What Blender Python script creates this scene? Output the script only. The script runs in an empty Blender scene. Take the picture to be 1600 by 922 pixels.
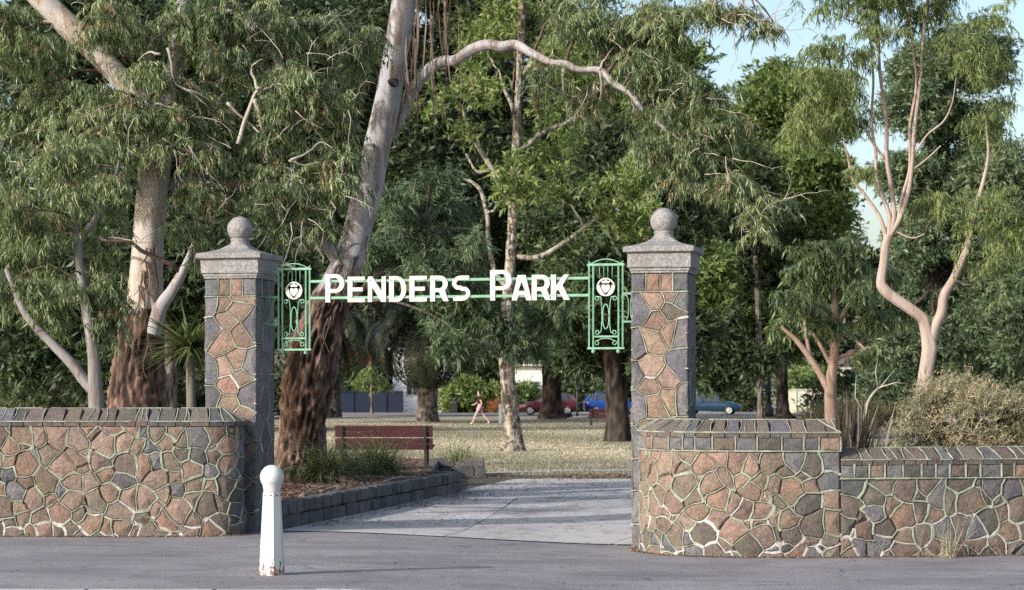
import bpy, math, random
import numpy as np
from mathutils import Vector, Matrix, noise
from mathutils.geometry import tessellate_polygon

random.seed(11)
RNG = np.random.default_rng(11)
scene = bpy.context.scene
COL = scene.collection
rad = math.radians

# ------------------------------------------------------------------ camera, sky, sun, exposure
CAM_H, FPX, CX, HY = 1.9, 3268.0, 800.0, 606.0
cam_data = bpy.data.cameras.new("camera")
cam = bpy.data.objects.new("camera", cam_data)
COL.objects.link(cam)
cam.location = (0, 0, CAM_H)
cam.rotation_euler = (rad(90), 0, 0)
cam_data.sensor_width = 36.0
cam_data.lens = FPX / 1600.0 * 36.0
cam_data.shift_y = (HY - 461.0) / 1600.0
cam_data.clip_start = 0.5
cam_data.clip_end = 3000
cam_data.dof.use_dof = True
cam_data.dof.focus_distance = 27.5
cam_data.dof.aperture_fstop = 3.2
scene.camera = cam

SUN_AZ = math.atan2(-0.80, -0.60)      # where the sun stands, from +Y towards +X
SUN_EL = rad(23)
world = bpy.data.worlds.new("World")
scene.world = world
world.use_nodes = True
wn = world.node_tree.nodes
wl = world.node_tree.links
wn.clear()
sky = wn.new("ShaderNodeTexSky")
sky.sky_type = 'NISHITA'
sky.sun_disc = False
sky.sun_elevation = SUN_EL
sky.sun_rotation = SUN_AZ
sky.air_density = 1.0
sky.dust_density = 3.0
sky.ozone_density = 0.8
bg = wn.new("ShaderNodeBackground")
bg.inputs[1].default_value = 0.15
wo = wn.new("ShaderNodeOutputWorld")
wl.new(sky.outputs[0], bg.inputs[0])
wl.new(bg.outputs[0], wo.inputs[0])

sun_data = bpy.data.lights.new("sun", 'SUN')
sun_data.energy = 3.1
sun_data.angle = rad(0.5)
sun_data.color = (1.0, 0.975, 0.94)
sun = bpy.data.objects.new("sun", sun_data)
COL.objects.link(sun)
to_sun = Vector((math.sin(SUN_AZ) * math.cos(SUN_EL), math.cos(SUN_AZ) * math.cos(SUN_EL), math.sin(SUN_EL)))
sun.rotation_euler = (-to_sun).to_track_quat('-Z', 'Y').to_euler()
sun.location = to_sun * 60

scene.view_settings.view_transform = 'Standard'
scene.view_settings.look = 'None'
scene.view_settings.gamma = 1.0
scene.view_settings.use_curve_mapping = False
scene.view_settings.exposure = 0.80
scene.render.engine = 'CYCLES'
scene.cycles.max_bounces = 6
scene.cycles.diffuse_bounces = 3
scene.cycles.glossy_bounces = 2
scene.cycles.transmission_bounces = 3
scene.cycles.transparent_max_bounces = 4
scene.cycles.use_denoising = False
scene.cycles.sample_clamp_indirect = 4.0


# ------------------------------------------------------------------ helpers
def P(px, py, d):
    """a point of the place seen at photo pixel (px, py), d metres ahead of the camera"""
    return Vector(((px - CX) * d / FPX, d, CAM_H - (py - HY) * d / FPX))


def sm(a, b, x):
    t = min(1.0, max(0.0, (x - a) / (b - a)))
    return t * t * (3 - 2 * t)


def ground_z(x, y):
    """the pavement falls a little towards the right hand pillar"""
    return -0.108 * sm(-2.6, 1.6, x) * (1 - sm(27.0, 41.0, y)) * sm(2, 12, y)


def tag(o, label=None, cat=None, group=None, kind=None):
    if label: o["label"] = label
    if cat: o["category"] = cat
    if group: o["group"] = group
    if kind: o["kind"] = kind
    return o


def thing(name, loc, label, cat, group=None):
    o = bpy.data.objects.new(name, None)
    o.empty_display_size = 0.2
    o.location = loc
    COL.objects.link(o)
    return tag(o, label, cat, group)


def origin_of(o):
    v = Vector((0, 0, 0))
    while o is not None:
        v += o.location
        o = o.parent
    return v


def link_mesh(name, me, parent=None):
    o = bpy.data.objects.new(name, me)
    COL.objects.link(o)
    if parent is not None:
        o.parent = parent
    return o


class MB:
    """collects faces in place coordinates and links them as ONE mesh object"""
    def __init__(s):
        s.v, s.f, s.m, s.s = [], [], [], []

    def add(s, verts, faces, mi=0, smooth=False):
        b = len(s.v)
        s.v.extend([tuple(p) for p in verts])
        for f in faces:
            s.f.append(tuple(i + b for i in f))
            s.m.append(mi)
            s.s.append(smooth)

    def box(s, c, size, ax=None, mi=0, bev=0.0):
        """box centred at c; ax = 3 axis vectors; bev = chamfer of the edges"""
        c = Vector(c)
        if ax is None:
            ax = (Vector((1, 0, 0)), Vector((0, 1, 0)), Vector((0, 0, 1)))
        h = [x / 2 for x in size]
        if bev <= 0:
            vs = [c + ax[0] * (h[0] * i) + ax[1] * (h[1] * j) + ax[2] * (h[2] * k)
                  for i in (-1, 1) for j in (-1, 1) for k in (-1, 1)]
            s.add(vs, [(0, 1, 3, 2), (4, 6, 7, 5), (0, 4, 5, 1), (2, 3, 7, 6), (0, 2, 6, 4), (1, 5, 7, 3)], mi)
            return
        b = min(bev, min(h) * 0.9)
        idx, vs = {}, []
        for i in (-1, 1):
            for j in (-1, 1):
                for k in (-1, 1):
                    for a in range(3):
                        d = [h[0] - b, h[1] - b, h[2] - b]
                        d[a] = h[a]
                        idx[(i, j, k, a)] = len(vs)
                        vs.append(c + ax[0] * (i * d[0]) + ax[1] * (j * d[1]) + ax[2] * (k * d[2]))
        fs = []
        for a in range(3):
            o1, o2 = [q for q in range(3) if q != a]
            for sg in (-1, 1):
                q = []
                for (u, w) in ((-1, -1), (1, -1), (1, 1), (-1, 1)):
                    t = [0, 0, 0]
                    t[a] = sg; t[o1] = u; t[o2] = w
                    q.append(idx[(t[0], t[1], t[2], a)])
                fs.append(tuple(q))
            for u in (-1, 1):
                for w in (-1, 1):
                    q = []
                    for sg, face in ((-1, o1), (1, o1), (1, o2), (-1, o2)):
                        t = [0, 0, 0]
                        t[a] = sg; t[o1] = u; t[o2] = w
                        q.append(idx[(t[0], t[1], t[2], face)])
                    fs.append(tuple(q))
        for i in (-1, 1):
            for j in (-1, 1):
                for k in (-1, 1):
                    fs.append((idx[(i, j, k, 0)], idx[(i, j, k, 1)], idx[(i, j, k, 2)]))
        s.add(vs, fs, mi)

    def bar(s, p, q, w, t=None, up=(0, 0, 1), mi=0, bev=0.0):
        p, q = Vector(p), Vector(q)
        a = (q - p)
        L = a.length
        a.normalize()
        b = a.cross(Vector(up))
        if b.length < 1e-4:
            b = a.cross(Vector((1, 0, 0)))
        b.normalize()
        c = b.cross(a)
        s.box((p + q) / 2, (L, t if t else w, w), (a, b, c), mi, bev)

    def tube(s, pts, radii, sides=6, mi=0, smooth=True, cap=True):
        pts = [Vector(p) for p in pts]
        if not hasattr(radii, '__len__'):
            radii = [radii] * len(pts)
        n = len(pts)
        vs, fs = [], []
        t0 = (pts[1] - pts[0]).normalized()
        ref = Vector((0, 0, 1)) if abs(t0.z) < 0.9 else Vector((1, 0, 0))
        u = t0.cross(ref).normalized()
        for i in range(n):
            t = (pts[min(i + 1, n - 1)] - pts[max(i - 1, 0)])
            if t.length < 1e-9:
                t = t0
            t.normalize()
            u = (u - t * u.dot(t))
            if u.length < 1e-6:
                u = t.cross(Vector((0.3, 0.5, 0.8)))
            u.normalize()
            w = t.cross(u)
            for k in range(sides):
                a = 2 * math.pi * k / sides
                vs.append(pts[i] + (u * math.cos(a) + w * math.sin(a)) * radii[i])
        for i in range(n - 1):
            for k in range(sides):
                k2 = (k + 1) % sides
                fs.append((i * sides + k, i * sides + k2, (i + 1) * sides + k2, (i + 1) * sides + k))
        if cap:
            fs.append(tuple(range(sides - 1, -1, -1)))
            fs.append(tuple((n - 1) * sides + k for k in range(sides)))
        s.add(vs, fs, mi, smooth)

    def lathe(s, c, prof, sides=24, mi=0, smooth=True, ax=None):
        c = Vector(c)
        if ax is None:
            ax = (Vector((1, 0, 0)), Vector((0, 1, 0)), Vector((0, 0, 1)))
        vs, fs = [], []
        for (r, z) in prof:
            for k in range(sides):
                a = 2 * math.pi * k / sides
                vs.append(c + ax[0] * (r * math.cos(a)) + ax[1] * (r * math.sin(a)) + ax[2] * z)
        n = len(prof)
        for i in range(n - 1):
            for k in range(sides):
                k2 = (k + 1) % sides
                fs.append((i * sides + k, i * sides + k2, (i + 1) * sides + k2, (i + 1) * sides + k))
        fs.append(tuple(range(sides - 1, -1, -1)))
        fs.append(tuple((n - 1) * sides + k for k in range(sides)))
        s.add(vs, fs, mi, smooth)

    def ball(s, c, r, seg=16, rings=10, mi=0, sq=(1, 1, 1)):
        prof = []
        c = Vector(c)
        vs, fs = [], []
        for i in range(1, rings):
            a = math.pi * i / rings
            for k in range(seg):
                b = 2 * math.pi * k / seg
                vs.append(c + Vector((r * sq[0] * math.sin(a) * math.cos(b), r * sq[1] * math.sin(a) * math.sin(b), -r * sq[2] * math.cos(a))))
        b0 = len(vs)
        vs.append(c + Vector((0, 0, -r * sq[2])))
        vs.append(c + Vector((0, 0, r * sq[2])))
        for i in range(rings - 2):
            for k in range(seg):
                k2 = (k + 1) % seg
                fs.append((i * seg + k, i * seg + k2, (i + 1) * seg + k2, (i + 1) * seg + k))
        for k in range(seg):
            k2 = (k + 1) % seg
            fs.append((b0, k2, k))
            fs.append((b0 + 1, (rings - 2) * seg + k, (rings - 2) * seg + k2))
        s.add(vs, fs, mi, True)

    def prism(s, outline, holes, to3, h0, h1, mi=0):
        """extruded flat outline (2D points, with holes); to3(x, y, h) gives the place point"""
        loops = [outline] + list(holes)
        tri = tessellate_polygon([[Vector((p[0], p[1], 0)) for p in l] for l in loops])
        flat = [p for l in loops for p in l]
        n = len(flat)
        vs = [to3(p[0], p[1], h1) for p in flat] + [to3(p[0], p[1], h0) for p in flat]
        fs = []
        for t in tri:
            a, b, c = [Vector(flat[i]) for i in t]
            if (b - a).cross(c - a) < 0:
                t = (t[0], t[2], t[1])
            fs.append(tuple(t))
            fs.append((t[2] + n, t[1] + n, t[0] + n))
        b = 0
        for l in loops:
            m = len(l)
            for i in range(m):
                j = (i + 1) % m
                fs.append((b + i, b + i + n, b + j + n, b + j))
            b += m
        s.add(vs, fs, mi)

    def build(s, name, mats, parent=None, origin=None, obj_color=None):
        if not isinstance(mats, (list, tuple)):
            mats = [mats]
        o0 = origin if origin is not None else origin_of(parent)
        me = bpy.data.meshes.new(name)
        me.from_pydata([(p[0] - o0[0], p[1] - o0[1], p[2] - o0[2]) for p in s.v], [], s.f)
        for m in mats:
            me.materials.append(m)
        me.polygons.foreach_set("material_index", s.m)
        me.polygons.foreach_set("use_smooth", s.s)
        me.update()
        o = link_mesh(name, me, parent)
        if obj_color is not None:
            o.color = (*obj_color, 1)
        return o


def children(o):
    return [c for c in bpy.data.objects if c.parent is o]


def copy_tree(o, parent=None):
    c = o.copy()
    COL.objects.link(c)
    if parent is not None:
        c.parent = parent
    for ch in children(o):
        copy_tree(ch, c)
    return c


def spline(pts, n):
    """Catmull-Rom through rows of numbers, n steps per span"""
    A = [np.array(p, float) for p in pts]
    A = [2 * A[0] - A[1]] + A + [2 * A[-1] - A[-2]]
    out = []
    for i in range(1, len(A) - 2):
        p0, p1, p2, p3 = A[i - 1:i + 3]
        for k in range(n):
            t = k / n
            out.append(0.5 * (2 * p1 + (p2 - p0) * t + (2 * p0 - 5 * p1 + 4 * p2 - p3) * t * t + (3 * p1 - p0 - 3 * p2 + p3) * t ** 3))
    out.append(A[-2])
    return np.array(out)


# ------------------------------------------------------------------ materials
class NT:
    def __init__(s, name):
        s.mat = bpy.data.materials.new(name)
        s.mat.use_nodes = True
        s.t = s.mat.node_tree
        s.t.nodes.clear()
        s.out = s.t.nodes.new("ShaderNodeOutputMaterial")

    def n(s, typ, **kw):
        nd = s.t.nodes.new("ShaderNode" + typ)
        for k, v in kw.items():
            if k[0] == 'i' and k[1:].isdigit():
                s.put(nd.inputs[int(k[1:])], v)
            elif k.startswith('in_'):
                s.put(nd.inputs[k[3:].replace('_', ' ')], v)
            else:
                setattr(nd, k, v)
        return nd

    def put(s, sock, v):
        if hasattr(v, 'is_linked') or isinstance(v, bpy.types.NodeSocket):
            s.t.links.new(v, sock)
        elif isinstance(v, bpy.types.Node):
            s.t.links.new(v.outputs[0], sock)
        else:
            if isinstance(v, (tuple, list)) and len(v) == 3 and sock.type == 'RGBA':
                v = (*v, 1)
            sock.default_value = v

    def coord(s, kind='Object', scale=(1, 1, 1), loc=(0, 0, 0)):
        tc = s.n("TexCoord")
        mp = s.n("Mapping")
        s.t.links.new(tc.outputs[kind], mp.inputs[0])
        mp.inputs['Scale'].default_value = scale
        mp.inputs['Location'].default_value = loc
        return mp.outputs[0]

    def noise(s, vec, scale, detail=4, rough=0.6, dist=0.0):
        nd = s.n("TexNoise")
        if vec is not None:
            s.t.links.new(vec, nd.inputs['Vector'])
        nd.inputs['Scale'].default_value = scale
        nd.inputs['Detail'].default_value = detail
        nd.inputs['Roughness'].default_value = rough
        nd.inputs['Distortion'].default_value = dist
        return nd.outputs[0]

    def ramp(s, fac, stops, interp='LINEAR'):
        nd = s.n("ValToRGB")
        s.put(nd.inputs[0], fac)
        cr = nd.color_ramp
        cr.interpolation = interp
        while len(cr.elements) < len(stops):
            cr.elements.new(0.5)
        for e, (p, c) in zip(cr.elements, stops):
            e.position = p
            e.color = (*c, 1) if len(c) == 3 else c
        return nd.outputs[0]

    def mix(s, fac, a, b, mode='MIX'):
        nd = s.n("Mix", data_type='RGBA', blend_type=mode)
        s.put(nd.inputs[0], fac)
        s.put(nd.inputs[6], a)
        s.put(nd.inputs[7], b)
        return nd.outputs[2]

    def math(s, op, a, b=0.0, c=0.0, clamp=False):
        nd = s.n("Math", operation=op, use_clamp=clamp)
        s.put(nd.inputs[0], a)
        s.put(nd.inputs[1], b)
        s.put(nd.inputs[2], c)
        return nd.outputs[0]

    def bump(s, h, strength, dist=0.01):
        nd = s.n("Bump")
        nd.inputs['Strength'].default_value = strength
        nd.inputs['Distance'].default_value = dist
        s.put(nd.inputs['Height'], h)
        return nd.outputs[0]

    def bsdf(s, color, rough=0.8, spec=0.3, normal=None, metallic=0.0, **kw):
        b = s.n("BsdfPrincipled")
        s.put(b.inputs['Base Color'], color)
        s.put(b.inputs['Roughness'], rough)
        b.inputs['Specular IOR Level'].default_value = spec
        b.inputs['Metallic'].default_value = metallic
        if normal is not None:
            s.put(b.inputs['Normal'], normal)
        for k, v in kw.items():
            s.put(b.inputs[k.replace('_', ' ')], v)
        return b.outputs[0]

    def done(s, shader):
        s.t.links.new(shader, s.out.inputs[0])
        return s.mat


def attr(t, name, out=2):
    a = t.n("Attribute", attribute_name=name)
    return a.outputs[out]


def mat_asphalt():
    t = NT("asphalt")
    v = t.coord()
    big = t.noise(v, 0.55, 5, 0.65)
    fine = t.noise(v, 48, 3, 0.7)
    mid = t.noise(v, 9, 5, 0.7)
    c = t.ramp(big, [(0.3, (0.150, 0.145, 0.157)), (0.5, (0.195, 0.188, 0.200)), (0.72, (0.24, 0.232, 0.245))])
    c = t.mix(0.55, c, t.ramp(fine, [(0.32, (0.35, 0.35, 0.36)), (0.5, (0.98, 0.97, 0.98)), (0.68, (1.9, 1.85, 1.85))]), 'MULTIPLY')
    c = t.mix(0.4, c, t.ramp(mid, [(0.3, (0.7, 0.7, 0.7)), (0.7, (1.3, 1.3, 1.3))]), 'MULTIPLY')
    # worn tar seams running along the pavement
    sv = t.coord(scale=(0.12, 1.6, 1))
    seam = t.noise(sv, 1.0, 6, 0.7, 0.3)
    sf = t.ramp(seam, [(0.485, (0, 0, 0)), (0.5, (1, 1, 1)), (0.515, (0, 0, 0))])
    c = t.mix(t.math('MULTIPLY', sf, 0.4), c, (0.06, 0.058, 0.06))
    wv = t.n("VectorMath", operation='ADD')
    t.put(wv.inputs[0], v)
    nz = t.n("TexNoise")
    t.put(nz.inputs['Vector'], v)
    nz.inputs['Scale'].default_value = 3.0
    sc2 = t.n("VectorMath", operation='SCALE')
    t.put(sc2.inputs[0], nz.outputs['Color'])
    sc2.inputs[3].default_value = 0.5
    t.put(wv.inputs[1], sc2.outputs[0])
    vo = t.n("TexVoronoi", feature='DISTANCE_TO_EDGE')
    t.put(vo.inputs['Vector'], wv.outputs[0])
    vo.inputs['Scale'].default_value = 0.42
    ck = t.math('MULTIPLY', t.ramp(vo.outputs[0], [(0.0, (1, 1, 1)), (0.009, (0, 0, 0))]), t.ramp(t.noise(v, 0.6, 3, 0.6), [(0.45, (0, 0, 0)), (0.6, (0.75, 0.75, 0.75))]))
    c = t.mix(ck, c, (0.045, 0.043, 0.045))
    pa = t.noise(t.coord(scale=(0.5, 1, 1)), 0.9, 3, 0.5)
    c = t.mix(t.ramp(pa, [(0.56, (0, 0, 0)), (0.575, (0.35, 0.35, 0.35))]), c, (0.105, 0.102, 0.108))
    stv = t.noise(v, 2.3, 6, 0.75)
    c = t.mix(t.ramp(stv, [(0.62, (0, 0, 0)), (0.75, (0.4, 0.4, 0.4))]), c, (0.10, 0.085, 0.07))
    return t.done(t.bsdf(c, 0.85, 0.25, t.bump(t.math('ADD', fine, mid), 0.5, 0.008)))


def mat_concrete():
    t = NT("driveway_concrete")
    v = t.coord()
    big = t.noise(v, 0.5, 6, 0.7)
    fine = t.noise(v, 34, 3, 0.65)
    c = t.ramp(big, [(0.3, (0.29, 0.285, 0.285)), (0.5, (0.40, 0.39, 0.39)), (0.7, (0.47, 0.455, 0.45))])
    c = t.mix(0.45, c, t.ramp(fine, [(0.3, (0.55, 0.55, 0.55)), (0.7, (1.35, 1.33, 1.3))]), 'MULTIPLY')
    oi = t.n("ObjectInfo")
    c = t.mix(0.5, c, t.ramp(oi.outputs['Random'], [(0, (0.82, 0.82, 0.83)), (1, (1.15, 1.12, 1.08))]), 'MULTIPLY')
    st = t.noise(t.coord(scale=(1, 0.35, 1)), 2.2, 6, 0.75)
    c = t.mix(t.ramp(st, [(0.52, (0, 0, 0)), (0.7, (0.75, 0.75, 0.75))]), c, (0.16, 0.125, 0.095))
    return t.done(t.bsdf(c, 0.85, 0.25, t.bump(fine, 0.35, 0.006)))


def mat_lawn():
    t = NT("dry_lawn")
    v = t.coord()
    a = t.noise(v, 0.22, 6, 0.7)
    b = t.noise(t.coord(scale=(0.35, 1, 1)), 1.6, 6, 0.7)
    f = t.noise(v, 26, 4, 0.75)
    c = t.ramp(a, [(0.30, (0.17, 0.165, 0.12)), (0.45, (0.28, 0.255, 0.195)), (0.58, (0.42, 0.375, 0.295)), (0.72, (0.25, 0.205, 0.165))])
    c = t.mix(0.55, c, t.ramp(b, [(0.3, (0.42, 0.45, 0.35)), (0.5, (1, 1, 1)), (0.7, (1.55, 1.45, 1.4))]), 'MULTIPLY')
    c = t.mix(0.6, c, t.ramp(f, [(0.3, (0.45, 0.45, 0.42)), (0.7, (1.5, 1.5, 1.4))]), 'MULTIPLY')
    return t.done(t.bsdf(c, 0.95, 0.1, t.bump(f, 0.8, 0.04)))


def mat_mulch():
    t = NT("bark_mulch")
    v = t.coord()
    a = t.noise(v, 1.6, 5, 0.7)
    f = t.noise(t.coord(scale=(1, 0.35, 1)), 40, 4, 0.8)
    c = t.ramp(f, [(0.28, (0.03, 0.018, 0.012)), (0.5, (0.125, 0.07, 0.045)), (0.72, (0.27, 0.17, 0.115))])
    c = t.mix(0.5, c, t.ramp(a, [(0.3, (0.6, 0.55, 0.5)), (0.7, (1.35, 1.3, 1.25))]), 'MULTIPLY')
    return t.done(t.bsdf(c, 0.95, 0.1, t.bump(f, 1.0, 0.03)))


def mat_stone(name, gain=1.0):
    """field stone: each stone's own colour (object colour) with mineral grain, iron blush and lichen"""
    t = NT(name)
    oi = t.n("ObjectInfo")
    tc = t.n("TexCoord")
    off = t.n("VectorMath", operation='ADD')
    t.put(off.inputs[0], tc.outputs['Object'])
    sc = t.n("VectorMath", operation='SCALE')
    t.put(sc.inputs[0], (3.7, 9.1, 5.3))
    t.put(sc.inputs[3], oi.outputs['Random'])
    t.put(off.inputs[1], sc.outputs[0])
    v = off.outputs[0]
    a = t.noise(v, 4.5, 6, 0.75)
    f = t.noise(v, 36, 4, 0.7)
    b = t.noise(v, 17, 5, 0.7)
    c = t.mix(0.75, oi.outputs['Color'], t.ramp(a, [(0.28, (0.42, 0.43, 0.47)), (0.5, (1, 1, 1)), (0.72, (1.5, 1.32, 1.2))]), 'MULTIPLY')
    c = t.mix(0.6, c, t.ramp(f, [(0.3, (0.55, 0.55, 0.55)), (0.7, (1.45, 1.42, 1.4))]), 'MULTIPLY')
    c = t.mix(t.ramp(b, [(0.58, (0, 0, 0)), (0.72, (0.5, 0.5, 0.5))]), c, (0.075, 0.07, 0.068))
    h = t.math('ADD', t.math('MULTIPLY', b, 1.6), f)
    return t.done(t.bsdf(c, 0.85, 0.25, t.bump(h, 0.75, 0.012)))


def mat_plain(name, col, rough=0.7, spec=0.3, nscale=18, var=0.3, bump=0.15, metallic=0.0, dirt=None, stretch=(1, 1, 1)):
    t = NT(name)
    v = t.coord(scale=stretch)
    a = t.noise(v, nscale, 5, 0.65)
    f = t.noise(v, nscale * 6, 3, 0.7)
    c = t.mix(1.0, col, t.ramp(a, [(0.3, (1 - var,) * 3), (0.7, (1 + var,) * 3)]), 'MULTIPLY')
    if dirt:
        d = t.noise(v, nscale * 0.35, 6, 0.75)
        c = t.mix(t.ramp(d, [(dirt[1], (0, 0, 0)), (dirt[1] + 0.15, (dirt[2],) * 3)]), c, dirt[0])
    return t.done(t.bsdf(c, rough, spec, t.bump(t.math('ADD', a, f), bump, 0.01) if bump else None, metallic))


def mat_objcol(name, rough=0.35, spec=0.5, coat=0.0):
    t = NT(name)
    oi = t.n("ObjectInfo")
    a = t.noise(t.coord(), 3, 4, 0.6)
    c = t.mix(0.5, oi.outputs['Color'], t.ramp(a, [(0.3, (0.8, 0.8, 0.8)), (0.7, (1.15, 1.15, 1.15))]), 'MULTIPLY')
    return t.done(t.bsdf(c, rough, spec, None, 0.0, Coat_Weight=coat))


def mat_cap():
    t = NT("weathered_cap_granite")
    v = t.coord()
    f = t.noise(v, 34, 4, 0.75)
    a = t.noise(t.coord(scale=(1, 1, 0.4)), 5, 6, 0.75)
    sp = t.noise(v, 16, 6, 0.8)
    c = t.ramp(f, [(0.3, (0.095, 0.095, 0.10)), (0.5, (0.225, 0.222, 0.225)), (0.7, (0.36, 0.355, 0.35))])
    c = t.mix(t.ramp(a, [(0.42, (0, 0, 0)), (0.68, (0.75, 0.75, 0.75))]), c, (0.115, 0.11, 0.105))
    c = t.mix(t.ramp(sp, [(0.6, (0, 0, 0)), (0.7, (0.7, 0.7, 0.7))]), c, (0.085, 0.08, 0.075))
    c = t.mix(t.ramp(t.noise(v, 9, 5, 0.7, 0.4), [(0.6, (0, 0, 0)), (0.72, (0.5, 0.5, 0.5))]), c, (0.36, 0.34, 0.29))
    return t.done(t.bsdf(c, 0.85, 0.25, t.bump(f, 0.5, 0.008)))


def mat_bollard():
    """white paint flaking off the foot; wood and rust shows there"""
    t = NT("flaking_white_paint")
    tc = t.n("TexCoord")
    sx = t.n("SeparateXYZ")
    t.put(sx.inputs[0], tc.outputs['Object'])
    z = sx.outputs[2]
    v = t.coord()
    n1 = t.noise(t.coord(scale=(1, 1, 0.6)), 19, 5, 0.7)
    low = t.ramp(z, [(0.0, (1, 1, 1)), (0.12, (0.55, 0.55, 0.55)), (0.32, (0.10, 0.10, 0.10)), (0.6, (0, 0, 0))])
    fl = t.math('GREATER_THAN', t.math('ADD', n1, t.math('MULTIPLY', low, 0.25)), 0.72)
    dirt = t.noise(t.coord(scale=(1, 1, 0.25)), 9, 6, 0.7)
    c = t.mix(t.ramp(dirt, [(0.45, (0, 0, 0)), (0.75, (0.45, 0.45, 0.45))]), (0.52, 0.535, 0.54), (0.36, 0.39, 0.375))
    bark = t.ramp(t.noise(v, 40, 4, 0.7), [(0.3, (0.07, 0.035, 0.02)), (0.7, (0.28, 0.15, 0.08))])
    c = t.mix(fl, c, bark)
    h = t.math('SUBTRACT', t.math('MULTIPLY', dirt, 0.3), fl)
    return t.done(t.bsdf(c, 0.55, 0.35, t.bump(h, 0.6, 0.004)))


def mat_bark(name, smooth_cols, rough_cols, patch=0.7):
    """bark with point attributes: rough (1 = fibrous, 0 = smooth) and ridge (height of the relief)"""
    t = NT(name)
    v = t.coord()
    st = t.coord(scale=(1, 1, 0.16))
    ro = attr(t, "rough")
    ri = attr(t, "ridge")
    s1 = t.noise(st, 3.2, 5, 0.65, 0.4)
    s2 = t.noise(v, 6, 5, 0.65)
    f = t.noise(t.coord(scale=(1, 1, 0.14)), 16, 2, 0.6)
    cs = t.ramp(s1, [(0.32, smooth_cols[0]), (0.48, smooth_cols[1]), (0.58, smooth_cols[2]), (0.72, smooth_cols[3])])
    s3 = t.noise(t.coord(scale=(1, 1, 0.28)), 5.5, 5, 0.7, 0.6)
    cs = t.mix(t.ramp(s3, [(0.53, (0, 0, 0)), (0.60, (patch,) * 3)]), cs, smooth_cols[4])
    cs = t.mix(0.5, cs, t.ramp(f, [(0.3, (0.75, 0.75, 0.75)), (0.7, (1.2, 1.2, 1.2))]), 'MULTIPLY')
    cr = t.ramp(ri, [(0.15, rough_cols[0]), (0.45, rough_cols[1]), (0.7, rough_cols[2]), (0.95, rough_cols[3])])
    cr = t.mix(0.75, cr, t.ramp(f, [(0.28, (0.35, 0.33, 0.32)), (0.72, (1.6, 1.55, 1.5))]), 'MULTIPLY')
    e = t.math('ADD', ro, t.math('MULTIPLY', t.math('SUBTRACT', s2, 0.5), 1.35))
    fac = t.ramp(e, [(0.44, (0, 0, 0)), (0.54, (1, 1, 1))])
    c = t.mix(fac, cs, cr)
    h = t.math('ADD', t.math('MULTIPLY', f, t.math('ADD', t.math('MULTIPLY', ro, 2.0), 0.35)), t.math('MULTIPLY', s2, 0.4))
    return t.done(t.bsdf(c, 0.85, 0.2, t.bump(h, 0.3, 0.012)))


def mat_leaf(name, stops, transl=0.28, spec=0.35, rough=0.5):
    t = NT(name)
    c = t.ramp(attr(t, "tint"), stops)
    b = t.bsdf(c, rough, spec)
    tr = t.n("BsdfTranslucent")
    t.put(tr.inputs[0], t.mix(1.0, c, (1.15, 1.35, 0.6), 'MULTIPLY'))
    m = t.n("MixShader")
    m.inputs[0].default_value = transl
    t.t.links.new(b, m.inputs[1])
    t.t.links.new(tr.outputs[0], m.inputs[2])
    return t.done(m.outputs[0])


M = {}
M['asphalt'] = mat_asphalt()
M['concrete'] = mat_concrete()
M['lawn'] = mat_lawn()
M['mulch'] = mat_mulch()
M['stone'] = mat_stone("field_stone")
M['core'] = mat_plain("dark_mortar", (0.085, 0.078, 0.066), 0.95, 0.1, 14, 0.4, 0.5)
M['pointing'] = mat_plain("green_tinted_pointing", (0.245, 0.285, 0.225), 0.9, 0.15, 7, 0.38, 0.45, dirt=((0.17, 0.155, 0.12), 0.46, 0.85))
M['white_mortar'] = mat_plain("white_repair_mortar", (0.40, 0.40, 0.385), 0.9, 0.15, 12, 0.3, 0.5, dirt=((0.24, 0.215, 0.18), 0.48, 0.85))
M['cap'] = mat_cap()
M['green_paint'] = mat_plain("green_enamel", (0.145, 0.315, 0.215), 0.45, 0.4, 14, 0.16, 0.12, dirt=((0.10, 0.15, 0.11), 0.5, 0.7))
M['white_paint'] = mat_plain("cream_white_paint", (0.50, 0.50, 0.465), 0.5, 0.35, 14, 0.07, 0.08, dirt=((0.34, 0.315, 0.25), 0.5, 0.6))
M['rust'] = mat_plain("rusty_bolt", (0.12, 0.07, 0.045), 0.8, 0.3, 30, 0.3, 0)
M['bollard'] = mat_bollard()
M['line_paint'] = mat_plain("worn_road_paint", (0.62, 0.62, 0.60), 0.8, 0.2, 20, 0.25, 0.3, dirt=((0.2, 0.2, 0.2), 0.55, 0.9))
GUM_S = [(0.17, 0.145, 0.14), (0.33, 0.31, 0.31), (0.30, 0.305, 0.335), (0.37, 0.305, 0.255), (0.175, 0.115, 0.085)]
GUM_R = [(0.020, 0.014, 0.012), (0.095, 0.060, 0.047), (0.215, 0.145, 0.115), (0.38, 0.31, 0.27)]
M['gum'] = mat_bark("gum_bark", GUM_S, GUM_R)
M['gum_pale'] = mat_bark("pale_gum_bark", [(0.24, 0.205, 0.18), (0.40, 0.36, 0.315), (0.34, 0.325, 0.32), (0.44, 0.37, 0.30), (0.26, 0.135, 0.08)], GUM_R)
M['pink_gum'] = mat_bark("pink_gum_bark", [(0.22, 0.165, 0.14), (0.33, 0.262, 0.225), (0.355, 0.29, 0.25), (0.38, 0.325, 0.29), (0.20, 0.15, 0.125)], GUM_R, 0.35)
M['lichen_bark'] = mat_bark("lichen_spotted_bark", [(0.14, 0.125, 0.10), (0.27, 0.25, 0.21), (0.33, 0.31, 0.265), (0.22, 0.19, 0.15), (0.055, 0.042, 0.034)],
                            [(0.03, 0.024, 0.02), (0.10, 0.08, 0.065), (0.24, 0.215, 0.18), (0.38, 0.355, 0.31)], 1.0)
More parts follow.
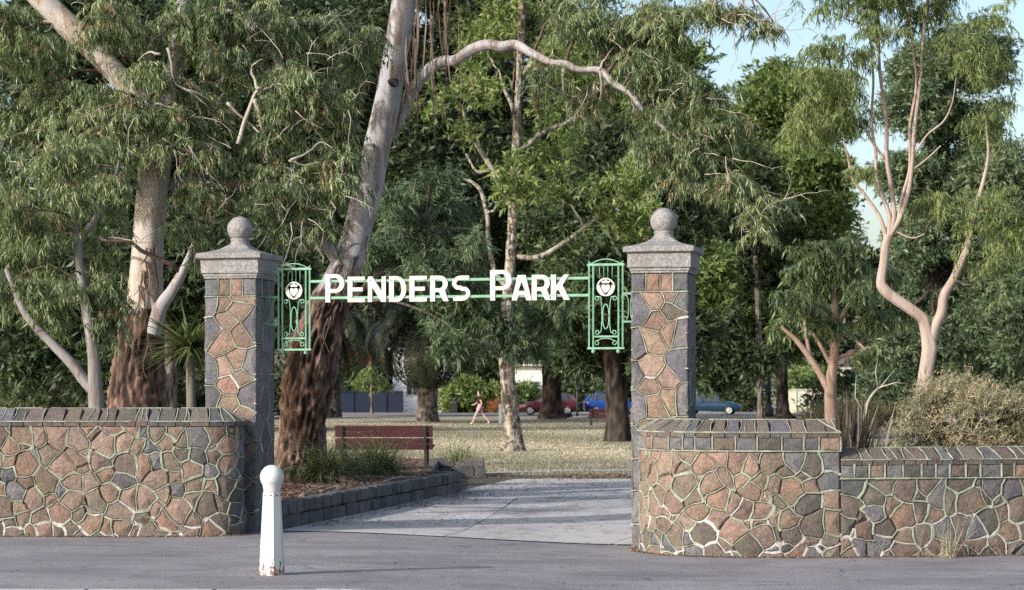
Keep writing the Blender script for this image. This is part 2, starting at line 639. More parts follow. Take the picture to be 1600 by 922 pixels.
M['gum_grey'] = mat_bark("grey_gum_bark", [(0.13, 0.115, 0.11), (0.24, 0.225, 0.22), (0.21, 0.205, 0.215), (0.27, 0.23, 0.20), (0.14, 0.11, 0.09)], GUM_R)
M['brown_gum'] = mat_bark("brown_gum_bark", [(0.16, 0.11, 0.085), (0.25, 0.175, 0.14), (0.27, 0.195, 0.155), (0.29, 0.22, 0.18), (0.17, 0.12, 0.095)], GUM_R, 0.4)
M['dark_bark'] = mat_bark("dark_rough_bark", [(0.05, 0.04, 0.035)] * 5, [(0.008, 0.006, 0.006), (0.035, 0.026, 0.022), (0.07, 0.055, 0.048), (0.12, 0.10, 0.09)])
M['grey_bark'] = mat_bark("grey_rough_bark", [(0.12, 0.11, 0.10)] * 5, [(0.03, 0.026, 0.024), (0.12, 0.105, 0.095), (0.21, 0.19, 0.17), (0.30, 0.28, 0.25)])
M['twig'] = mat_plain("twig_bark", (0.10, 0.075, 0.058), 0.9, 0.1, 9, 0.4, 0)
M['pale_twig'] = mat_plain("bleached_dead_wood", (0.30, 0.275, 0.245), 0.9, 0.1, 9, 0.35, 0.3, stretch=(1, 1, 0.3))
M['gum_leaf'] = mat_leaf("gum_leaf", [(0.0, (0.040, 0.064, 0.034)), (0.35, (0.104, 0.152, 0.072)), (0.7, (0.212, 0.268, 0.130)), (0.9, (0.30, 0.335, 0.18)), (0.965, (0.27, 0.24, 0.15)), (1.0, (0.23, 0.13, 0.08))], 0.3, 0.45, 0.42)
M['bright_leaf'] = mat_leaf("light_green_leaf", [(0.0, (0.050, 0.080, 0.030)), (0.4, (0.120, 0.175, 0.056)), (0.8, (0.215, 0.275, 0.095)), (1.0, (0.28, 0.32, 0.13))], 0.33)
M['willow_leaf'] = mat_leaf("yellow_green_leaf", [(0.0, (0.070, 0.105, 0.038)), (0.4, (0.145, 0.195, 0.070)), (0.8, (0.225, 0.275, 0.105)), (1.0, (0.28, 0.30, 0.14))], 0.33)
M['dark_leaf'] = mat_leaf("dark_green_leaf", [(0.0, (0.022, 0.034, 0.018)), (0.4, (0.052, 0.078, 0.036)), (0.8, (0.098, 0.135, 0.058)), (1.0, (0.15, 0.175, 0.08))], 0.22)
M['needle'] = mat_leaf("fine_blue_green_leaf", [(0.0, (0.034, 0.058, 0.034)), (0.4, (0.080, 0.125, 0.068)), (0.8, (0.135, 0.19, 0.10)), (1.0, (0.21, 0.23, 0.14))], 0.25)
M['blade'] = mat_leaf("strap_leaf", [(0.0, (0.050, 0.075, 0.032)), (0.5, (0.12, 0.155, 0.062)), (0.85, (0.22, 0.23, 0.11)), (1.0, (0.36, 0.30, 0.18))], 0.2)
M['flax'] = mat_leaf("purple_flax_leaf", [(0.0, (0.030, 0.026, 0.024)), (0.6, (0.075, 0.060, 0.052)), (1.0, (0.15, 0.115, 0.085))], 0.15)
M['tan_leaf'] = mat_leaf("tan_shrub_leaf", [(0.0, (0.09, 0.115, 0.055)), (0.35, (0.19, 0.195, 0.11)), (0.65, (0.34, 0.295, 0.19)), (1.0, (0.44, 0.335, 0.225))], 0.3)
M['palm'] = mat_leaf("palm_leaf", [(0.0, (0.020, 0.028, 0.016)), (0.6, (0.050, 0.066, 0.035)), (1.0, (0.11, 0.12, 0.07))], 0.15, 0.5, 0.4)
M['straw'] = mat_leaf("dry_grass", [(0.0, (0.15, 0.15, 0.105)), (0.4, (0.27, 0.245, 0.185)), (0.75, (0.41, 0.365, 0.285)), (1.0, (0.50, 0.455, 0.37))], 0.25)
M['litter'] = mat_leaf("fallen_leaf_litter", [(0.0, (0.05, 0.028, 0.018)), (0.5, (0.17, 0.10, 0.065)), (0.85, (0.30, 0.20, 0.14)), (1.0, (0.42, 0.34, 0.27))], 0.1)
M['bench_wood'] = mat_plain("red_stained_timber", (0.058, 0.016, 0.020), 0.6, 0.35, 7, 0.35, 0.2, stretch=(0.2, 1, 1))
M['black_metal'] = mat_plain("black_metal", (0.022, 0.022, 0.025), 0.5, 0.4, 12, 0.3, 0.1)
M['bluestone'] = mat_stone("bluestone_block")
M['car_paint'] = mat_objcol("car_paint", 0.3, 0.5, 0.6)
M['glass'] = mat_plain("dark_glass", (0.045, 0.055, 0.065), 0.08, 0.7, 2, 0.2, 0)
M['tyre'] = mat_plain("tyre_rubber", (0.018, 0.018, 0.018), 0.85, 0.2, 20, 0.2, 0.1)
M['rim'] = mat_plain("alloy_rim", (0.55, 0.56, 0.58), 0.3, 0.5, 10, 0.1, 0, 0.7)
M['lamp_clear'] = mat_plain("clear_lamp_glass", (0.70, 0.72, 0.75), 0.12, 0.6, 4, 0.1, 0)
M['lamp_red'] = mat_plain("red_lamp_glass", (0.42, 0.02, 0.02), 0.15, 0.6, 4, 0.1, 0)
M['render_wall'] = mat_objcol("painted_render", 0.85, 0.2)
M['roof'] = mat_plain("roof_tile", (0.095, 0.080, 0.075), 0.85, 0.2, 6, 0.3, 0.3)
M['skin'] = mat_plain("skin", (0.52, 0.34, 0.26), 0.55, 0.3, 10, 0.06, 0)
M['cloth'] = mat_objcol("cloth", 0.9, 0.1)
M['flower'] = mat_leaf("orange_flower", [(0.0, (0.10, 0.08, 0.03)), (1.0, (0.42, 0.14, 0.06))], 0.2)

# ------------------------------------------------------------------ ground, street, pavement, driveway
def sheet(name, x0, x1, y0, y1, nx, ny, lift, mat, zf=None):
    b = MB()
    vs = []
    for j in range(ny + 1):
        for i in range(nx + 1):
            x = x0 + (x1 - x0) * i / nx
            y = y0 + (y1 - y0) * j / ny
            vs.append((x, y, (zf or ground_z)(x, y) + lift))
    fs = [(j * (nx + 1) + i, j * (nx + 1) + i + 1, (j + 1) * (nx + 1) + i + 1, (j + 1) * (nx + 1) + i)
          for j in range(ny) for i in range(nx)]
    b.add(vs, fs, 0, True)
    o = b.build(name, mat)
    return tag(o, kind="structure")


GSEG_Y = [-60, 0, 4, 8] + list(range(12, 44, 1)) + [46, 50, 60, 90, 140, 200, 400, 900, 2500]
GSEG_X = [-2500, -800, -300, -120, -60, -30, -15, -10] + [i * 0.5 for i in range(-16, 17)] + [10, 15, 30, 60, 120, 300, 800, 2500]


def ground_sheet():
    b = MB()
    nx = len(GSEG_X)
    vs = [(x, y, ground_z(x, y) - 0.012) for y in GSEG_Y for x in GSEG_X]
    fs = [(j * nx + i, j * nx + i + 1, (j + 1) * nx + i + 1, (j + 1) * nx + i) for j in range(len(GSEG_Y) - 1) for i in range(nx - 1)]
    b.add(vs, fs, 0, True)
    return tag(b.build("ground", M['lawn']), kind="structure")


ground_sheet()
GA = rad(13.5)
G = Vector((math.cos(GA), -math.sin(GA), 0))        # along the gate, left to right
N = Vector((-math.sin(GA), -math.cos(GA), 0))       # out of the gate, to the street
CL = Vector((-3.632, 27.934, 0))                    # middle of the left pillar
CR = CL + G * 5.723
W = 0.72


def gate_y(x):
    return CL.y + (x - CL.x) * G.y / G.x


# asphalt pavement up to the line of the gate
b = MB()
xs = [-40, -25, -15, -10] + [i * 0.4 for i in range(-20, 21)] + [10, 15, 25, 40]
vs, fs = [], []
for x in xs:
    y1 = min(gate_y(max(min(x, 3.0), -4.5)) - 0.10, 29)
    if x > 2.2: y1 = 25.9
    if x < -4.0: y1 = 27.8
    for k in range(13):
        y = 19.72 + (y1 - 19.72) * k / 12
        vs.append((x, y, ground_z(x, y)))
n = 13
fs = [(i * n + k, (i + 1) * n + k, (i + 1) * n + k + 1, i * n + k + 1) for i in range(len(xs) - 1) for k in range(n - 1)]
b.add(vs, fs, 0, True)
tag(b.build("pavement", M['asphalt']), kind="structure")
# the street in front, one kerb lower, and its worn edge line on the kerb
sheet("road", -60, 60, -20, 19.55, 60, 20, -0.11, M['asphalt'], lambda x, y: min(ground_z(x, 19), 0) * 1.0)
b = MB()
x = -40.0
kerb = thing("kerb", (0, 19.6, 0), "grey stone kerb along the front edge of the asphalt pavement", "kerb")
while x < 40:
    L = 1.2
    z = ground_z(x + L / 2, 19.6)
    q = MB()
    q.box((x + L / 2, 19.63, z - 0.07), (L - 0.012, 0.17, 0.15), None, 0, 0.015)
    if abs(x) < 9:
        q.build("kerb_stone", M['concrete'], kerb)
    x += L
q = MB()
for (xa, xb) in ((-1.85, -0.48),):
    nn = 10
    vs = []
    for i in range(nn + 1):
        xx = xa + (xb - xa) * i / nn
        vs += [(xx, 19.735 + 0.01 * math.sin(i * 2.1), ground_z(xx, 19.8) + 0.005), (xx, 19.83 + 0.012 * math.sin(i * 1.3), ground_z(xx, 19.83) + 0.005)]
    q.add(vs, [(2 * i, 2 * i + 2, 2 * i + 3, 2 * i + 1) for i in range(nn)])
tag(q.build("painted_line", M['line_paint']), "short worn white painted line on asphalt at the kerb", "road marking")

# far street behind the park
tag(sheet("far_road", -160, 160, 143, 158, 8, 2, 0.012, M['asphalt'], lambda x, y: 0), kind="structure")

# concrete driveway of big slabs
drive = sheet("driveway", -3.6, 9.0, 27.2, 45.6, 30, 30, -0.006, M['core'])
BEDX = lambda y: -3.10 + (y - 28.0) * (2.07 / 10.3)


def slab(corners):
    q = MB()
    sub = 6
    vs, fs = [], []
    a, b_, c, d = [Vector((p[0], p[1], 0)) for p in corners]
    cen = (a + b_ + c + d) / 4
    gp = 0.008
    a, b_, c, d = [p + (cen - p).normalized() * gp * 1.4 for p in (a, b_, c, d)]
    tilt = random.uniform(-0.004, 0.004)
    for j in range(sub + 1):
        for i in range(sub + 1):
            p = a.lerp(b_, i / sub).lerp(d.lerp(c, i / sub), j / sub)
            vs.append((p.x, p.y, ground_z(p.x, p.y) + 0.008 + tilt))
    m = sub + 1
    fs = [(j * m + i, j * m + i + 1, (j + 1) * m + i + 1, (j + 1) * m + i) for j in range(sub) for i in range(sub)]
    q.add(vs, fs, 0, True)
    return q.build("slab", M['concrete'], drive)


rows = [27.86, 29.0, 31.3, 33.8, 36.6, 39.8, 43.6]
for k in range(6):
    ya, yb = rows[k], rows[k + 1]
    sk = -0.20 if k else -0.233
    cutsA = [BEDX(ya) + 0.02, -0.9 + 0.25 * k, 1.25 + 0.35 * k, 4.2 + 0.4 * k]
    cutsB = [BEDX(yb) + 0.02, -0.9 + 0.25 * (k + 1), 1.25 + 0.35 * (k + 1), 4.2 + 0.4 * (k + 1)]
    for i in range(3):
        f = lambda x, y: (x, y + ((x - CL.x) * -0.233) * max(0, 1 - k / 4.0) * (1 if y == ya else 1) if False else y)
        def yy(x, y, kk):
            return y - 0.24 * (x + 3.6) * max(0.0, 1 - kk / 5.0)
        slab([(cutsA[i], yy(cutsA[i], ya, k)), (cutsA[i + 1], yy(cutsA[i + 1], ya, k)),
              (cutsB[i + 1], yy(cutsB[i + 1], yb, k + 1)), (cutsB[i], yy(cutsB[i], yb, k + 1))])

# a narrow gravelly path branching off to the right in the lawn
q = MB()
pp = spline([(-0.9, 46.4, 0.25), (0.6, 47.6, 0.5), (2.4, 48.1, 0.6), (5, 48.0, 0.65), (9, 47.6, 0.7), (16, 46.5, 0.8)], 8)
vs = []
for i, p in enumerate(pp):
    w = p[2] + 0.12 * math.sin(i * 1.7)
    vs += [(p[0], p[1] - w, 0.004), (p[0], p[1] + w, 0.004)]
q.add(vs, [(2 * i, 2 * i + 2, 2 * i + 3, 2 * i + 1) for i in range(len(pp) - 1)], 0, True)
tag(q.build("path", M['concrete']), kind="structure")


# ------------------------------------------------------------------ crazy stone masonry
def clip_poly(poly, nx, ny, c):
    """keep the part of poly where nx*x + ny*y <= c"""
    out = []
    m = len(poly)
    for i in range(m):
        a, b_ = poly[i], poly[(i + 1) % m]
        da = nx * a[0] + ny * a[1] - c
        db = nx * b_[0] + ny * b_[1] - c
        if da <= 0:
            out.append(a)
        if (da < 0 < db) or (db < 0 < da):
            t = da / (da - db)
            out.append((a[0] + (b_[0] - a[0]) * t, a[1] + (b_[1] - a[1]) * t))
    return out


def crazy_cells(points, u0, u1, v0, v1, wob=0.02, jit=0.025, rs=None, pw=0.0):
    """stones of a crazy-paved face: wobbly Voronoi cells and their shared joints"""
    rs = rs or random
    cells = []
    wt = [rs.uniform(0, pw) for _ in points]
    for i, p in enumerate(points):
        poly = [(u0, v0), (u1, v0), (u1, v1), (u0, v1)]
        near = sorted(range(len(points)), key=lambda j: (points[j][0] - p[0]) ** 2 + (points[j][1] - p[1]) ** 2)[1:28]
        for j in near:
            q = points[j]
            nx, ny = q[0] - p[0], q[1] - p[1]
            c = (q[0] ** 2 + q[1] ** 2 - p[0] ** 2 - p[1] ** 2 + wt[i] - wt[j]) / 2
            poly = clip_poly(poly, nx, ny, c)
            if len(poly) < 3:
                break
        if len(poly) >= 3:
            cells.append((i, poly))
    key = lambda q: (round(q[0], 3), round(q[1], 3))
    moved, mids = {}, {}

    def mv(q):
        k = key(q)
        if k not in moved:
            onu = abs(q[0] - u0) < 1e-4 or abs(q[0] - u1) < 1e-4
            onv = abs(q[1] - v0) < 1e-4 or abs(q[1] - v1) < 1e-4
            moved[k] = (q[0] + (0 if onu else rs.uniform(-jit, jit)), q[1] + (0 if onv else rs.uniform(-jit, jit)))
        return moved[k]
    out, edges = [], {}
    for i, poly in cells:
        pl = []
        for a in poly:
            if not pl or (abs(a[0] - pl[-1][0]) + abs(a[1] - pl[-1][1])) > 0.004:
                pl.append(a)
        if len(pl) < 3:
            continue
        ring, n = [], len(pl)
        for k in range(n):
            a, b_ = pl[k], pl[(k + 1) % n]
            A, B = mv(a), mv(b_)
            ring.append(A)
            ek = tuple(sorted((key(a), key(b_))))
            border = (abs(a[0] - b_[0]) < 1e-4 and (abs(a[0] - u0) < 1e-4 or abs(a[0] - u1) < 1e-4)) or \
                     (abs(a[1] - b_[1]) < 1e-4 and (abs(a[1] - v0) < 1e-4 or abs(a[1] - v1) < 1e-4))
            L = math.hypot(B[0] - A[0], B[1] - A[1])
            if L > 0.07:
                if ek not in mids:
                    o = 0 if border else rs.uniform(-wob, wob) * min(1, L / 0.2)
                    mids[ek] = ((A[0] + B[0]) / 2 - (B[1] - A[1]) / L * o, (A[1] + B[1]) / 2 + (B[0] - A[0]) / L * o)
                ring.append(mids[ek])
            if not border:
                edges[ek] = (A, mids.get(ek), B)
        out.append((i, ring))
    return out, list(edges.values())


def stone_mesh(b, ring, surf, gap=0.013, h0=-0.004, h1=0.018, hc=0.026, bev=0.016, border=None, rs=random):
    """one domed stone with bevelled edge from a closed outline on a face"""
    n = len(ring)
    cx = sum(p[0] for p in ring) / n
    cy = sum(p[1] for p in ring) / n
    tx, ty = rs.uniform(-0.03, 0.03), rs.uniform(-0.04, 0.04)

    def inset(p, g):
        dx, dy = cx - p[0], cy - p[1]
        if border:
            if abs(p[0] - border[0]) < 1e-4 or abs(p[0] - border[1]) < 1e-4: dx *= 0.15 if g < 0.02 else 0.5
        L = math.hypot(dx, dy) or 1
        g = min(g, L * 0.6)
        return (p[0] + dx / L * g, p[1] + dy / L * g)
    vs = []
    for (g, h) in ((gap, h0), (gap + 0.003, h1 * 0.65), (gap + bev, h1)):
        for p in ring:
            q = inset(p, g)
            hh = h + (tx * (q[0] - cx) + ty * (q[1] - cy) if h > 0.005 else 0) + (rs.uniform(-0.003, 0.003) if h > 0.005 else 0)
            vs.append(surf(q[0], q[1], hh))
    vs.append(surf(cx, cy, hc + rs.uniform(-0.004, 0.006)))
    fs = []
    for r in range(2):
        for k in range(n):
            k2 = (k + 1) % n
            fs.append((r * n + k, r * n + k2, (r + 1) * n + k2, (r + 1) * n + k))
    for k in range(n):
        fs.append((2 * n + k, 2 * n + (k + 1) % n, 3 * n))
    b.add(vs, fs, 0, False)


def rib(b, path, surf, w, h, mi=0, rs=random):
    """raised pointing strip along a joint"""
    pts = [p for p in path if p is not None]
    vs = []
    n = len(pts)
    e = rs.uniform(-0.003, 0.003)
    for i, p in enumerate(pts):
        a, c = pts[max(0, i - 1)], pts[min(n - 1, i + 1)]
        dx, dy = c[0] - a[0], c[1] - a[1]
        L = math.hypot(dx, dy) or 1
        nx, ny = -dy / L, dx / L
        ww = w * rs.uniform(0.5, 1.5)
        hh = h + e + rs.uniform(-0.003, 0.003)
        ex = 0.006 * (-1 if i == 0 else 1 if i == n - 1 else 0)
        px, py = p[0] + dx / L * ex, p[1] + dy / L * ex
        for (o, z) in ((-1, -0.004), (-0.62, hh), (0.62, hh), (1, -0.004)):
            vs.append(surf(px + nx * ww * o, py + ny * ww * o, z))
    fs = []
    for i in range(n - 1):
        for k in range(3):
            fs.append((i * 4 + k, i * 4 + k + 1, (i + 1) * 4 + k + 1, (i + 1) * 4 + k))
    fs += [(0, 3, 2, 1), ((n - 1) * 4, (n - 1) * 4 + 1, (n - 1) * 4 + 2, (n - 1) * 4 + 3)]
    b.add(vs, fs, mi, False)


ORANGE = [(0.198, 0.138, 0.110), (0.190, 0.140, 0.115), (0.216, 0.160, 0.132), (0.168, 0.124, 0.104), (0.202, 0.149, 0.121), (0.184, 0.143, 0.121)]
BROWN = [(0.145, 0.110, 0.090), (0.122, 0.100, 0.086), (0.165, 0.128, 0.106), (0.140, 0.117, 0.100)]
DARK = [(0.10, 0.085, 0.075), (0.115, 0.10, 0.088), (0.085, 0.078, 0.074)]
BLUE = [(0.108, 0.110, 0.121), (0.092, 0.094, 0.104), (0.130, 0.130, 0.140), (0.117, 0.117, 0.124)]


def vary(c, rs):
    k = rs.uniform(0.85, 1.15)
    return tuple(min(1, x * k * rs.uniform(0.96, 1.04)) for x in c)


def dart(u0, u1, v0, v1, dmin, rs, tries=4000, squash=1.0):
    pts = []
    for _ in range(tries):
        p = (rs.uniform(u0 + 0.03, u1 - 0.03), rs.uniform(v0 + 0.03, v1 - 0.03))
        dm = dmin * rs.choice((0.6, 0.85, 1.0, 1.15, 1.35))
        if all(math.hypot(p[0] - q[0], (p[1] - q[1]) * squash) > dm for q in pts):
            pts.append(p)
    return pts


class Wall:
    """a free standing wall that follows a plan curve; u runs along it, h is the offset out of its face"""
    def __init__(s, plan, thick):
        s.c = spline(plan, 14)
        d = np.hypot(*(s.c[1:] - s.c[:-1]).T)
        s.s = np.concatenate([[0], np.cumsum(d)])
        s.L = s.s[-1]
        s.thick = thick

    def at(s, u):
        u = min(max(u, 0.0), s.L - 1e-6)
        x = np.interp(u, s.s, s.c[:, 0])
        y = np.interp(u, s.s, s.c[:, 1])
        e = 0.05
        x1, y1 = np.interp(min(u + e, s.L), s.s, s.c[:, 0]), np.interp(min(u + e, s.L), s.s, s.c[:, 1])
        x0, y0 = np.interp(max(u - e, 0), s.s, s.c[:, 0]), np.interp(max(u - e, 0), s.s, s.c[:, 1])
        t = Vector((x1 - x0, y1 - y0)).normalized()
        return x, y, t

    def surf(s, u, v, h):
        x, y, t = s.at(u)
        return Vector((x + s.nsign * t.y * h, y - s.nsign * t.x * h, v))

    def u_of_x(s, x):
        i = int(np.argmin(abs(s.c[:, 0] - x) + (s.c[:, 1] > s.c[len(s.c) // 2, 1] + 0.6) * 5))
        return s.s[i]


def build_wall(root, wall, secs, palette, seed, course, dmin):
    """secs = list of (u0, u1, top z, ridge z); parts: wall_core, stones, coping stones, pointing"""
    rs = random.Random(seed)
    point, repair = MB(), MB()
    for (u0, u1, zt, zr, hip) in secs:
        nseg = max(3, int((u1 - u0) / 0.12))
        # core
        q = MB()
        vs = []
        for i in range(nseg + 1):
            u = u0 + (u1 - u0) * i / nseg
            vs += [wall.surf(u, -0.35, -0.002), wall.surf(u, zt - 0.06, -0.002), wall.surf(u, zt - 0.06, -wall.thick), wall.surf(u, -0.35, -wall.thick)]
        fs = []
        for i in range(nseg):
            for k in range(4):
                k2 = (k + 1) % 4
                fs.append((i * 4 + k, (i + 1) * 4 + k, (i + 1) * 4 + k2, i * 4 + k2))
        fs += [(0, 1, 2, 3), (nseg * 4 + 3, nseg * 4 + 2, nseg * 4 + 1, nseg * 4)]
        q.add(vs, fs)
        q.build("wall_core", M['core'], root)
        vtop = zt - 0.06
        ch = 0.165 if course else 0.0
        # squared course under the coping
        if course:
            u = u0 + 0.002
            while u < u1 - 0.06:
                L = rs.uniform(0.15, 0.30)
                if u + L > u1 - 0.1: L = u1 - u
                a, c = (u, vtop - ch), (u + L, vtop)
                sl = rs.uniform(-0.02, 0.02)
                ring = [(a[0], a[1]), ((a[0] + c[0]) / 2, a[1] + rs.uniform(-.006, .006)), (c[0], a[1]), (c[0] + sl * 0.3, (a[1] + c[1]) / 2), (c[0], c[1]),
                        ((a[0] + c[0]) / 2, c[1]), (a[0], c[1]), (a[0], (a[1] + c[1]) / 2)]
                q = MB()
                stone_mesh(q, ring, wall.surf, 0.010, 0.0, 0.030, 0.038, 0.014, None, rs)
                col = rs.choice(BLUE * 3 + DARK * 2 + ORANGE[:2] + BROWN[:1])
                q.build("course_stone", M['stone'], root, None, vary(col, rs))
                rib(point, [(u + L, a[1]), (u + L, c[1])], wall.surf, 0.012, 0.038, 0, rs)
                u += L
            nn = int((u1 - u0) / 0.2)
            for i in range(nn):
                rib(point, [(u0 + (u1 - u0) * i / nn, vtop - ch), (u0 + (u1 - u0) * (i + 1) / nn, vtop - ch)], wall.surf, 0.012, 0.040, 0, rs)
        # crazy stones
        v0, v1 = -0.22, vtop - ch
        pts = dart(u0, u1, v0, v1, dmin, rs, int(170 * (u1 - u0) * (v1 - v0) / 0.5))
        cells, edges = crazy_cells(pts, u0, u1, v0, v1, 0.024, 0.03, rs, 0.030)
        for (i, ring) in cells:
            q = MB()
            stone_mesh(q, ring, wall.surf, 0.012, -0.001, rs.uniform(0.014, 0.026), rs.uniform(0.024, 0.036), 0.016, None, rs)
            cu, cv = pts[i]
            q.build("stone", M['stone'], root, None, vary(palette(cu, cv, rs), rs))
        for e in edges:
            mx, my = e[0]
            lowness = sm(0.55, 0.02, my) * (0.55 + 1.1 * noise.noise(Vector((mx * 1.4, my * 2.0, seed))))
            if rs.random() < lowness:
                rib(repair, e, wall.surf, rs.uniform(0.010, 0.018) if rs.random() < 0.6 else rs.uniform(0.02, 0.04), 0.020, 0, rs)
            elif rs.random() < 0.09:
                continue
            else:
                rib(point, e, wall.surf, rs.uniform(0.008, 0.0125) if rs.random() < 0.7 else rs.uniform(0.014, 0.024), rs.uniform(0.022, 0.033), 0, rs)
        # coping: sloping slabs with slanted joints
        oh, dr = 0.045, -wall.thick * 0.52
        u = u0
        while u < u1 - 0.02:
            L = rs.uniform(0.13, 0.27)
            if u + L > u1 - 0.1: L = u1 - u
            s1 = rs.uniform(-0.05, 0.05) if u > u0 else 0.0
            g = 0.006
            q = MB()
            ua, ub = u + g, u + L - g
            hz = rs.uniform(-0.006, 0.008)
            rz = zr + hz
            k0 = hip[0] if u <= u0 + 1e-6 else 0.0
            k1 = hip[1] if u + L >= u1 - 1e-6 else 0.0
            if L < 0.02:
                break
            prof = lambda uu, kk, rr: [wall.surf(uu, zt - 0.065, oh - 0.012), wall.surf(uu, zt - 0.004 + hz * .5, oh), wall.surf(uu + kk, rr - 0.008, dr + 0.02),
                                       wall.surf(uu + kk, rr, dr), wall.surf(uu, zt - 0.065, dr)]
            vs = prof(ua, k0 + 0.02, rz) + prof((ua + ub) / 2, (k0 + k1) * .3 + s1 * 0.3, rz + rs.uniform(-.004, .006)) + prof(ub, k1 - 0.02, rz)
            fs = []
            for j in range(2):
                for k in range(5):
                    k2 = (k + 1) % 5
                    fs.append((j * 5 + k, (j + 1) * 5 + k, (j + 1) * 5 + k2, j * 5 + k2))
            fs += [(0, 1, 2, 3, 4), (14, 13, 12, 11, 10)]
            q.add(vs, fs)
            q.build("coping_stone", M['stone'], root, None, vary(rs.choice(BLUE[:2] + DARK * 2 + [(0.13, 0.113, 0.102), (0.145, 0.12, 0.105)]), rs))
            # ribs on the slope, between and across the slabs
            def sl(uu, k, lift):
                a = wall.surf(uu, zt - 0.004, oh)
                c = wall.surf(uu + (k1 if uu > u1 - 0.03 else k0 if uu < u0 + 0.03 else 0), zr, dr)
                p = a.lerp(c, k)
                return p + Vector((0, 0, lift))
            for ff in (u + L,) + ((u + L * rs.uniform(0.3, 0.7),) if rs.random() < 0.35 else ()):
                A, B = sl(ff, 0.0, 0.004), sl(ff + rs.uniform(-0.05, 0.05), 0.97, 0.006)
                if rs.random() < 0.75:
                    point.tube([A, (A + B) / 2 + Vector((rs.uniform(-.02, .02), 0, 0.001)), B], [rs.uniform(0.005, 0.009) for _ in range(3)], 5, 0, False)
            u += L
        # back slope of the coping, and the painted front arris
        q = MB()
        vs = []
        for i in range(nseg + 1):
            uu = u0 + (u1 - u0) * i / nseg
            kk = hip[0] * max(0, 1 - i / 2) + hip[1] * max(0, 1 - (nseg - i) / 2)
            vs += [wall.surf(uu + kk, zr - 0.002, dr - 0.001), wall.surf(uu, zt - 0.01, -wall.thick - 0.04), wall.surf(uu, zt - 0.07, -wall.thick - 0.04), wall.surf(uu, zt - 0.07, dr - 0.001)]
        fs = []
        for i in range(nseg):
            for k in range(4):
                k2 = (k + 1) % 4
                fs.append((i * 4 + k, (i + 1) * 4 + k, (i + 1) * 4 + k2, i * 4 + k2))
        q.add(vs, fs)
        q.build("coping_back", M['stone'], root, None, (0.14, 0.13, 0.125))
        for i in range(nseg):
            ua, ub = u0 + (u1 - u0) * i / nseg, u0 + (u1 - u0) * (i + 1) / nseg
            if rs.random() < 0.85:
                point.tube([wall.surf(ua, zt - 0.005, oh), wall.surf(ub, zt - 0.005, oh)], rs.uniform(0.007, 0.010), 5, 0, False)
            if rs.random() < 0.8:
                point.tube([wall.surf(ua, zr + 0.004, dr), wall.surf(ub, zr + 0.004, dr)], rs.uniform(0.006, 0.010), 5, 0, False)
    tag(point.build("pointing", M['pointing'], root), kind="stuff")
    tag(repair.build("repair_mortar", M['white_mortar'], root), kind="stuff")


# left hand wing wall
LW = Wall([(-3.66, 27.60), (-3.545, 27.32), (-3.50, 27.10), (-3.56, 26.93), (-3.74, 26.82), (-4.05, 26.765), (-4.6, 26.74), (-5.7, 26.75), (-7.0, 26.8), (-8.6, 26.9)], 0.46)
LW.nsign = -1
root = thing("stone_wall", (-5.0, 27.0, 0), "crazy stone wing wall beside the left gate pillar, one level all along", "wall", "wing walls of the gateway")


def pal_left(u, v, rs):
    if u < 0.75:  # bluish dark stones paint the shade of the turned end into their colour
        return rs.choice(BLUE * 3 + DARK * 2 + BROWN)
    if v < 0.35:
        return rs.choice(BROWN * 3 + ORANGE + DARK)
    if u < 1.25:
        return rs.choice(BROWN * 3 + BLUE + DARK + ORANGE)
    return rs.choice(ORANGE * 5 + BROWN * 3 + BLUE)


build_wall(root, LW, [(0.0, LW.L, 1.475, 1.635, (0.0, 0.0))], pal_left, 5, False, 0.235)

# right hand wing wall, stepping down
RW = Wall([(1.70, 26.32), (1.605, 26.02), (1.61, 25.72), (1.73, 25.36), (1.98, 25.07), (2.36, 24.90), (2.9, 24.80), (3.6, 24.78), (4.3, 24.84), (5.2, 24.98), (6.2, 25.18), (8.2, 25.6)], 0.46)
RW.nsign = 1
root = thing("stone_wall", (3.2, 25.2, -0.1), "crazy stone wing wall beside the right gate pillar, stepping down under the tan shrub", "wall", "wing walls of the gateway")
uA, uB = RW.u_of_x(3.905), RW.u_of_x(5.27)


def pal_right(u, v, rs):
    if u > uA + 0.1:
        return rs.choice(DARK * 3 + BROWN * 3 + BLUE * 2)
    if v < 0.18:
        return rs.choice(BROWN * 3 + DARK * 2 + BLUE)
    if u > uA - 0.75:
        return rs.choice(BROWN * 4 + DARK * 2 + ORANGE + BLUE)
    return rs.choice(ORANGE * 6 + BROWN * 2 + DARK[:1])


build_wall(root, RW, [(0.0, uA, 1.375, 1.515, (0.0, -0.24)), (uA + 0.003, RW.L, 1.05, 1.18, (0.0, 0.0))], pal_right, 8, True, 0.225)


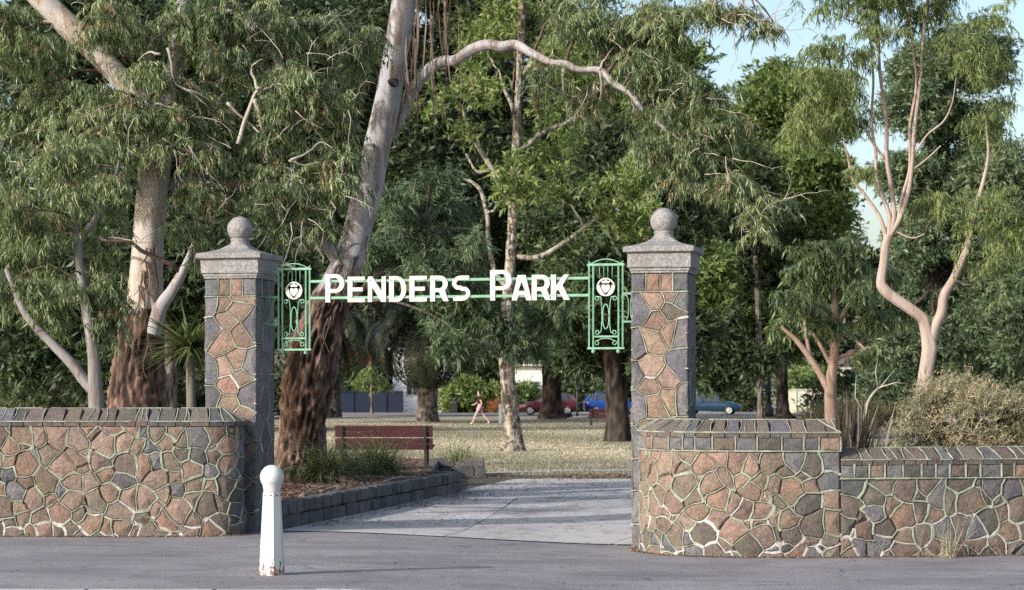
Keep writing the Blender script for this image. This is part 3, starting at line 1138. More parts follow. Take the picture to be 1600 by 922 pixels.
# ------------------------------------------------------------------ gate pillars
def pillar(c, base_z, label, seed):
    root = thing("gate_pillar", (c.x, c.y, base_z), label, "pillar", "gate pillars")
    rs = random.Random(seed)
    TOP = 3.345
    hw = W / 2
    q = MB()
    q.box((c.x, c.y, (TOP + base_z - 0.3) / 2), (W - 0.05, W - 0.05, TOP - base_z + 0.3), (G, N, Vector((0, 0, 1))))
    q.build("pillar_core", M['core'], root)
    point = MB()
    repair = MB()
    faces = [(N, G, True), (G, -N, False), (-N, -G, False), (-G, N, False)]
    for fi, (nrm, along, front) in enumerate(faces):
        def surf(u, v, h, nrm=nrm, along=along):
            p = c + along * (u - hw) + nrm * (hw - 0.025 + h)
            return Vector((p.x, p.y, v))
        v0 = base_z - 0.15
        vt = TOP - 0.002
        # squared top row
        rowh = 0.235
        cuts = [0, 0.19, 0.37, 0.53, W] if fi % 2 == 0 else [0, 0.24, 0.47, W]
        for k in range(len(cuts) - 1):
            a, b_ = cuts[k], cuts[k + 1]
            ring = [(a, vt - rowh), ((a + b_) / 2, vt - rowh + rs.uniform(-.01, .01)), (b_, vt - rowh), (b_ + (rs.uniform(-.015, .015) if b_ < W else 0), vt - rowh / 2), (b_, vt), (a, vt), (a, vt - rowh / 2)]
            qq = MB()
            stone_mesh(qq, ring, surf, 0.011, -0.002, 0.022, 0.030, 0.012, (0, W), rs)
            edge = k in (0, len(cuts) - 2)
            qq.build("quoin" if edge else "stone", M['stone'], root, None, vary(rs.choice(BLUE if edge or not front else ORANGE[:2] + BROWN[:1]), rs))
            if b_ < W:
                rib(point, [(b_, vt - rowh), (b_, vt)], surf, 0.0095, 0.028, 0, rs)
        rib(point, [(0.01, vt - rowh), (W / 2, vt - rowh), (W - 0.01, vt - rowh)], surf, 0.010, 0.030, 0, rs)
        v1 = vt - rowh
        pts, edge_ids = [], set()
        v = v0 + rs.uniform(0.1, 0.25)
        while v < v1 - 0.05:
            edge_ids.add(len(pts)); pts.append((0.06 + rs.uniform(0, 0.035), v))
            v += rs.uniform(0.36, 0.52)
        v = v0 + rs.uniform(0.1, 0.35)
        while v < v1 - 0.05:
            edge_ids.add(len(pts)); pts.append((W - 0.06 - rs.uniform(0, 0.035), v))
            v += rs.uniform(0.36, 0.52)
        v = v0 + 0.1
        while v < v1 - 0.02:
            if front:
                pts.append((0.29 + rs.uniform(-0.06, 0.04), v + rs.uniform(-.05, .05)))
                if rs.random() < 0.85:
                    pts.append((0.46 + rs.uniform(-0.05, 0.06), v + 0.12 + rs.uniform(-.05, .05)))
                v += rs.uniform(0.22, 0.32)
            else:
                pts.append((0.36 + rs.uniform(-0.06, 0.06), v))
                v += rs.uniform(0.34, 0.5)
        cells, edges = crazy_cells(pts, 0, W, v0, v1, 0.012, 0.02, rs)
        for (i, ring) in cells:
            qq = MB()
            stone_mesh(qq, ring, surf, 0.011, -0.002, rs.uniform(0.016, 0.026), rs.uniform(0.024, 0.034), 0.013, (0, W), rs)
            isq = i in edge_ids
            if isq or not front:
                col = rs.choice(BLUE)
            else:
                col = rs.choice(ORANGE * 4 + BROWN)
            qq.build("quoin" if isq else "stone", M['stone'], root, None, vary(col, rs))
        for e in edges:
            r = rs.random()
            if r < 0.07 and front:
                continue
            if r > 0.93 or (e[0][1] < 0.25 and r > 0.5):
                rib(repair, e, surf, rs.uniform(0.012, 0.022), 0.028, 0, rs)
            else:
                rib(point, e, surf, rs.uniform(0.0085, 0.012), 0.031 if front else 0.026, 0, rs)
    tag(point.build("pointing", M['pointing'], root), kind="stuff")
    tag(repair.build("repair_mortar", M['white_mortar'], root), kind="stuff")
    # moulded cap, concave roof, neck and ball
    q = MB()
    prof = [(0.355, TOP - 0.004), (0.372, TOP), (0.372, TOP + 0.022), (0.384, TOP + 0.030), (0.384, TOP + 0.058), (0.402, TOP + 0.066), (0.406, TOP + 0.075), (0.406, TOP + 0.235),
            (0.418, TOP + 0.246), (0.438, TOP + 0.256), (0.452, TOP + 0.262), (0.456, TOP + 0.268), (0.456, TOP + 0.318), (0.446, TOP + 0.330), (0.30, TOP + 0.366), (0.21, TOP + 0.398), (0.165, TOP + 0.430), (0.13, TOP + 0.455), (0.05, TOP + 0.456)]
    vs, fs = [], []
    nn = 6
    ringn = nn * 4
    for (r, z) in prof:
        corner = [(-1, -1), (1, -1), (1, 1), (-1, 1)]
        for k in range(4):
            a, b_ = corner[k], corner[(k + 1) % 4]
            for j in range(nn):
                t = j / nn
                u_, w_ = (a[0] + (b_[0] - a[0]) * t), (a[1] + (b_[1] - a[1]) * t)
                rr = r - (0.006 if j == 0 else 0) + rs.uniform(-0.002, 0.002)
                p = c + G * (u_ * rr) - N * (w_ * rr)
                vs.append((p.x, p.y, z + rs.uniform(-0.0015, 0.0015)))
    for i in range(len(prof) - 1):
        for k in range(ringn):
            k2 = (k + 1) % ringn
            fs.append((i * ringn + k, i * ringn + k2, (i + 1) * ringn + k2, (i + 1) * ringn + k))
    fs.append(tuple((len(prof) - 1) * ringn + k for k in range(ringn)))
    q.add(vs, fs)
    cap = q.build("pillar_cap", M['cap'], root)
    q = MB()
    for (nrm, along) in ((N, G), (G, -N)):
        for (du, dz, lu, lz) in ((0, 0.085, 0.46, 0.006), (0, 0.165, 0.46, 0.006), (-0.23, 0.125, 0.006, 0.08), (0.23, 0.125, 0.006, 0.08)):
            p = c + along * du + nrm * 0.4065
            q.box((p.x, p.y, TOP + dz), (lu, 0.006, lz), (along, nrm, Vector((0, 0, 1))))
    q.build("frieze_panel", M['cap'], cap)
    q = MB()
    q.lathe((c.x, c.y, TOP), [(0.16, 0.425), (0.150, 0.452), (0.132, 0.475), (0.122, 0.495), (0.122, 0.52), (0.132, 0.535), (0.10, 0.56)], 28)
    q.build("neck", M['cap'], root)
    q = MB()
    q.ball((c.x, c.y, TOP + 0.672), 0.171, 36, 24)
    q.v = [tuple(Vector(p) + (Vector(p) - Vector((c.x, c.y, TOP + 0.672))).normalized() * 0.004 * noise.noise(Vector(p) * 14)) for p in q.v]
    q.build("ball_finial", M['cap'], root)
    return root


pillar(CL, 0.0, "stone gate pillar with ball finial on the left, behind the white bollard", 3)
pillar(CR, -0.108, "stone gate pillar with ball finial on the right of the opening", 4)

# ------------------------------------------------------------------ the hanging gate sign
sgn = thing("gate_sign", tuple(CL + G * 2.86 + Vector((0, 0, 2.4))), "green iron sign with white letters hung across the opening between the two pillars", "sign")


def gp(t, z, h=0.0):
    p = CL + G * t + N * h
    return Vector((p.x, p.y, z))


for z in (3.308, 3.088):
    q = MB()
    q.bar(gp(0.98, z), gp(4.752, z), 0.036, 0.016, (0, 0, 1), 0, 0.003)
    q.build("rail", M['green_paint'], sgn)


def arc(cx, cy, rx, ry, a0, a1, n):
    return [(cx + rx * math.cos(rad(a0 + (a1 - a0) * i / n)), cy + ry * math.sin(rad(a0 + (a1 - a0) * i / n))) for i in range(n + 1)]


def glyph(ch, w, H):
    """outline and holes of one sign letter, w wide and H tall, heavy geometric strokes"""
    s = 0.066
    hz = 0.050
    if ch == 'E':
        m = H * 0.50
        return [(0, 0), (w, 0), (w, hz), (s, hz), (s, m - hz / 2), (w * .88, m - hz / 2), (w * .88, m + hz / 2), (s, m + hz / 2), (s, H - hz), (w, H - hz), (w, H), (0, H)], []
    if ch == 'N':
        s = 0.058
        return [(0, 0), (s, 0), (s, H * .58), (w - s * 1.05, 0), (w, 0), (w, H), (w - s, H), (w - s, H * .42), (s * 1.05, H), (0, H)], []
    if ch == 'D':
        r = w * 0.55
        o = [(0, 0)] + arc(w - r, H / 2, r, H / 2, -90, 90, 16) + [(0, H)]
        h = [(s, hz)] + arc(w - r, H / 2, r - s, H / 2 - hz, -90, 90, 12) + [(s, H - hz)]
        return o, [h[::-1]]
    if ch == 'P':
        y0 = H * 0.34
        ry = (H - y0) / 2
        r = min(ry, w * .55)
        o = [(0, 0), (s, 0), (s, y0)] + arc(w - r, y0 + ry, r, ry, -90, 90, 14) + [(0, H)]
        h = [(s, y0 + hz)] + arc(w - r, y0 + ry, r - s, ry - hz, -90, 90, 10) + [(s, H - hz)]
        return o, [h[::-1]]
    if ch == 'R':
        y0 = H * 0.36
        ry = (H - y0) / 2
        r = min(ry, w * .5)
        xr = w - 0.012
        o = [(0, 0), (s, 0), (s, y0), (w * .48, y0), (w - s * 1.02, 0), (w, 0), (w * .80, y0 + 0.018)] + arc(xr - r, y0 + ry, r, ry, -52, 90, 12) + [(0, H)]
        h = [(s, y0 + hz)] + arc(xr - r, y0 + ry, r - s, ry - hz, -90, 90, 10) + [(s, H - hz)]
        return o, [h[::-1]]
    if ch == 'A':
        m = w / 2
        k = 0.062
        o = [(0, 0), (s, 0), (s + k * .45, H * .2), (w - s - k * .45, H * .2), (w - s, 0), (w, 0), (m + .052, H), (m - .052, H)]
        h = [(m, H * .74), (m - 0.045, H * .37), (m + 0.045, H * .37)]
        return o, [h]
    if ch == 'K':
        return [(0, 0), (s, 0), (s, H * .33), (s + .028, H * .42), (w - s * 1.15, 0), (w, 0), (s + .085, H * .58), (w - .012, H), (w - s * 1.2, H), (s, H * .55), (s, H), (0, H)], []
    if ch == 'S':
        # a stroke of even width along an S shaped centre line
        t = s * 0.46
        r = H * 0.25 - t * 0.42
        cx = w / 2
        rx = w / 2 - t
        top = arc(cx, H - t - r, rx, r, 28, 270, 14)
        bot = arc(cx, t + r, rx, r, 90, -152, 14)
        top[-1] = (cx, H / 2 + 0.003)
        c = top[:-1] + [(cx - 0.02, H / 2 + 0.008), (cx + 0.02, H / 2 - 0.008)] + bot[1:]
        c = [(w - t * .6, H - t * 1.0)] + [p for p in top[4:-2]] + [(cx - 0.02, H / 2 + 0.010), (cx + 0.02, H / 2 - 0.010)] + [p for p in bot[2:-4]] + [(t * .6, t)]
        L, R_ = [], []
        n = len(c)
        for i in range(n):
            a, b_ = c[max(0, i - 1)], c[min(n - 1, i + 1)]
            dx, dy = b_[0] - a[0], b_[1] - a[1]
            l = math.hypot(dx, dy)
            L.append((c[i][0] - dy / l * t * .88, c[i][1] + dx / l * t * .88))
            R_.append((c[i][0] + dy / l * t * .88, c[i][1] - dx / l * t * .88))
        return R_ + L[::-1], []


def lettering(word, t0, t1, widths, z0, H, H0):
    tot = sum(widths)
    gap = (t1 - t0 - tot) / (len(word) - 1)
    x = t0
    for i, (ch, w) in enumerate(zip(word, widths)):
        hh = H0 if i == 0 else H
        o, holes = glyph(ch, w, hh)
        q = MB()
        to3 = lambda a, c, h, x=x: gp(x + a, z0 + c, h)
        q.prism(o, holes, to3, 0.0095, 0.021)
        lt = q.build("letter", M['white_paint'], sgn)
        for zz in (3.308, 3.088):
            q = MB()
            q.lathe(gp(x + 0.035, zz, 0.0205), [(0.007, 0), (0.007, 0.003), (0.004, 0.005)], 8, 0, False, (G, Vector((0, 0, 1)), N))
            q.build("bolt", M['rust'], lt)
        x += w + gap


lettering("PENDERS", 1.205, 3.185, [0.262, 0.235, 0.245, 0.235, 0.235, 0.25, 0.25], 3.028, 0.335, 0.372)
lettering("PARK", 3.448, 4.505, [0.285, 0.262, 0.25, 0.25], 3.030, 0.327, 0.395)


def iron_panel(t_in, t_out, flip):
    """ornamental panel between the rails and a pillar; flip mirrors it"""
    wdt = abs(t_out - t_in)
    zb, zt_ = 2.412, 3.468
    X = lambda s_: t_in + (t_out - t_in) * s_          # s_ 0..1 across the panel
    q = MB()
    for s_ in (0.0, 0.125, 0.875, 1.0):
        q.bar(gp(X(s_), zb), gp(X(s_), zt_), 0.022, 0.022, (1, 0, 0), 0, 0.003)
    e = 0.055
    q.bar(gp(X(-e), zt_ + 0.008), gp(X(1 + e), zt_ + 0.008), 0.032, 0.03, (0, 0, 1), 0, 0.003)
    q.bar(gp(X(-e), zb - 0.006), gp(X(1 + e), zb - 0.006), 0.028, 0.03, (0, 0, 1), 0, 0.003)
    q.bar(gp(X(0.13), 2.556), gp(X(0.87), 2.556), 0.026, 0.02, (0, 0, 1), 0, 0.003)
    frame = q.build("sign_panel", M['green_paint'], sgn)
    q = MB()
    pts = [gp(X(-0.02), zt_ + 0.055), gp(X(0.02), zt_ + 0.03)] + [gp(X(0.09 + 0.82 * i / 12), zt_ + 0.024 + 0.055 * math.sin(math.pi * i / 12) ** 0.8) for i in range(13)] + [gp(X(0.98), zt_ + 0.03), gp(X(1.02), zt_ + 0.055)]
    q.tube(pts, 0.009, 6)
    q.build("top_arch", M['green_paint'], frame)
    for s_ in (0.31, 0.44, 0.56, 0.69):
        q = MB()
        q.tube([gp(X(s_), zt_), gp(X(s_), 3.30)], 0.0055, 6)
        q.build("rod", M['green_paint'], frame)
    for s_ in (0.13, 0.87):
        q = MB()
        q.ball(gp(X(s_), zb - 0.046), 0.027, 12, 8)
        q.build("ball_foot", M['green_paint'], frame)
    # long oval
    q = MB()
    q.tube([gp(X(0.5) + 0.040 * math.cos(a), 2.812 + 0.158 * math.sin(a) * (abs(math.sin(a)) ** -0.25 if abs(math.sin(a)) > .01 else 1)) for a in [2 * math.pi * i / 28 for i in range(29)]], 0.008, 6)
    q.build("oval", M['green_paint'], frame)
    # lyre shaped scrolls either side of it
    for sg in (-1, 1):
        c = X(0.5)
        k = sg * (1 if t_out > t_in else -1)
        def curl(cx, cz, r, a0, a1, n=12):
            return [(cx + r * (1 - 0.45 * i / n) * math.cos(rad(a0 + (a1 - a0) * i / n)), cz + r * (1 - 0.45 * i / n) * math.sin(rad(a0 + (a1 - a0) * i / n))) for i in range(n + 1)]
        top = curl(0.113, 3.045, 0.030, 60, -260)[::-1]
        body = spline([(0.070, 3.065), (0.056, 2.98), (0.050, 2.82), (0.056, 2.67), (0.066, 2.615)], 6).tolist()
        botm = curl(0.108, 2.612, 0.030, -90, 235)
        q = MB()
        q.tube([gp(c + sg * p[0], p[1]) for p in top + body + botm], 0.007, 6)
        q.build("scroll", M['green_paint'], frame)
        q = MB()
        low = curl(0.112, 2.475, 0.030, 60, -280)[::-1]
        body = spline([(0.092, 2.51), (0.055, 2.527), (0.0, 2.532)], 5).tolist()
        q.tube([gp(c + sg * p[0], p[1]) for p in low + body], 0.007, 6)
        q.build("scroll", M['green_paint'], frame)
    # white crest roundel: ring, heart shaped shield, leaves and a small crown
    cz, c = 3.190, X(0.5)
    R0 = 0.117
    q = MB()
    to3 = lambda a, b_, h: gp(c + a, cz + b_, h)
    q.prism(arc(0, 0, R0, R0, 0, 351, 39), [arc(0, 0, R0 - 0.017, R0 - 0.017, 0, 351, 39)[::-1]], to3, -0.008, 0.014)
    ron = q.build("roundel", M['white_paint'], frame)
    q = MB()
    heart = [(0, -0.078), (0.032, -0.052), (0.055, -0.012), (0.052, 0.022), (0.028, 0.036), (0, 0.020), (-0.028, 0.036), (-0.052, 0.022), (-0.055, -0.012), (-0.032, -0.052)]
    q.prism(heart, [], to3, -0.006, 0.018)
    for sg in (-1, 1):
        leaf = [(sg * 0.012, -0.100), (sg * 0.060, -0.082), (sg * 0.098, -0.030), (sg * 0.101, 0.008), (sg * 0.076, 0.030), (sg * 0.070, -0.010), (sg * 0.046, -0.052)]
        q.prism(leaf if sg > 0 else leaf[::-1], [], to3, -0.006, 0.015)
    q.prism([(-0.045, 0.050), (0.045, 0.050), (0.058, 0.082), (0.028, 0.074), (0.0, 0.100), (-0.028, 0.074), (-0.058, 0.082)], [], to3, -0.006, 0.016)
    q.build("crest", M['white_paint'], ron)
    # bracket back to the pillar
    tw = (CL - CL).length
    wall_t = 0.355 if t_in < 2 else 5.368
    edge = t_in if t_in < 2 else t_out
    for z in (3.105, 2.745):
        q = MB()
        q.bar(gp(wall_t, z), gp(edge, z), 0.026, 0.022, (0, 0, 1), 0, 0.002)
        q.build("bracket_bar", M['green_paint'], frame)
    mid = (wall_t + edge) / 2
    dirn = 1 if edge > wall_t else -1
    for s0 in (-1, 1):
        q = MB()
        o = s0 * 0.028
        q.tube([gp(mid + s0 * 0.058 + 0.022 * math.cos(a), 3.062 + 0.022 * math.sin(a)) for a in [i * 0.5 for i in range(10)]], 0.006, 6)
        q.tube([gp(mid + s0 * 0.058 + 0.022 * math.cos(a), 2.788 + 0.022 * math.sin(a)) for a in [i * 0.5 for i in range(10)]], 0.006, 6)
        q.tube([gp(mid + s0 * p[0], p[1]) for p in spline([(0.04, 3.088), (0.018, 3.03), (0.014, 2.925), (0.018, 2.82), (0.04, 2.762)], 5).tolist()], 0.006, 6)
        q.build("bracket_scroll", M['green_paint'], frame)


iron_panel(0.543, 0.980, False)
iron_panel(4.752, 5.190, True)

# ------------------------------------------------------------------ white bollard
bl = P(425, 898, 21.27)
bl.z = 0
root = thing("bollard", bl, "white round headed timber bollard flaking at its foot, on the asphalt pavement", "bollard")
q = MB()
prof = [(0.122, -0.12), (0.122, 0.0), (0.118, 0.06), (0.106, 0.35), (0.094, 0.62), (0.085, 0.80), (0.083, 0.845)]
vs, fs = [], []
SQ = []
for (r, z) in prof:
    ca = r * 0.42
    ring = [(r, -ca), (r, ca), (ca, r), (-ca, r), (-r, ca), (-r, -ca), (-ca, -r), (ca, -r)]
    for (a, b_) in ring:
        ang = rad(38)
        vs.append((bl.x + a * math.cos(ang) - b_ * math.sin(ang), bl.y + a * math.sin(ang) + b_ * math.cos(ang), z))
for i in range(len(prof) - 1):
    for k in range(8):
        k2 = (k + 1) % 8
        fs.append((i * 8 + k, i * 8 + k2, (i + 1) * 8 + k2, (i + 1) * 8 + k))
fs.append(tuple(6 * 8 + k for k in range(8)))
q.add(vs, fs)
q.build("shaft", M['bollard'], root)
q = MB()
hp = [(0.080, 0.838), (0.086, 0.862)] + [(0.121 * math.sin(rad(a)), 0.992 - 0.124 * math.cos(rad(a))) for a in range(52, 180, 8)] + [(0.002, 1.116)]
q.lathe((bl.x, bl.y, 0), hp, 32)
q.build("round_head", M['bollard'], root)
q = MB()
q.lathe((bl.x, bl.y, 0), [(0.0868, 0.80), (0.0905, 0.803), (0.0905, 0.812), (0.0868, 0.815)], 8, 0, False)
o = q.build("groove_band", M['black_metal'], root)

# ------------------------------------------------------------------ raised bed with its bluestone edging
BZ = 0.36
q = MB()
poly = [(-3.14, 28.25), (-1.13, 38.25), (-1.55, 38.5), (-1.62, 45.0), (-0.66, 45.1), (-0.7, 46.0), (-20, 46.5), (-20, 29.0), (-4.4, 28.6)]


def in_poly(x, y, pl=poly):
    r = False
    n = len(pl)
    for i in range(n):
        a, b_ = pl[i], pl[(i + 1) % n]
        if (a[1] > y) != (b_[1] > y) and x < (b_[0] - a[0]) * (y - a[1]) / (b_[1] - a[1]) + a[0]:
            r = not r
    return r


def bed_z(x, y):
    return BZ - 0.03 + 0.05 * noise.noise(Vector((x * 0.9, y * 0.9, 3))) + 0.02 * noise.noise(Vector((x * 4, y * 4, 5)))


xs_ = [-20, -16, -13, -11, -9.5, -8.5, -7.5] + [-7 + 0.12 * i for i in range(56)]
ys_ = [28.1 + 0.2 * j for j in range(92)]
vs = [(x, y, bed_z(x, y) if True else 0) for y in ys_ for x in xs_]
fs = []
nx = len(xs_)
for j in range(len(ys_) - 1):
    for i in range(nx - 1):
        if in_poly((xs_[i] + xs_[i + 1]) / 2, (ys_[j] + ys_[j + 1]) / 2):
            fs.append((j * nx + i, j * nx + i + 1, (j + 1) * nx + i + 1, (j + 1) * nx + i))
q.add(vs, fs, 0, True)
tag(q.build("garden_bed", M['mulch']), kind="structure")


def edging(p, q_, label, seed, courses, hgt, bl_len=0.36, depth=0.22):
    rs = random.Random(seed)
    p, q_ = Vector((*p, 0)), Vector((*q_, 0))
    a = (q_ - p)
    L = a.length
    a.normalize()
    s_ = Vector((a.y, -a.x, 0))
    root = thing("stone_edging", tuple(p), label, "edging", "bluestone edgings of the raised bed")
    for k in range(courses):
        u = -rs.uniform(0, 0.2)
        while u < L:
            l = rs.uniform(0.75, 1.25) * bl_len
            u0, u1 = max(0, u), min(L, u + l)
            if u1 - u0 > 0.06:
                c = p + a * ((u0 + u1) / 2) + s_ * rs.uniform(-0.012, 0.012)
                g0 = ground_z(c.x, c.y)
                h = hgt / courses
                q = MB()
                q.box((c.x, c.y, g0 + h * (k + 0.5) - 0.01), (u1 - u0 - 0.012, depth + rs.uniform(-.02, .02), h - 0.010), (a, s_, Vector((0, 0, 1))), 0, 0.018)
                jit = 0.009
                q.v = [(v[0] + rs.uniform(-jit, jit), v[1] + rs.uniform(-jit, jit), v[2] + rs.uniform(-jit, jit)) for v in q.v]
                q.build("block", M['bluestone'], root, None, vary(rs.choice([(0.085, 0.088, 0.098), (0.07, 0.072, 0.078), (0.105, 0.10, 0.10)]), rs))
            u += l
    return root


edging((-3.16, 28.02), (-1.03, 38.3), "long low bluestone edging of the bed along the left of the driveway", 21, 2, 0.385)
edging((-1.08, 38.42), (-1.62, 38.55), "short bluestone return at the far end of the driveway edging", 22, 2, 0.385)
edging((-1.60, 38.7), (-1.68, 44.8), "bluestone edging running back past the near park bench", 23, 2, 0.36)
edging((-1.72, 45.0), (-0.56, 45.0), "stubby two course bluestone edging beyond the near bench, at lawn edge", 24, 2, 0.40, 0.5)

# ------------------------------------------------------------------ foliage tools
def unit(v):
    return v / np.maximum(np.linalg.norm(v, axis=-1, keepdims=True), 1e-9)


def make_spray(kind, rng):
    """leaf table of one twig: base(3) dir(3) side(3) length width, plus twig segments"""
    rows, tw = [], []
    if kind == 'gum':
        # an arching twig with long leaves hanging from it
        for s in range(3):
            L = rng.uniform(0.28, 0.55)
            yaw = rng.uniform(0, 2 * math.pi)
            el = rng.uniform(-0.3, 0.7)
            d = np.array([math.cos(yaw) * math.cos(el), math.sin(yaw) * math.cos(el), math.sin(el)])
            p = np.zeros(3)
            seg = 7
            for k in range(seg):
                q = p + d * L / seg
                tw.append((p.copy(), q.copy()))
                d = unit(d + np.array([0, 0, -0.24]) + rng.normal(0, 0.06, 3))
                for j in range(3):
                    b = p + (q - p) * rng.uniform(0, 1)
                    ld = unit(d * 0.35 + np.array([0, 0, -1.0]) + rng.normal(0, 0.42, 3))
                    rows.append((b, ld, rng.uniform(0.10, 0.19), rng.uniform(0.014, 0.023)))
                p = q
    elif kind == 'willow':
        for s in range(3):
            L = rng.uniform(0.4, 0.75)
            yaw = rng.uniform(0, 2 * math.pi)
            el = rng.uniform(-0.5, 0.5)
            d = np.array([math.cos(yaw) * math.cos(el), math.sin(yaw) * math.cos(el), math.sin(el)])
            p = np.zeros(3)
            seg = 9
            for k in range(seg):
                q = p + d * L / seg
                tw.append((p.copy(), q.copy()))
                d = unit(d + np.array([0, 0, -0.4]) + rng.normal(0, 0.05, 3))
                for j in range(3):
                    b = p + (q - p) * rng.uniform(0, 1)
                    ld = unit(d * 0.9 + np.array([0, 0, -0.6]) + rng.normal(0, 0.3, 3))
                    rows.append((b, ld, rng.uniform(0.10, 0.17), rng.uniform(0.013, 0.020)))
                p = q
    elif kind == 'tuft':
        # leaves bursting outwards from twig ends, upright tufts
        for s in range(5):
            d = unit(rng.normal(0, 1, 3) + np.array([0, 0, 0.6]))
            e = d * rng.uniform(0.15, 0.42)
            tw.append((np.zeros(3), e))
            for j in range(11):
                ld = unit(d * 0.7 + rng.normal(0, 0.6, 3) + np.array([0, 0, -0.15]))
                rows.append((e - d * rng.uniform(0, 0.12), ld, rng.uniform(0.13, 0.24), rng.uniform(0.035, 0.06)))
    elif kind == 'fine':
        # soft drooping needles in plumes
        for s in range(6):
            d = unit(rng.normal(0, 1, 3) + np.array([0, 0, 0.25]))
            L = rng.uniform(0.25, 0.5)
            p = np.zeros(3)
            for k in range(5):
                q = p + d * L / 5
                tw.append((p.copy(), q.copy()))
                d = unit(d + np.array([0, 0, -0.2]) + rng.normal(0, 0.1, 3))
                for j in range(6):
                    b = p + (q - p) * rng.uniform(0, 1)
                    ld = unit(d * 0.8 + rng.normal(0, 0.5, 3) + np.array([0, 0, -0.35]))
                    rows.append((b, ld, rng.uniform(0.10, 0.20), rng.uniform(0.006, 0.011)))
                p = q
    elif kind == 'pad':
        # flat layered pads of small leaves
        for s in range(46):
            a, r = rng.uniform(0, 2 * math.pi), 0.5 * math.sqrt(rng.uniform(0, 1))
            b = np.array([r * math.cos(a), r * math.sin(a), 0.12 * (1 - (r / 0.5) ** 2) + rng.normal(0, 0.05)])
            ld = unit(np.array([math.cos(a), math.sin(a), 0.5]) + rng.normal(0, 0.6, 3))
            rows.append((b, ld, rng.uniform(0.12, 0.22), rng.uniform(0.05, 0.085)))
        for s in range(4):
            a = s * 1.57 + rng.uniform(-.5, .5)
            tw.append((np.array([0, 0, -0.12]), np.array([0.35 * math.cos(a), 0.35 * math.sin(a), 0.03])))
    elif kind == 'twiggy':
        for s in range(10):
            d = unit(rng.normal(0, 0.7, 3) + np.array([0, 0, 0.8]))
            e = d * rng.uniform(0.12, 0.3)
            tw.append((np.zeros(3), e))
            for j in range(9):
                ld = unit(d * 0.6 + rng.normal(0, 0.6, 3))
                rows.append((e * rng.uniform(0.3, 1.0), ld, rng.uniform(0.030, 0.065), rng.uniform(0.007, 0.014)))
    B = np.array([r[0] for r in rows])
    D = np.array([r[1] for r in rows])
    Ln = np.array([r[2] for r in rows])
    Wd = np.array([r[3] for r in rows])
    T = np.array([[t[0], t[1]] for t in tw])
    return B, D, Ln, Wd, T


TPL_RNG = np.random.default_rng(3)
SPRAYS = {k: [make_spray(k, TPL_RNG) for _ in range(9)] for k in ('gum', 'willow', 'tuft', 'fine', 'pad', 'twiggy')}


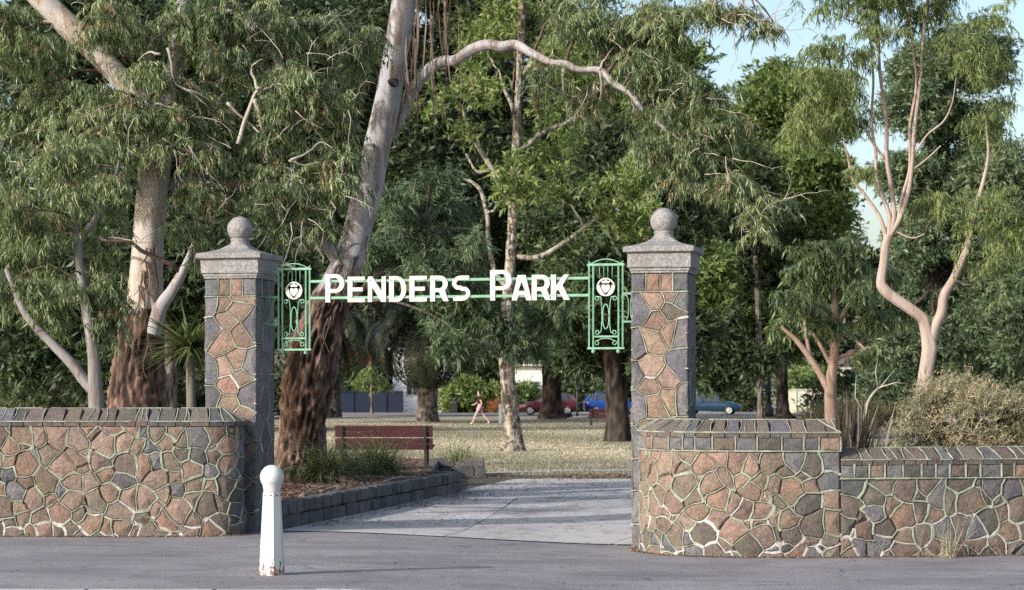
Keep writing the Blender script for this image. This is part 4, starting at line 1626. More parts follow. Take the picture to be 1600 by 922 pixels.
def foliage_mesh(name, parent, kind, pts, mats, rng, scale=(0.8, 1.25), tilt=0.35, twig_r=0.004, twigs=True, tint=(0.15, 0.75), dead=0.02, lscale=1.0, wscale=1.0, lod=1.0):
    """one crown mesh: a spray set at each point of pts (n x 3, place coordinates)"""
    o0 = np.array(origin_of(parent))
    V, F, TI, MI = [], [], [], []
    base = 0
    n = len(pts)
    which = rng.integers(0, 9, n)
    for t in range(9):
        sel = pts[which == t]
        m = len(sel)
        if m == 0:
            continue
        B, D, Ln, Wd, T = SPRAYS[kind][t]
        if lod < 1.0:          # fewer, larger leaves for crowns far off
            kp = rng.permutation(len(B))[:max(4, int(len(B) * lod))]
            B, D, Ln, Wd = B[kp], D[kp], Ln[kp] * lod ** -0.42, Wd[kp] * lod ** -0.55
        yaw = rng.uniform(0, 2 * math.pi, m)
        tx, ty = rng.normal(0, tilt, m), rng.normal(0, tilt, m)
        cz, sz = np.cos(yaw), np.sin(yaw)
        R = np.zeros((m, 3, 3))
        R[:, 0, 0] = cz; R[:, 0, 1] = -sz; R[:, 1, 0] = sz; R[:, 1, 1] = cz; R[:, 2, 2] = 1
        Rx = np.zeros((m, 3, 3)); Rx[:, 0, 0] = 1; Rx[:, 1, 1] = np.cos(tx); Rx[:, 1, 2] = -np.sin(tx); Rx[:, 2, 1] = np.sin(tx); Rx[:, 2, 2] = np.cos(tx)
        R = Rx @ R
        s = rng.uniform(scale[0], scale[1], m)
        l = len(B)
        pb = np.einsum('mij,lj->mli', R, B) * s[:, None, None] + sel[:, None, :]
        dd = np.einsum('mij,lj->mli', R, D)
        dd = unit(dd + rng.normal(0, 0.12, dd.shape))
        side = unit(np.cross(dd, rng.normal(0, 1, dd.shape)))
        nrm = np.cross(side, dd)
        ll = (Ln[None, :] * s[:, None] * rng.uniform(0.8, 1.2, (m, l)) * lscale)[..., None]
        ww = (Wd[None, :] * s[:, None] * rng.uniform(0.8, 1.2, (m, l)) * wscale)[..., None] * 0.5
        bend = rng.uniform(0.02, 0.14, (m, l, 1)) * ll
        mid = pb + dd * ll * 0.45 + nrm * bend
        tip = pb + dd * ll + side * rng.normal(0, 0.12, (m, l, 1)) * ll - np.array([0, 0, 0.05]) * ll
        k = m * l
        nvl = 4 if lod >= 1.0 else 3
        if lod >= 1.0:
            V.append(np.stack([pb, mid + side * ww, tip, mid - side * ww], axis=2).reshape(-1, 3))
            idx = base + np.arange(k)[:, None] * 4
            tri = np.concatenate([idx + np.array([[0, 1, 3]]), idx + np.array([[1, 2, 3]])], axis=1).reshape(-1, 3)
        else:
            V.append(np.stack([pb + side * ww * 0.9, tip, mid - side * ww * 1.2], axis=2).reshape(-1, 3))
            tri = base + np.arange(k * 3).reshape(-1, 3)
        F.append(tri)
        MI.append(np.zeros(len(tri), np.int32))
        tn = np.clip(rng.uniform(tint[0], tint[1], (m, 1)) + rng.normal(0, 0.10, (m, l)), 0, 0.93)
        dk = rng.uniform(0, 1, (m, 1)) < dead
        tn = np.where(dk, rng.uniform(0.95, 1.0, (m, l)), tn)
        TI.append(np.repeat(tn.reshape(-1), nvl))
        base += k * nvl
        if twigs:
            a = np.einsum('mij,lj->mli', R, T[:, 0]) * s[:, None, None] + sel[:, None, :]
            b_ = np.einsum('mij,lj->mli', R, T[:, 1]) * s[:, None, None] + sel[:, None, :]
            a, b_ = a.reshape(-1, 3), b_.reshape(-1, 3)
            ax = unit(np.cross(b_ - a, np.array([0.31, 0.52, 0.79])))
            ay = unit(np.cross(b_ - a, ax))
            r = twig_r
            q = np.stack([a + ax * r, a + (-0.5 * ax + 0.87 * ay) * r, a + (-0.5 * ax - 0.87 * ay) * r, b_], axis=1).reshape(-1, 3)
            k = len(a)
            idx = base + np.arange(k)[:, None] * 4
            tri = np.concatenate([idx + np.array([[0, 1, 3]]), idx + np.array([[1, 2, 3]]), idx + np.array([[2, 0, 3]])], axis=1).reshape(-1, 3)
            V.append(q); F.append(tri); MI.append(np.ones(len(tri), np.int32)); TI.append(np.full(k * 4, 0.5))
            base += k * 4
    V = np.concatenate(V) - o0
    F = np.concatenate(F)
    MI = np.concatenate(MI)
    TI = np.concatenate(TI)
    return np_mesh(name, V, F, MI, mats, parent, TI)


def np_mesh(name, V, F, MI, mats, parent, tint=None, extra=None, smooth=False):
    me = bpy.data.meshes.new(name)
    nv, nf, k = len(V), len(F), F.shape[1]
    me.vertices.add(nv)
    me.vertices.foreach_set("co", np.ascontiguousarray(V, np.float32).ravel())
    me.loops.add(nf * k)
    me.loops.foreach_set("vertex_index", np.ascontiguousarray(F, np.int32).ravel())
    me.polygons.add(nf)
    me.polygons.foreach_set("loop_start", np.arange(nf, dtype=np.int32) * k)
    me.polygons.foreach_set("loop_total", np.full(nf, k, np.int32))
    for m in mats:
        me.materials.append(m)
    if MI is not None:
        me.polygons.foreach_set("material_index", MI.astype(np.int32))
    me.polygons.foreach_set("use_smooth", np.full(nf, smooth, bool))
    if tint is not None:
        a = me.attributes.new("tint", 'FLOAT', 'POINT')
        a.data.foreach_set("value", tint.astype(np.float32))
    for kname, arr in (extra or {}).items():
        a = me.attributes.new(kname, 'FLOAT', 'POINT')
        a.data.foreach_set("value", arr.astype(np.float32))
    me.update(calc_edges=True)
    return link_mesh(name, me, parent)


def blob_points(centre, radii, n, rng, shell=0.45, sub=0.30, per=9):
    """points of a clumped crown: sub clumps near the shell of an ellipsoid, sprays round each"""
    k = max(1, int(round(n / per)))
    u = unit(rng.normal(0, 1, (k, 3)))
    r = (shell + (1 - shell) * rng.uniform(0, 1, (k, 1)) ** 0.6)
    c = np.array(centre) + u * r * np.array(radii)
    p = np.repeat(c, per, axis=0) + rng.normal(0, 1, (k * per, 3)) * np.array(radii) * sub * np.array([1, 1, 0.75])
    return p, c


def trunk_mesh(name, parent, path, mat, sides=28, step=0.05, rough_fn=None, amp=0.03, flare=0.0, seed=0, vfreq=1.4, wob=0.05):
    """bark skin along a path of (x, y, z, r); rough_fn(s, z) gives 1 where the bark is fibrous"""
    pts = [Vector(p[:3]) for p in path]
    L = sum((pts[i + 1] - pts[i]).length for i in range(len(pts) - 1))
    n = max(3, int(L / step / max(1, len(path) - 1)))
    C = spline(path, n)
    m = len(C)
    V, RO, RI = [], [], []
    o0 = origin_of(parent)
    u = None
    s_ = 0.0
    for i in range(m):
        p = Vector(C[i][:3])
        t = Vector(C[min(i + 1, m - 1)][:3]) - Vector(C[max(i - 1, 0)][:3])
        t.normalize()
        if u is None:
            u = t.cross(Vector((0.2, 1, 0.1))).normalized()
        u = (u - t * u.dot(t)).normalized()
        w = t.cross(u)
        if i:
            s_ += (p - Vector(C[i - 1][:3])).length
        r0 = max(0.002, C[i][3])
        ro = rough_fn(s_, p.z) if rough_fn else 0.0
        for k in range(sides):
            a = 2 * math.pi * k / sides
            ca, sa = math.cos(a), math.sin(a)
            rr = r0
            if flare and s_ < 1.4:
                fl = (1 - s_ / 1.4) ** 2.4
                rr *= 1 + flare * fl * (0.55 + 0.45 * math.sin(a * 5 + seed) * 1.0 + 0.3 * math.sin(a * 3 + 1.3 * seed))
            q = Vector((ca * r0 * 9 + seed, sa * r0 * 9, s_ * vfreq))
            low = noise.noise(Vector((ca * 1.3 + seed, sa * 1.3, s_ * 0.9)))
            ridge = 0.0
            if ro > 0.02:
                n1 = 1 - abs(noise.noise(q)) * 2.2
                n2 = noise.noise(Vector((ca * r0 * 26 + seed, sa * r0 * 26, s_ * vfreq * 3.0)))
                ridge = max(0, min(1, 0.5 + 0.45 * n1 - 0.35 + 0.4 * n2))
                rr += ro * amp * (ridge - 0.35) * 2
            rr += r0 * wob * low
            V.append(p + (u * ca + w * sa) * rr - o0)
            RO.append(ro)
            RI.append(ridge)
    F = []
    for i in range(m - 1):
        for k in range(sides):
            k2 = (k + 1) % sides
            F.append((i * sides + k, i * sides + k2, (i + 1) * sides + k2, (i + 1) * sides + k))
    return np_mesh(name, np.array([tuple(v) for v in V]), np.array(F), None, [mat], parent, None, {"rough": np.array(RO), "ridge": np.array(RI)}, True)


def px_path(rows, d):
    """rows of (px, py, radius in px[, depth offset]) to (x, y, z, r)"""
    out = []
    for r in rows:
        dd = d + (r[3] if len(r) > 3 else 0)
        p = P(r[0], r[1], dd)
        out.append((p.x, p.y, p.z, r[2] * dd / FPX))
    return out


def branch_mesh(name, parent, links, mat, rng, sides=5, extra=()):
    """thin branches: links = (start, end, r0, r1), each bowed and a bit crooked"""
    b = MB()
    for (a, c, r0, r1) in links:
        a, c = Vector(a), Vector(c)
        L = (c - a).length
        if L < 0.02:
            continue
        n = max(3, min(8, int(L / 0.35) + 2))
        off = Vector(rng.normal(0, 0.055, 3)) * L
        pts = []
        for i in range(n + 1):
            t = i / n
            p = a.lerp(c, t) + off * math.sin(math.pi * t) + Vector((0, 0, 0.10 * L)) * math.sin(math.pi * t)
            if 0 < i < n:
                p += Vector(rng.normal(0, 0.022, 3)) * L
            pts.append(p)
        b.tube(pts, [r0 + (r1 - r0) * (i / n) ** 0.8 for i in range(n + 1)], sides)
    for (pts, rr) in extra:
        b.tube(pts, rr, sides)
    o = b.build(name, mat, parent)
    return tag(o, kind="stuff")


def dead_branches(parent, rows_list):
    for (pts, rr) in rows_list:
        b = MB()
        q = spline([tuple(p) for p in pts], 3)
        n = len(q)
        b.tube([Vector(x) + Vector(RNG.normal(0, 0.006, 3)) for x in q], [np.interp(i / (n - 1) * (len(rr) - 1), range(len(rr)), rr) * 0.8 for i in range(n)], 7)
        b.build("dead_branch", M['pale_twig'], parent)


def bare_twigs(parent, clumps, d, n, seed):
    """fine leafless twigs sticking out of the crown"""
    rng = np.random.default_rng(seed)
    b = MB()
    for i in range(n):
        c = clumps[rng.integers(0, len(clumps))]
        dd = d + (c[4] if len(c) > 4 else 0) - rng.uniform(0.2, 0.7)
        p = P(c[0] + rng.normal(0, c[2] * 0.6), c[1] + rng.normal(0, c[3] * 0.6), dd)
        v = Vector(rng.normal(0, 1, 3)) + Vector((0.3, -0.3, -0.2))
        v.normalize()
        L = rng.uniform(0.3, 0.9)
        pts = [p]
        for k in range(5):
            v = (v + Vector(rng.normal(0, 0.28, 3)) + Vector((0, 0, -0.07))).normalized()
            pts.append(pts[-1] + v * L / 5)
            if k in (1, 3):
                w = (v + Vector(rng.normal(0, 0.7, 3))).normalized()
                b.tube([pts[-1], pts[-1] + w * L * 0.2, pts[-1] + w * L * 0.34 + Vector((0, 0, -0.03))], [0.004, 0.003, 0.0015], 4)
        b.tube(pts, [0.0085 * (1 - 0.8 * k / 5) for k in range(6)], 5)
    return tag(b.build("bare_twigs", M['pale_twig'], parent), kind="stuff")


def crown_clumps(clumps, d, rng, density, per=9, depth=1.0, shell=0.3, sub=0.33):
    """clumps of (px, py, rx px, ry px[, depth offset, depth radius factor]); returns spray points and centres"""
    allp, cen = [], []
    for c in clumps:
        dd = d + (c[4] if len(c) > 4 else rng.uniform(-depth, depth))
        p = P(c[0], c[1], dd)
        rx, rz = c[2] * dd / FPX, c[3] * dd / FPX
        ry = (rx + rz) / 2 * (c[5] if len(c) > 5 else 0.9)
        n = max(per, int(density * (rx * rz + rx * ry + ry * rz)))
        q, cc = blob_points(p, (rx, ry, rz), n, rng, shell, sub, per)
        allp.append(q)
        cen.append((p, cc, max(rx, rz)))
    return np.concatenate(allp), cen


def nearest(path, p):
    best, bp = 1e9, None
    for q in path:
        v = Vector(q[:3])
        dd = (v - p).length + max(0, v.z - p.z) * 0.8
        if dd < best:
            best, bp = dd, (v, q[3])
    return bp


def clump_links(cen, paths, rng, r0=0.05, r1=0.014, r2=0.005, keep=0.7):
    links = []
    fine = [tuple(x) for p in paths for x in spline(p, 5)]
    for (p, cc, R) in cen:
        st, rs_ = nearest(fine, p)
        links.append((st, p, min(rs_ * 0.75, r0 * (0.7 + 0.25 * R)), r1))
        for c in cc:
            if rng.uniform() < keep:
                links.append((p, Vector(c), r1 * 0.8, r2))
    return links


# ------------------------------------------------------------------ the leaning gum by the left pillar
rng = np.random.default_rng(101)
d1 = 36.0
t1 = px_path([(462, 762, 33), (464, 735, 32), (470, 690, 31.5), (476, 640, 35), (486, 580, 38), (500, 520, 33), (521, 460, 27.5), (541, 415, 25), (556, 370, 22), (574, 300, 22), (589, 230, 20.5), (605, 160, 20), (619, 80, 19.5), (632, 0, 19), (645, -90, 18), (650, -200, 16), (668, -330, 12), (690, -480, 7)], d1)
gum1 = thing("gum_tree", (t1[1][0], t1[1][1], BZ), "big gum leaning right behind the left pillar, rough brown foot and smooth grey trunk", "tree", "gum trees")


def rough1(s, z):
    # fibrous bark up to just above the sign, ending in ragged tongues
    return sm(4.15, 2.9, z)


trunk_mesh("trunk", gum1, t1, M['gum'], 88, 0.035, rough1, 0.075, 0.45, 1.7, 2.1, 0.06)
limb = px_path([(612, 215, 7, 0.25), (634, 165, 8.6, 0.25), (653, 130, 9, 0.1), (672, 108, 9, 0), (692, 96, 8.6, -0.1), (712, 94, 8.2, -0.2), (736, 78, 8.2, -0.3), (762, 70, 8, -0.5), (784, 73, 7.6, -0.55), (806, 70, 7.2, -0.6), (832, 84, 6.8, -0.8), (862, 98, 6.2, -0.9), (884, 100, 6.4, -0.95), (904, 109, 5.6, -1.0), (938, 110, 5.2, -1.1), (958, 130, 4.8, -1.2), (984, 145, 4.6, -1.25), (1003, 170, 4.4, -1.3), (1020, 184, 4, -1.4), (1045, 205, 3, -1.5), (1068, 222, 1.6, -1.6)], d1)
trunk_mesh("limb", gum1, limb, M['gum'], 22, 0.05, None, 0.0, 0, 4.1, 1.0, 0.16)
stub = px_path([(536, 420, 12, 0.0), (522, 398, 11, -0.15), (508, 382, 10, -0.3), (494, 374, 11, -0.4), (486, 372, 10, -0.42)], d1)
trunk_mesh("limb", gum1, stub, M['gum'], 18, 0.04, None, 0, 0, 2.2, 1.0, 0.2)
knot = px_path([(606, 132, 13, -0.02), (615, 129, 8, -0.20), (618, 128, 6, -0.26)], d1)
trunk_mesh("limb", gum1, knot, M['gum'], 16, 0.03, lambda s, z: 0.9, 0.02, 0, 6.2, 1.0, 0.2)
rootpath = px_path([(475, 735, 12, -0.3), (500, 742, 8, -0.9), (540, 748, 5, -1.3), (575, 757, 2, -1.5)], d1)
trunk_mesh("root", gum1, rootpath, M['grey_bark'], 12, 0.06, lambda s, z: 0.8, 0.02, 0, 9.2, 1.0, 0.3)
# leader that carries the rest of the crown above the picture
lead2 = px_path([(640, -60, 12), (600, -150, 11, 1), (540, -260, 8, 1.5), (480, -380, 4, 2)], d1)
trunk_mesh("limb", gum1, lead2, M['gum'], 16, 0.15, None, 0, 0, 2.5, 1.0, 0.1)
lead3 = px_path([(642, -70, 11), (740, -130, 10, -0.5), (880, -170, 8, -1.0), (1010, -130, 5, -1.5), (1110, -60, 3, -1.7), (1170, -10, 1.6, -1.8)], d1)
trunk_mesh("limb", gum1, lead3, M['gum'], 16, 0.12, None, 0, 0, 5.5, 1.0, 0.12)
cl = [(905, 50, 45, 50, -1), (960, 30, 60, 55, -1), (1020, 50, 60, 60, -1.2), (1065, 25, 50, 40, -1.4), (1110, 12, 40, 30, -1.6), (1180, 12, 34, 22, -1.8), (1208, 34, 18, 22, -1.8),
      (985, 120, 55, 50, -1.3), (1045, 130, 55, 55, -1.4), (1095, 170, 40, 50, -1.6), (1125, 215, 36, 40, -1.6), (1075, 250, 50, 40, -1.7), (1130, 285, 50, 35, -1.8), (1210, 320, 42, 26, -2.0), (1195, 352, 34, 24, -2.0),
      (1005, 235, 40, 34, -1.4), (930, 150, 40, 40, -1.1), (870, 20, 40, 40, -0.8), (845, 130, 30, 34, -0.8)]
up = [(520, -120, 130, 90), (640, -240, 160, 100), (480, -330, 150, 100), (700, -420, 160, 110), (800, -190, 120, 70), (950, -200, 110, 70), (760, -60, 70, 50), (870, -90, 80, 50), (1060, -110, 90, 50), (640, -60, 60, 60)]
pts, cen = crown_clumps(cl, d1, rng, 60, 14, 0.8, 0.2, 0.26)
pts2, cen2 = crown_clumps(up, d1, rng, 11, 9, 2.0, 0.3, 0.26)
foliage_mesh("crown", gum1, 'gum', pts, [M['gum_leaf'], M['twig']], rng, (0.75, 1.15), 0.3, 0.0035, True, (0.12, 0.86), 0.07)
foliage_mesh("upper_crown", gum1, 'gum', pts2, [M['gum_leaf'], M['twig']], rng, (0.75, 1.15), 0.3, 0.0035, False, (0.12, 0.86), 0.07, lod=0.35)
branch_mesh("branches", gum1, clump_links(cen, [limb[9:], lead3[1:]], rng, 0.045, 0.014, 0.004) + clump_links(cen2, [t1[12:], lead2, lead3], rng, 0.07, 0.02, 0.006), M['twig'], rng)
dead = []
for rows in ([(1018, 184), (1040, 165), (1060, 155), (1085, 130)], [(1045, 205), (1068, 190), (1090, 186)], [(1022, 190), (1050, 180), (1075, 172), (1082, 160)], [(936, 110), (945, 92), (958, 75)],
             [(1128, 250), (1150, 280), (1180, 295), (1225, 305)], [(1180, 295), (1190, 310)], [(938, 112), (940, 140), (934, 170)], [(880, 108), (880, 140), (882, 152)]):
    pp_ = [P(x, y, d1 - 1.4 + 0.1 * i) for i, (x, y) in enumerate(rows)]
    dead.append((pp_, [0.032 * (1 - 0.75 * i / (len(pp_) - 1)) for i in range(len(pp_))]))
for rows in ([(492, 378), (480, 366), (468, 372), (455, 362)], [(500, 380), (512, 368), (528, 360)], [(498, 388), (505, 402), (503, 412)], [(486, 372), (470, 384), (462, 380)]):
    pp_ = [P(x, y, d1 - 0.5) for i, (x, y) in enumerate(rows)]
    dead.append((pp_, [0.03 * (1 - 0.7 * i / (len(pp_) - 1)) for i in range(len(pp_))]))
dead_branches(gum1, dead)
bare_twigs(gum1, cl, d1, 60, 51)
# loose ribbons of shed bark hanging at the fork
for i in range(34):
    x = rng.choice([rng.normal(664, 20), rng.normal(664, 20), rng.normal(700, 25), rng.normal(660, 10), rng.normal(835, 12)])
    top = -30 + rng.uniform(0, 60) if x < 720 else rng.uniform(75, 95)
    ln = rng.uniform(60, 250) if x < 720 else rng.uniform(40, 110)
    if x < 650: top = max(top, 60)
    bot = min(top + ln, 225)
    dd = d1 - rng.uniform(0.1, 0.55)
    w = rng.uniform(0.008, 0.024)
    q = MB()
    vs = []
    nseg = 9
    ph = rng.uniform(0, 6)
    for k in range(nseg + 1):
        t = k / nseg
        p = P(x + 5 * math.sin(ph + t * 4) * t + rng.normal(0, 0.7), top + (bot - top) * t, dd + 0.05 * math.sin(ph + 3 * t))
        a = ph + 2.5 * t
        o = Vector((math.cos(a), math.sin(a) * 0.8, 0)) * w * (1 - 0.6 * t)
        vs += [p - o, p + o, p + Vector((-o.y, o.x, 0)) * 0.3]
    q.add(vs, [f for k in range(nseg) for f in ((3 * k, 3 * k + 3, 3 * k + 5, 3 * k + 2), (3 * k + 2, 3 * k + 5, 3 * k + 4, 3 * k + 1))], 0, True)
    q.build("bark_ribbon", M['ribbon'] if 'ribbon' in M else M.setdefault('ribbon', mat_plain("shed_bark_ribbon", (0.16, 0.115, 0.095), 0.9, 0.1, 10, 0.45, 0.2, stretch=(1, 1, 0.2))), gum1)

# ------------------------------------------------------------------ the big gum behind the left wall
rng = np.random.default_rng(202)
d2 = 33.0
t2 = px_path([(212, 745, 52), (213, 690, 48), (214, 640, 45), (215, 600, 41), (220, 540, 35), (226, 480, 30), (229, 420, 26), (232, 370, 24), (237, 310, 24.5), (242, 260, 25), (243, 215, 22), (232, 175, 19), (205, 140, 17), (172, 104, 17), (135, 66, 18.5), (100, 34, 19), (40, -30, 18), (-30, -130, 15), (-90, -270, 11), (-120, -420, 6)], d2)
gum2 = thing("gum_tree", (t2[1][0], t2[1][1], 0.3), "thick flaky gum trunk rising behind the left wing wall under heavy drooping foliage", "tree", "gum trees")


def rough2(s, z):
    return sm(3.75, 2.6, z)


trunk_mesh("trunk", gum2, t2, M['gum_pale'], 72, 0.04, rough2, 0.06, 0.35, 5.1, 2.2, 0.07)
l2 = px_path([(246, 300, 16, 0.1), (256, 240, 14, 0.2), (262, 160, 12, 0.3), (274, 90, 11, 0.3), (284, 20, 10, 0.3), (300, -80, 9, 0.4), (330, -220, 6, 0.6), (350, -350, 3, 1)], d2)
trunk_mesh("limb", gum2, l2, M['gum'], 20, 0.06, None, 0, 0, 1.1, 1, 0.12)
l3 = px_path([(240, 520, 12, -0.25), (250, 482, 11, -0.35), (268, 455, 9, -0.4), (284, 428, 7.5, -0.45), (297, 398, 5, -0.5), (315, 350, 3, -0.5)], d2)
trunk_mesh("limb", gum2, l3, M['gum'], 18, 0.05, None, 0, 0, 3.3, 1, 0.12)
l4 = px_path([(255, 290, 9, 0.2), (300, 284, 8, 0.1), (340, 290, 7, -0.1), (380, 286, 6, -0.2), (440, 290, 5, -0.3), (520, 300, 3, -0.4)], d2)
trunk_mesh("limb", gum2, l4, M['gum'], 14, 0.06, None, 0, 0, 7.3, 1, 0.15)
l5 = px_path([(278, 70, 9, 0.3), (330, 20, 9, 0.3), (400, 40, 8, 0.2), (425, 75, 7.5, 0.1), (440, 110, 6, 0.0), (470, 160, 4, -0.2), (520, 200, 2.5, -0.4)], d2)
trunk_mesh("limb", gum2, l5, M['gum'], 14, 0.06, None, 0, 0, 8.3, 1, 0.15)
cl = [(20, 60, 80, 80), (20, 220, 80, 90), (10, 380, 70, 90), (70, 130, 50, 60), (150, 25, 60, 45), (215, 45, 50, 45), (290, 35, 55, 45), (360, 50, 55, 55), (430, 30, 55, 45), (500, 40, 55, 50), (555, 70, 38, 55),
      (165, 150, 45, 45, -0.8), (130, 215, 45, 60, -0.6), (172, 222, 32, 50, -0.7), (290, 160, 45, 50, -0.5), (318, 225, 36, 45, -0.6), (345, 130, 40, 45), (355, 260, 40, 45), (415, 215, 42, 42), (455, 110, 50, 42, -0.8),
      (500, 150, 45, 45, -0.8), (545, 190, 30, 50, -0.4), (455, 180, 45, 40, -0.7), (505, 230, 45, 40, -0.7), (430, 280, 50, 40, -0.7), (495, 295, 48, 40, -0.7), (540, 290, 22, 34, -0.5), (400, 335, 50, 32, -0.6), (455, 340, 38, 28, -0.6), (330, 315, 36, 36, -0.8),
      (312, 345, 30, 34, -0.9), (318, 385, 24, 26, -0.9), (520, 345, 26, 22, -0.4), (210, 120, 34, 34, -1.0), (240, 190, 34, 34, -1.1), (190, 165, 30, 30, -1.0), (262, 130, 30, 34, -0.9), (262, 230, 26, 26, -1.0), (385, 110, 26, 30, 0.2)]
up = [(-40, -60, 130, 90), (100, -110, 130, 80), (280, -120, 130, 80), (420, -110, 120, 70), (60, -260, 160, 90), (260, -270, 160, 90), (400, -230, 110, 70), (150, -400, 160, 90)]
pts, cen = crown_clumps(cl, d2, rng, 60, 14, 0.9, 0.2, 0.25)
pts2, cen2 = crown_clumps(up, d2, rng, 8, 9, 2.0, 0.3, 0.26)
foliage_mesh("crown", gum2, 'gum', pts, [M['gum_leaf'], M['twig']], rng, (0.75, 1.2), 0.3, 0.0035, True, (0.15, 0.88), 0.06)
foliage_mesh("upper_crown", gum2, 'gum', pts2, [M['gum_leaf'], M['twig']], rng, (0.75, 1.2), 0.3, 0.0035, False, (0.15, 0.88), 0.06, lod=0.35)
branch_mesh("branches", gum2, clump_links(cen, [t2[10:17], l2, l3[3:], l4, l5], rng, 0.05, 0.013, 0.004, 0.6) + clump_links(cen2, [t2[14:], l2], rng, 0.07, 0.02, 0.006), M['twig'], rng)
dead = []
for rows, r in (([(372, 225), (384, 185), (398, 150), (402, 138), (396, 122), (392, 108), (400, 98), (411, 92)], 0.045), ([(402, 138), (415, 140), (432, 131), (450, 134), (478, 134), (505, 131)], 0.034), ([(355, 160), (372, 178), (392, 195), (405, 207)], 0.034), ([(398, 155), (405, 180), (410, 205)], 0.05),
                ([(262, 75), (268, 100), (272, 128), (290, 140), (310, 152), (325, 168)], 0.034), ([(290, 140), (315, 148), (330, 160)], 0.02), ([(250, 85), (232, 82), (215, 95)], 0.03), ([(455, 250), (480, 240), (500, 222), (520, 232)], 0.026), ([(240, 375), (220, 378), (180, 372), (140, 370), (118, 385)], 0.016), ([(246, 360), (225, 372), (205, 390)], 0.014), ([(452, 250), (475, 258), (505, 252)], 0.022)):
    pp_ = [P(x, y, d2 - 1.1 + 0.08 * (i % 3)) for i, (x, y) in enumerate(rows)]
    dead.append((pp_, [r * (1 - 0.72 * i / (len(pp_) - 1)) for i in range(len(pp_))]))
dead_branches(gum2, dead)
bare_twigs(gum2, cl, d2, 110, 52)

flk = np.random.default_rng(88)
for (root_, path_, z0, z1, n_, mt) in ((gum1, t1, 2.8, 4.9, 14, 'ribbon'), (gum2, t2, 2.3, 4.2, 12, 'ribbon')):
    C_ = spline(path_, 30)
    C_ = C_[(C_[:, 2] > z0) & (C_[:, 2] < z1)]
    for i in range(n_):
        k0 = flk.integers(0, len(C_) - 4)
        L = flk.uniform(0.25, 0.8)
        a0 = flk.uniform(-2.6, -0.5)             # on the side that faces the street
        w = flk.uniform(0.010, 0.030)
        q = MB()
        vs = []
        for k in range(7):
            t = k / 6
            zz = C_[k0][2] - L * t
            j = int(np.argmin(abs(C_[:, 2] - zz)))
            c_ = C_[j]
            aa = a0 + 0.25 * math.sin(i + 2.5 * t) * t
            rr = c_[3] * 1.02 + 0.012 + 0.10 * (t ** 2) * flk.uniform(0.6, 1.2)
            n3 = Vector((math.cos(aa), math.sin(aa), 0))
            s3 = Vector((-math.sin(aa), math.cos(aa), 0))
            p = Vector((c_[0], c_[1], zz)) + n3 * rr
            ww = w * (1 - 0.55 * t) * flk.uniform(0.75, 1.2)
            vs += [p - s3 * ww + n3 * 0.012, p, p + s3 * ww + n3 * 0.015]
        q.add(vs, [f for k in range(6) for f in ((3 * k, 3 * k + 1, 3 * k + 4, 3 * k + 3), (3 * k + 1, 3 * k + 2, 3 * k + 5, 3 * k + 4))], 0, True)
        q.build("bark_flake", M[mt], root_)

# ------------------------------------------------------------------ slim forked gum at the far left of the wall
rng = np.random.default_rng(303)
d3 = 30.5
t3 = px_path([(150, 740, 15), (150, 690, 14), (151, 640, 13), (149, 600, 11), (146, 550, 9), (138, 500, 8), (129, 450, 7), (124, 410, 6.5), (121, 375, 6.5), (113, 330, 5.5), (104, 270, 4), (96, 220, 2.5)], d3)
gum3 = thing("gum_tree", (t3[0][0], t3[0][1], 0.3), "slim pale forked gum at the far left above the wall", "tree", "gum trees")
trunk_mesh("trunk", gum3, t3, M['gum_grey'], 26, 0.04, lambda s, z: sm(1.95, 1.2, z) * 0.8, 0.02, 0.2, 2.9, 1.4, 0.1)
for rows in ([(148, 612, 9), (132, 595, 8), (112, 568, 8), (80, 535, 7), (40, 490, 6), (10, 420, 4)], [(121, 385, 5), (132, 365, 5.5), (150, 340, 5), (165, 310, 4), (180, 275, 2.5), (186, 250, 1.2)]):
    pth = px_path(rows, d3)
    trunk_mesh("limb", gum3, pth, M['gum_grey'], 18, 0.05, None, 0, 0, 4.4, 1.0, 0.12)
pts, cen = crown_clumps([(40, 330, 60, 60), (108, 250, 40, 60), (20, 440, 50, 50), (175, 260, 26, 40), (112, 425, 24, 26, -0.3), (60, 250, 50, 50), (118, 300, 26, 26, -0.3), (100, 360, 34, 30, -0.3), (160, 290, 26, 26, -.3), (155, 300, 40, 42, 0.4), (120, 335, 34, 45, 0.3), (165, 408, 28, 20, 0.2), (168, 452, 24, 28, 0.1), (150, 482, 32, 26, 0.2), (122, 430, 24, 30, 0.3), (165, 505, 20, 18, 0.1), (80, 470, 36, 50, 0.3)], d3, rng, 52, 9, 0.5, 0.15, 0.34)
foliage_mesh("crown", gum3, 'gum', pts, [M['gum_leaf'], M['twig']], rng, (0.75, 1.1), 0.3, 0.0035, True, (0.25, 0.85), 0.03)
branch_mesh("branches", gum3, clump_links(cen, [t3[4:]], rng, 0.022, 0.01, 0.004), M['twig'], rng)

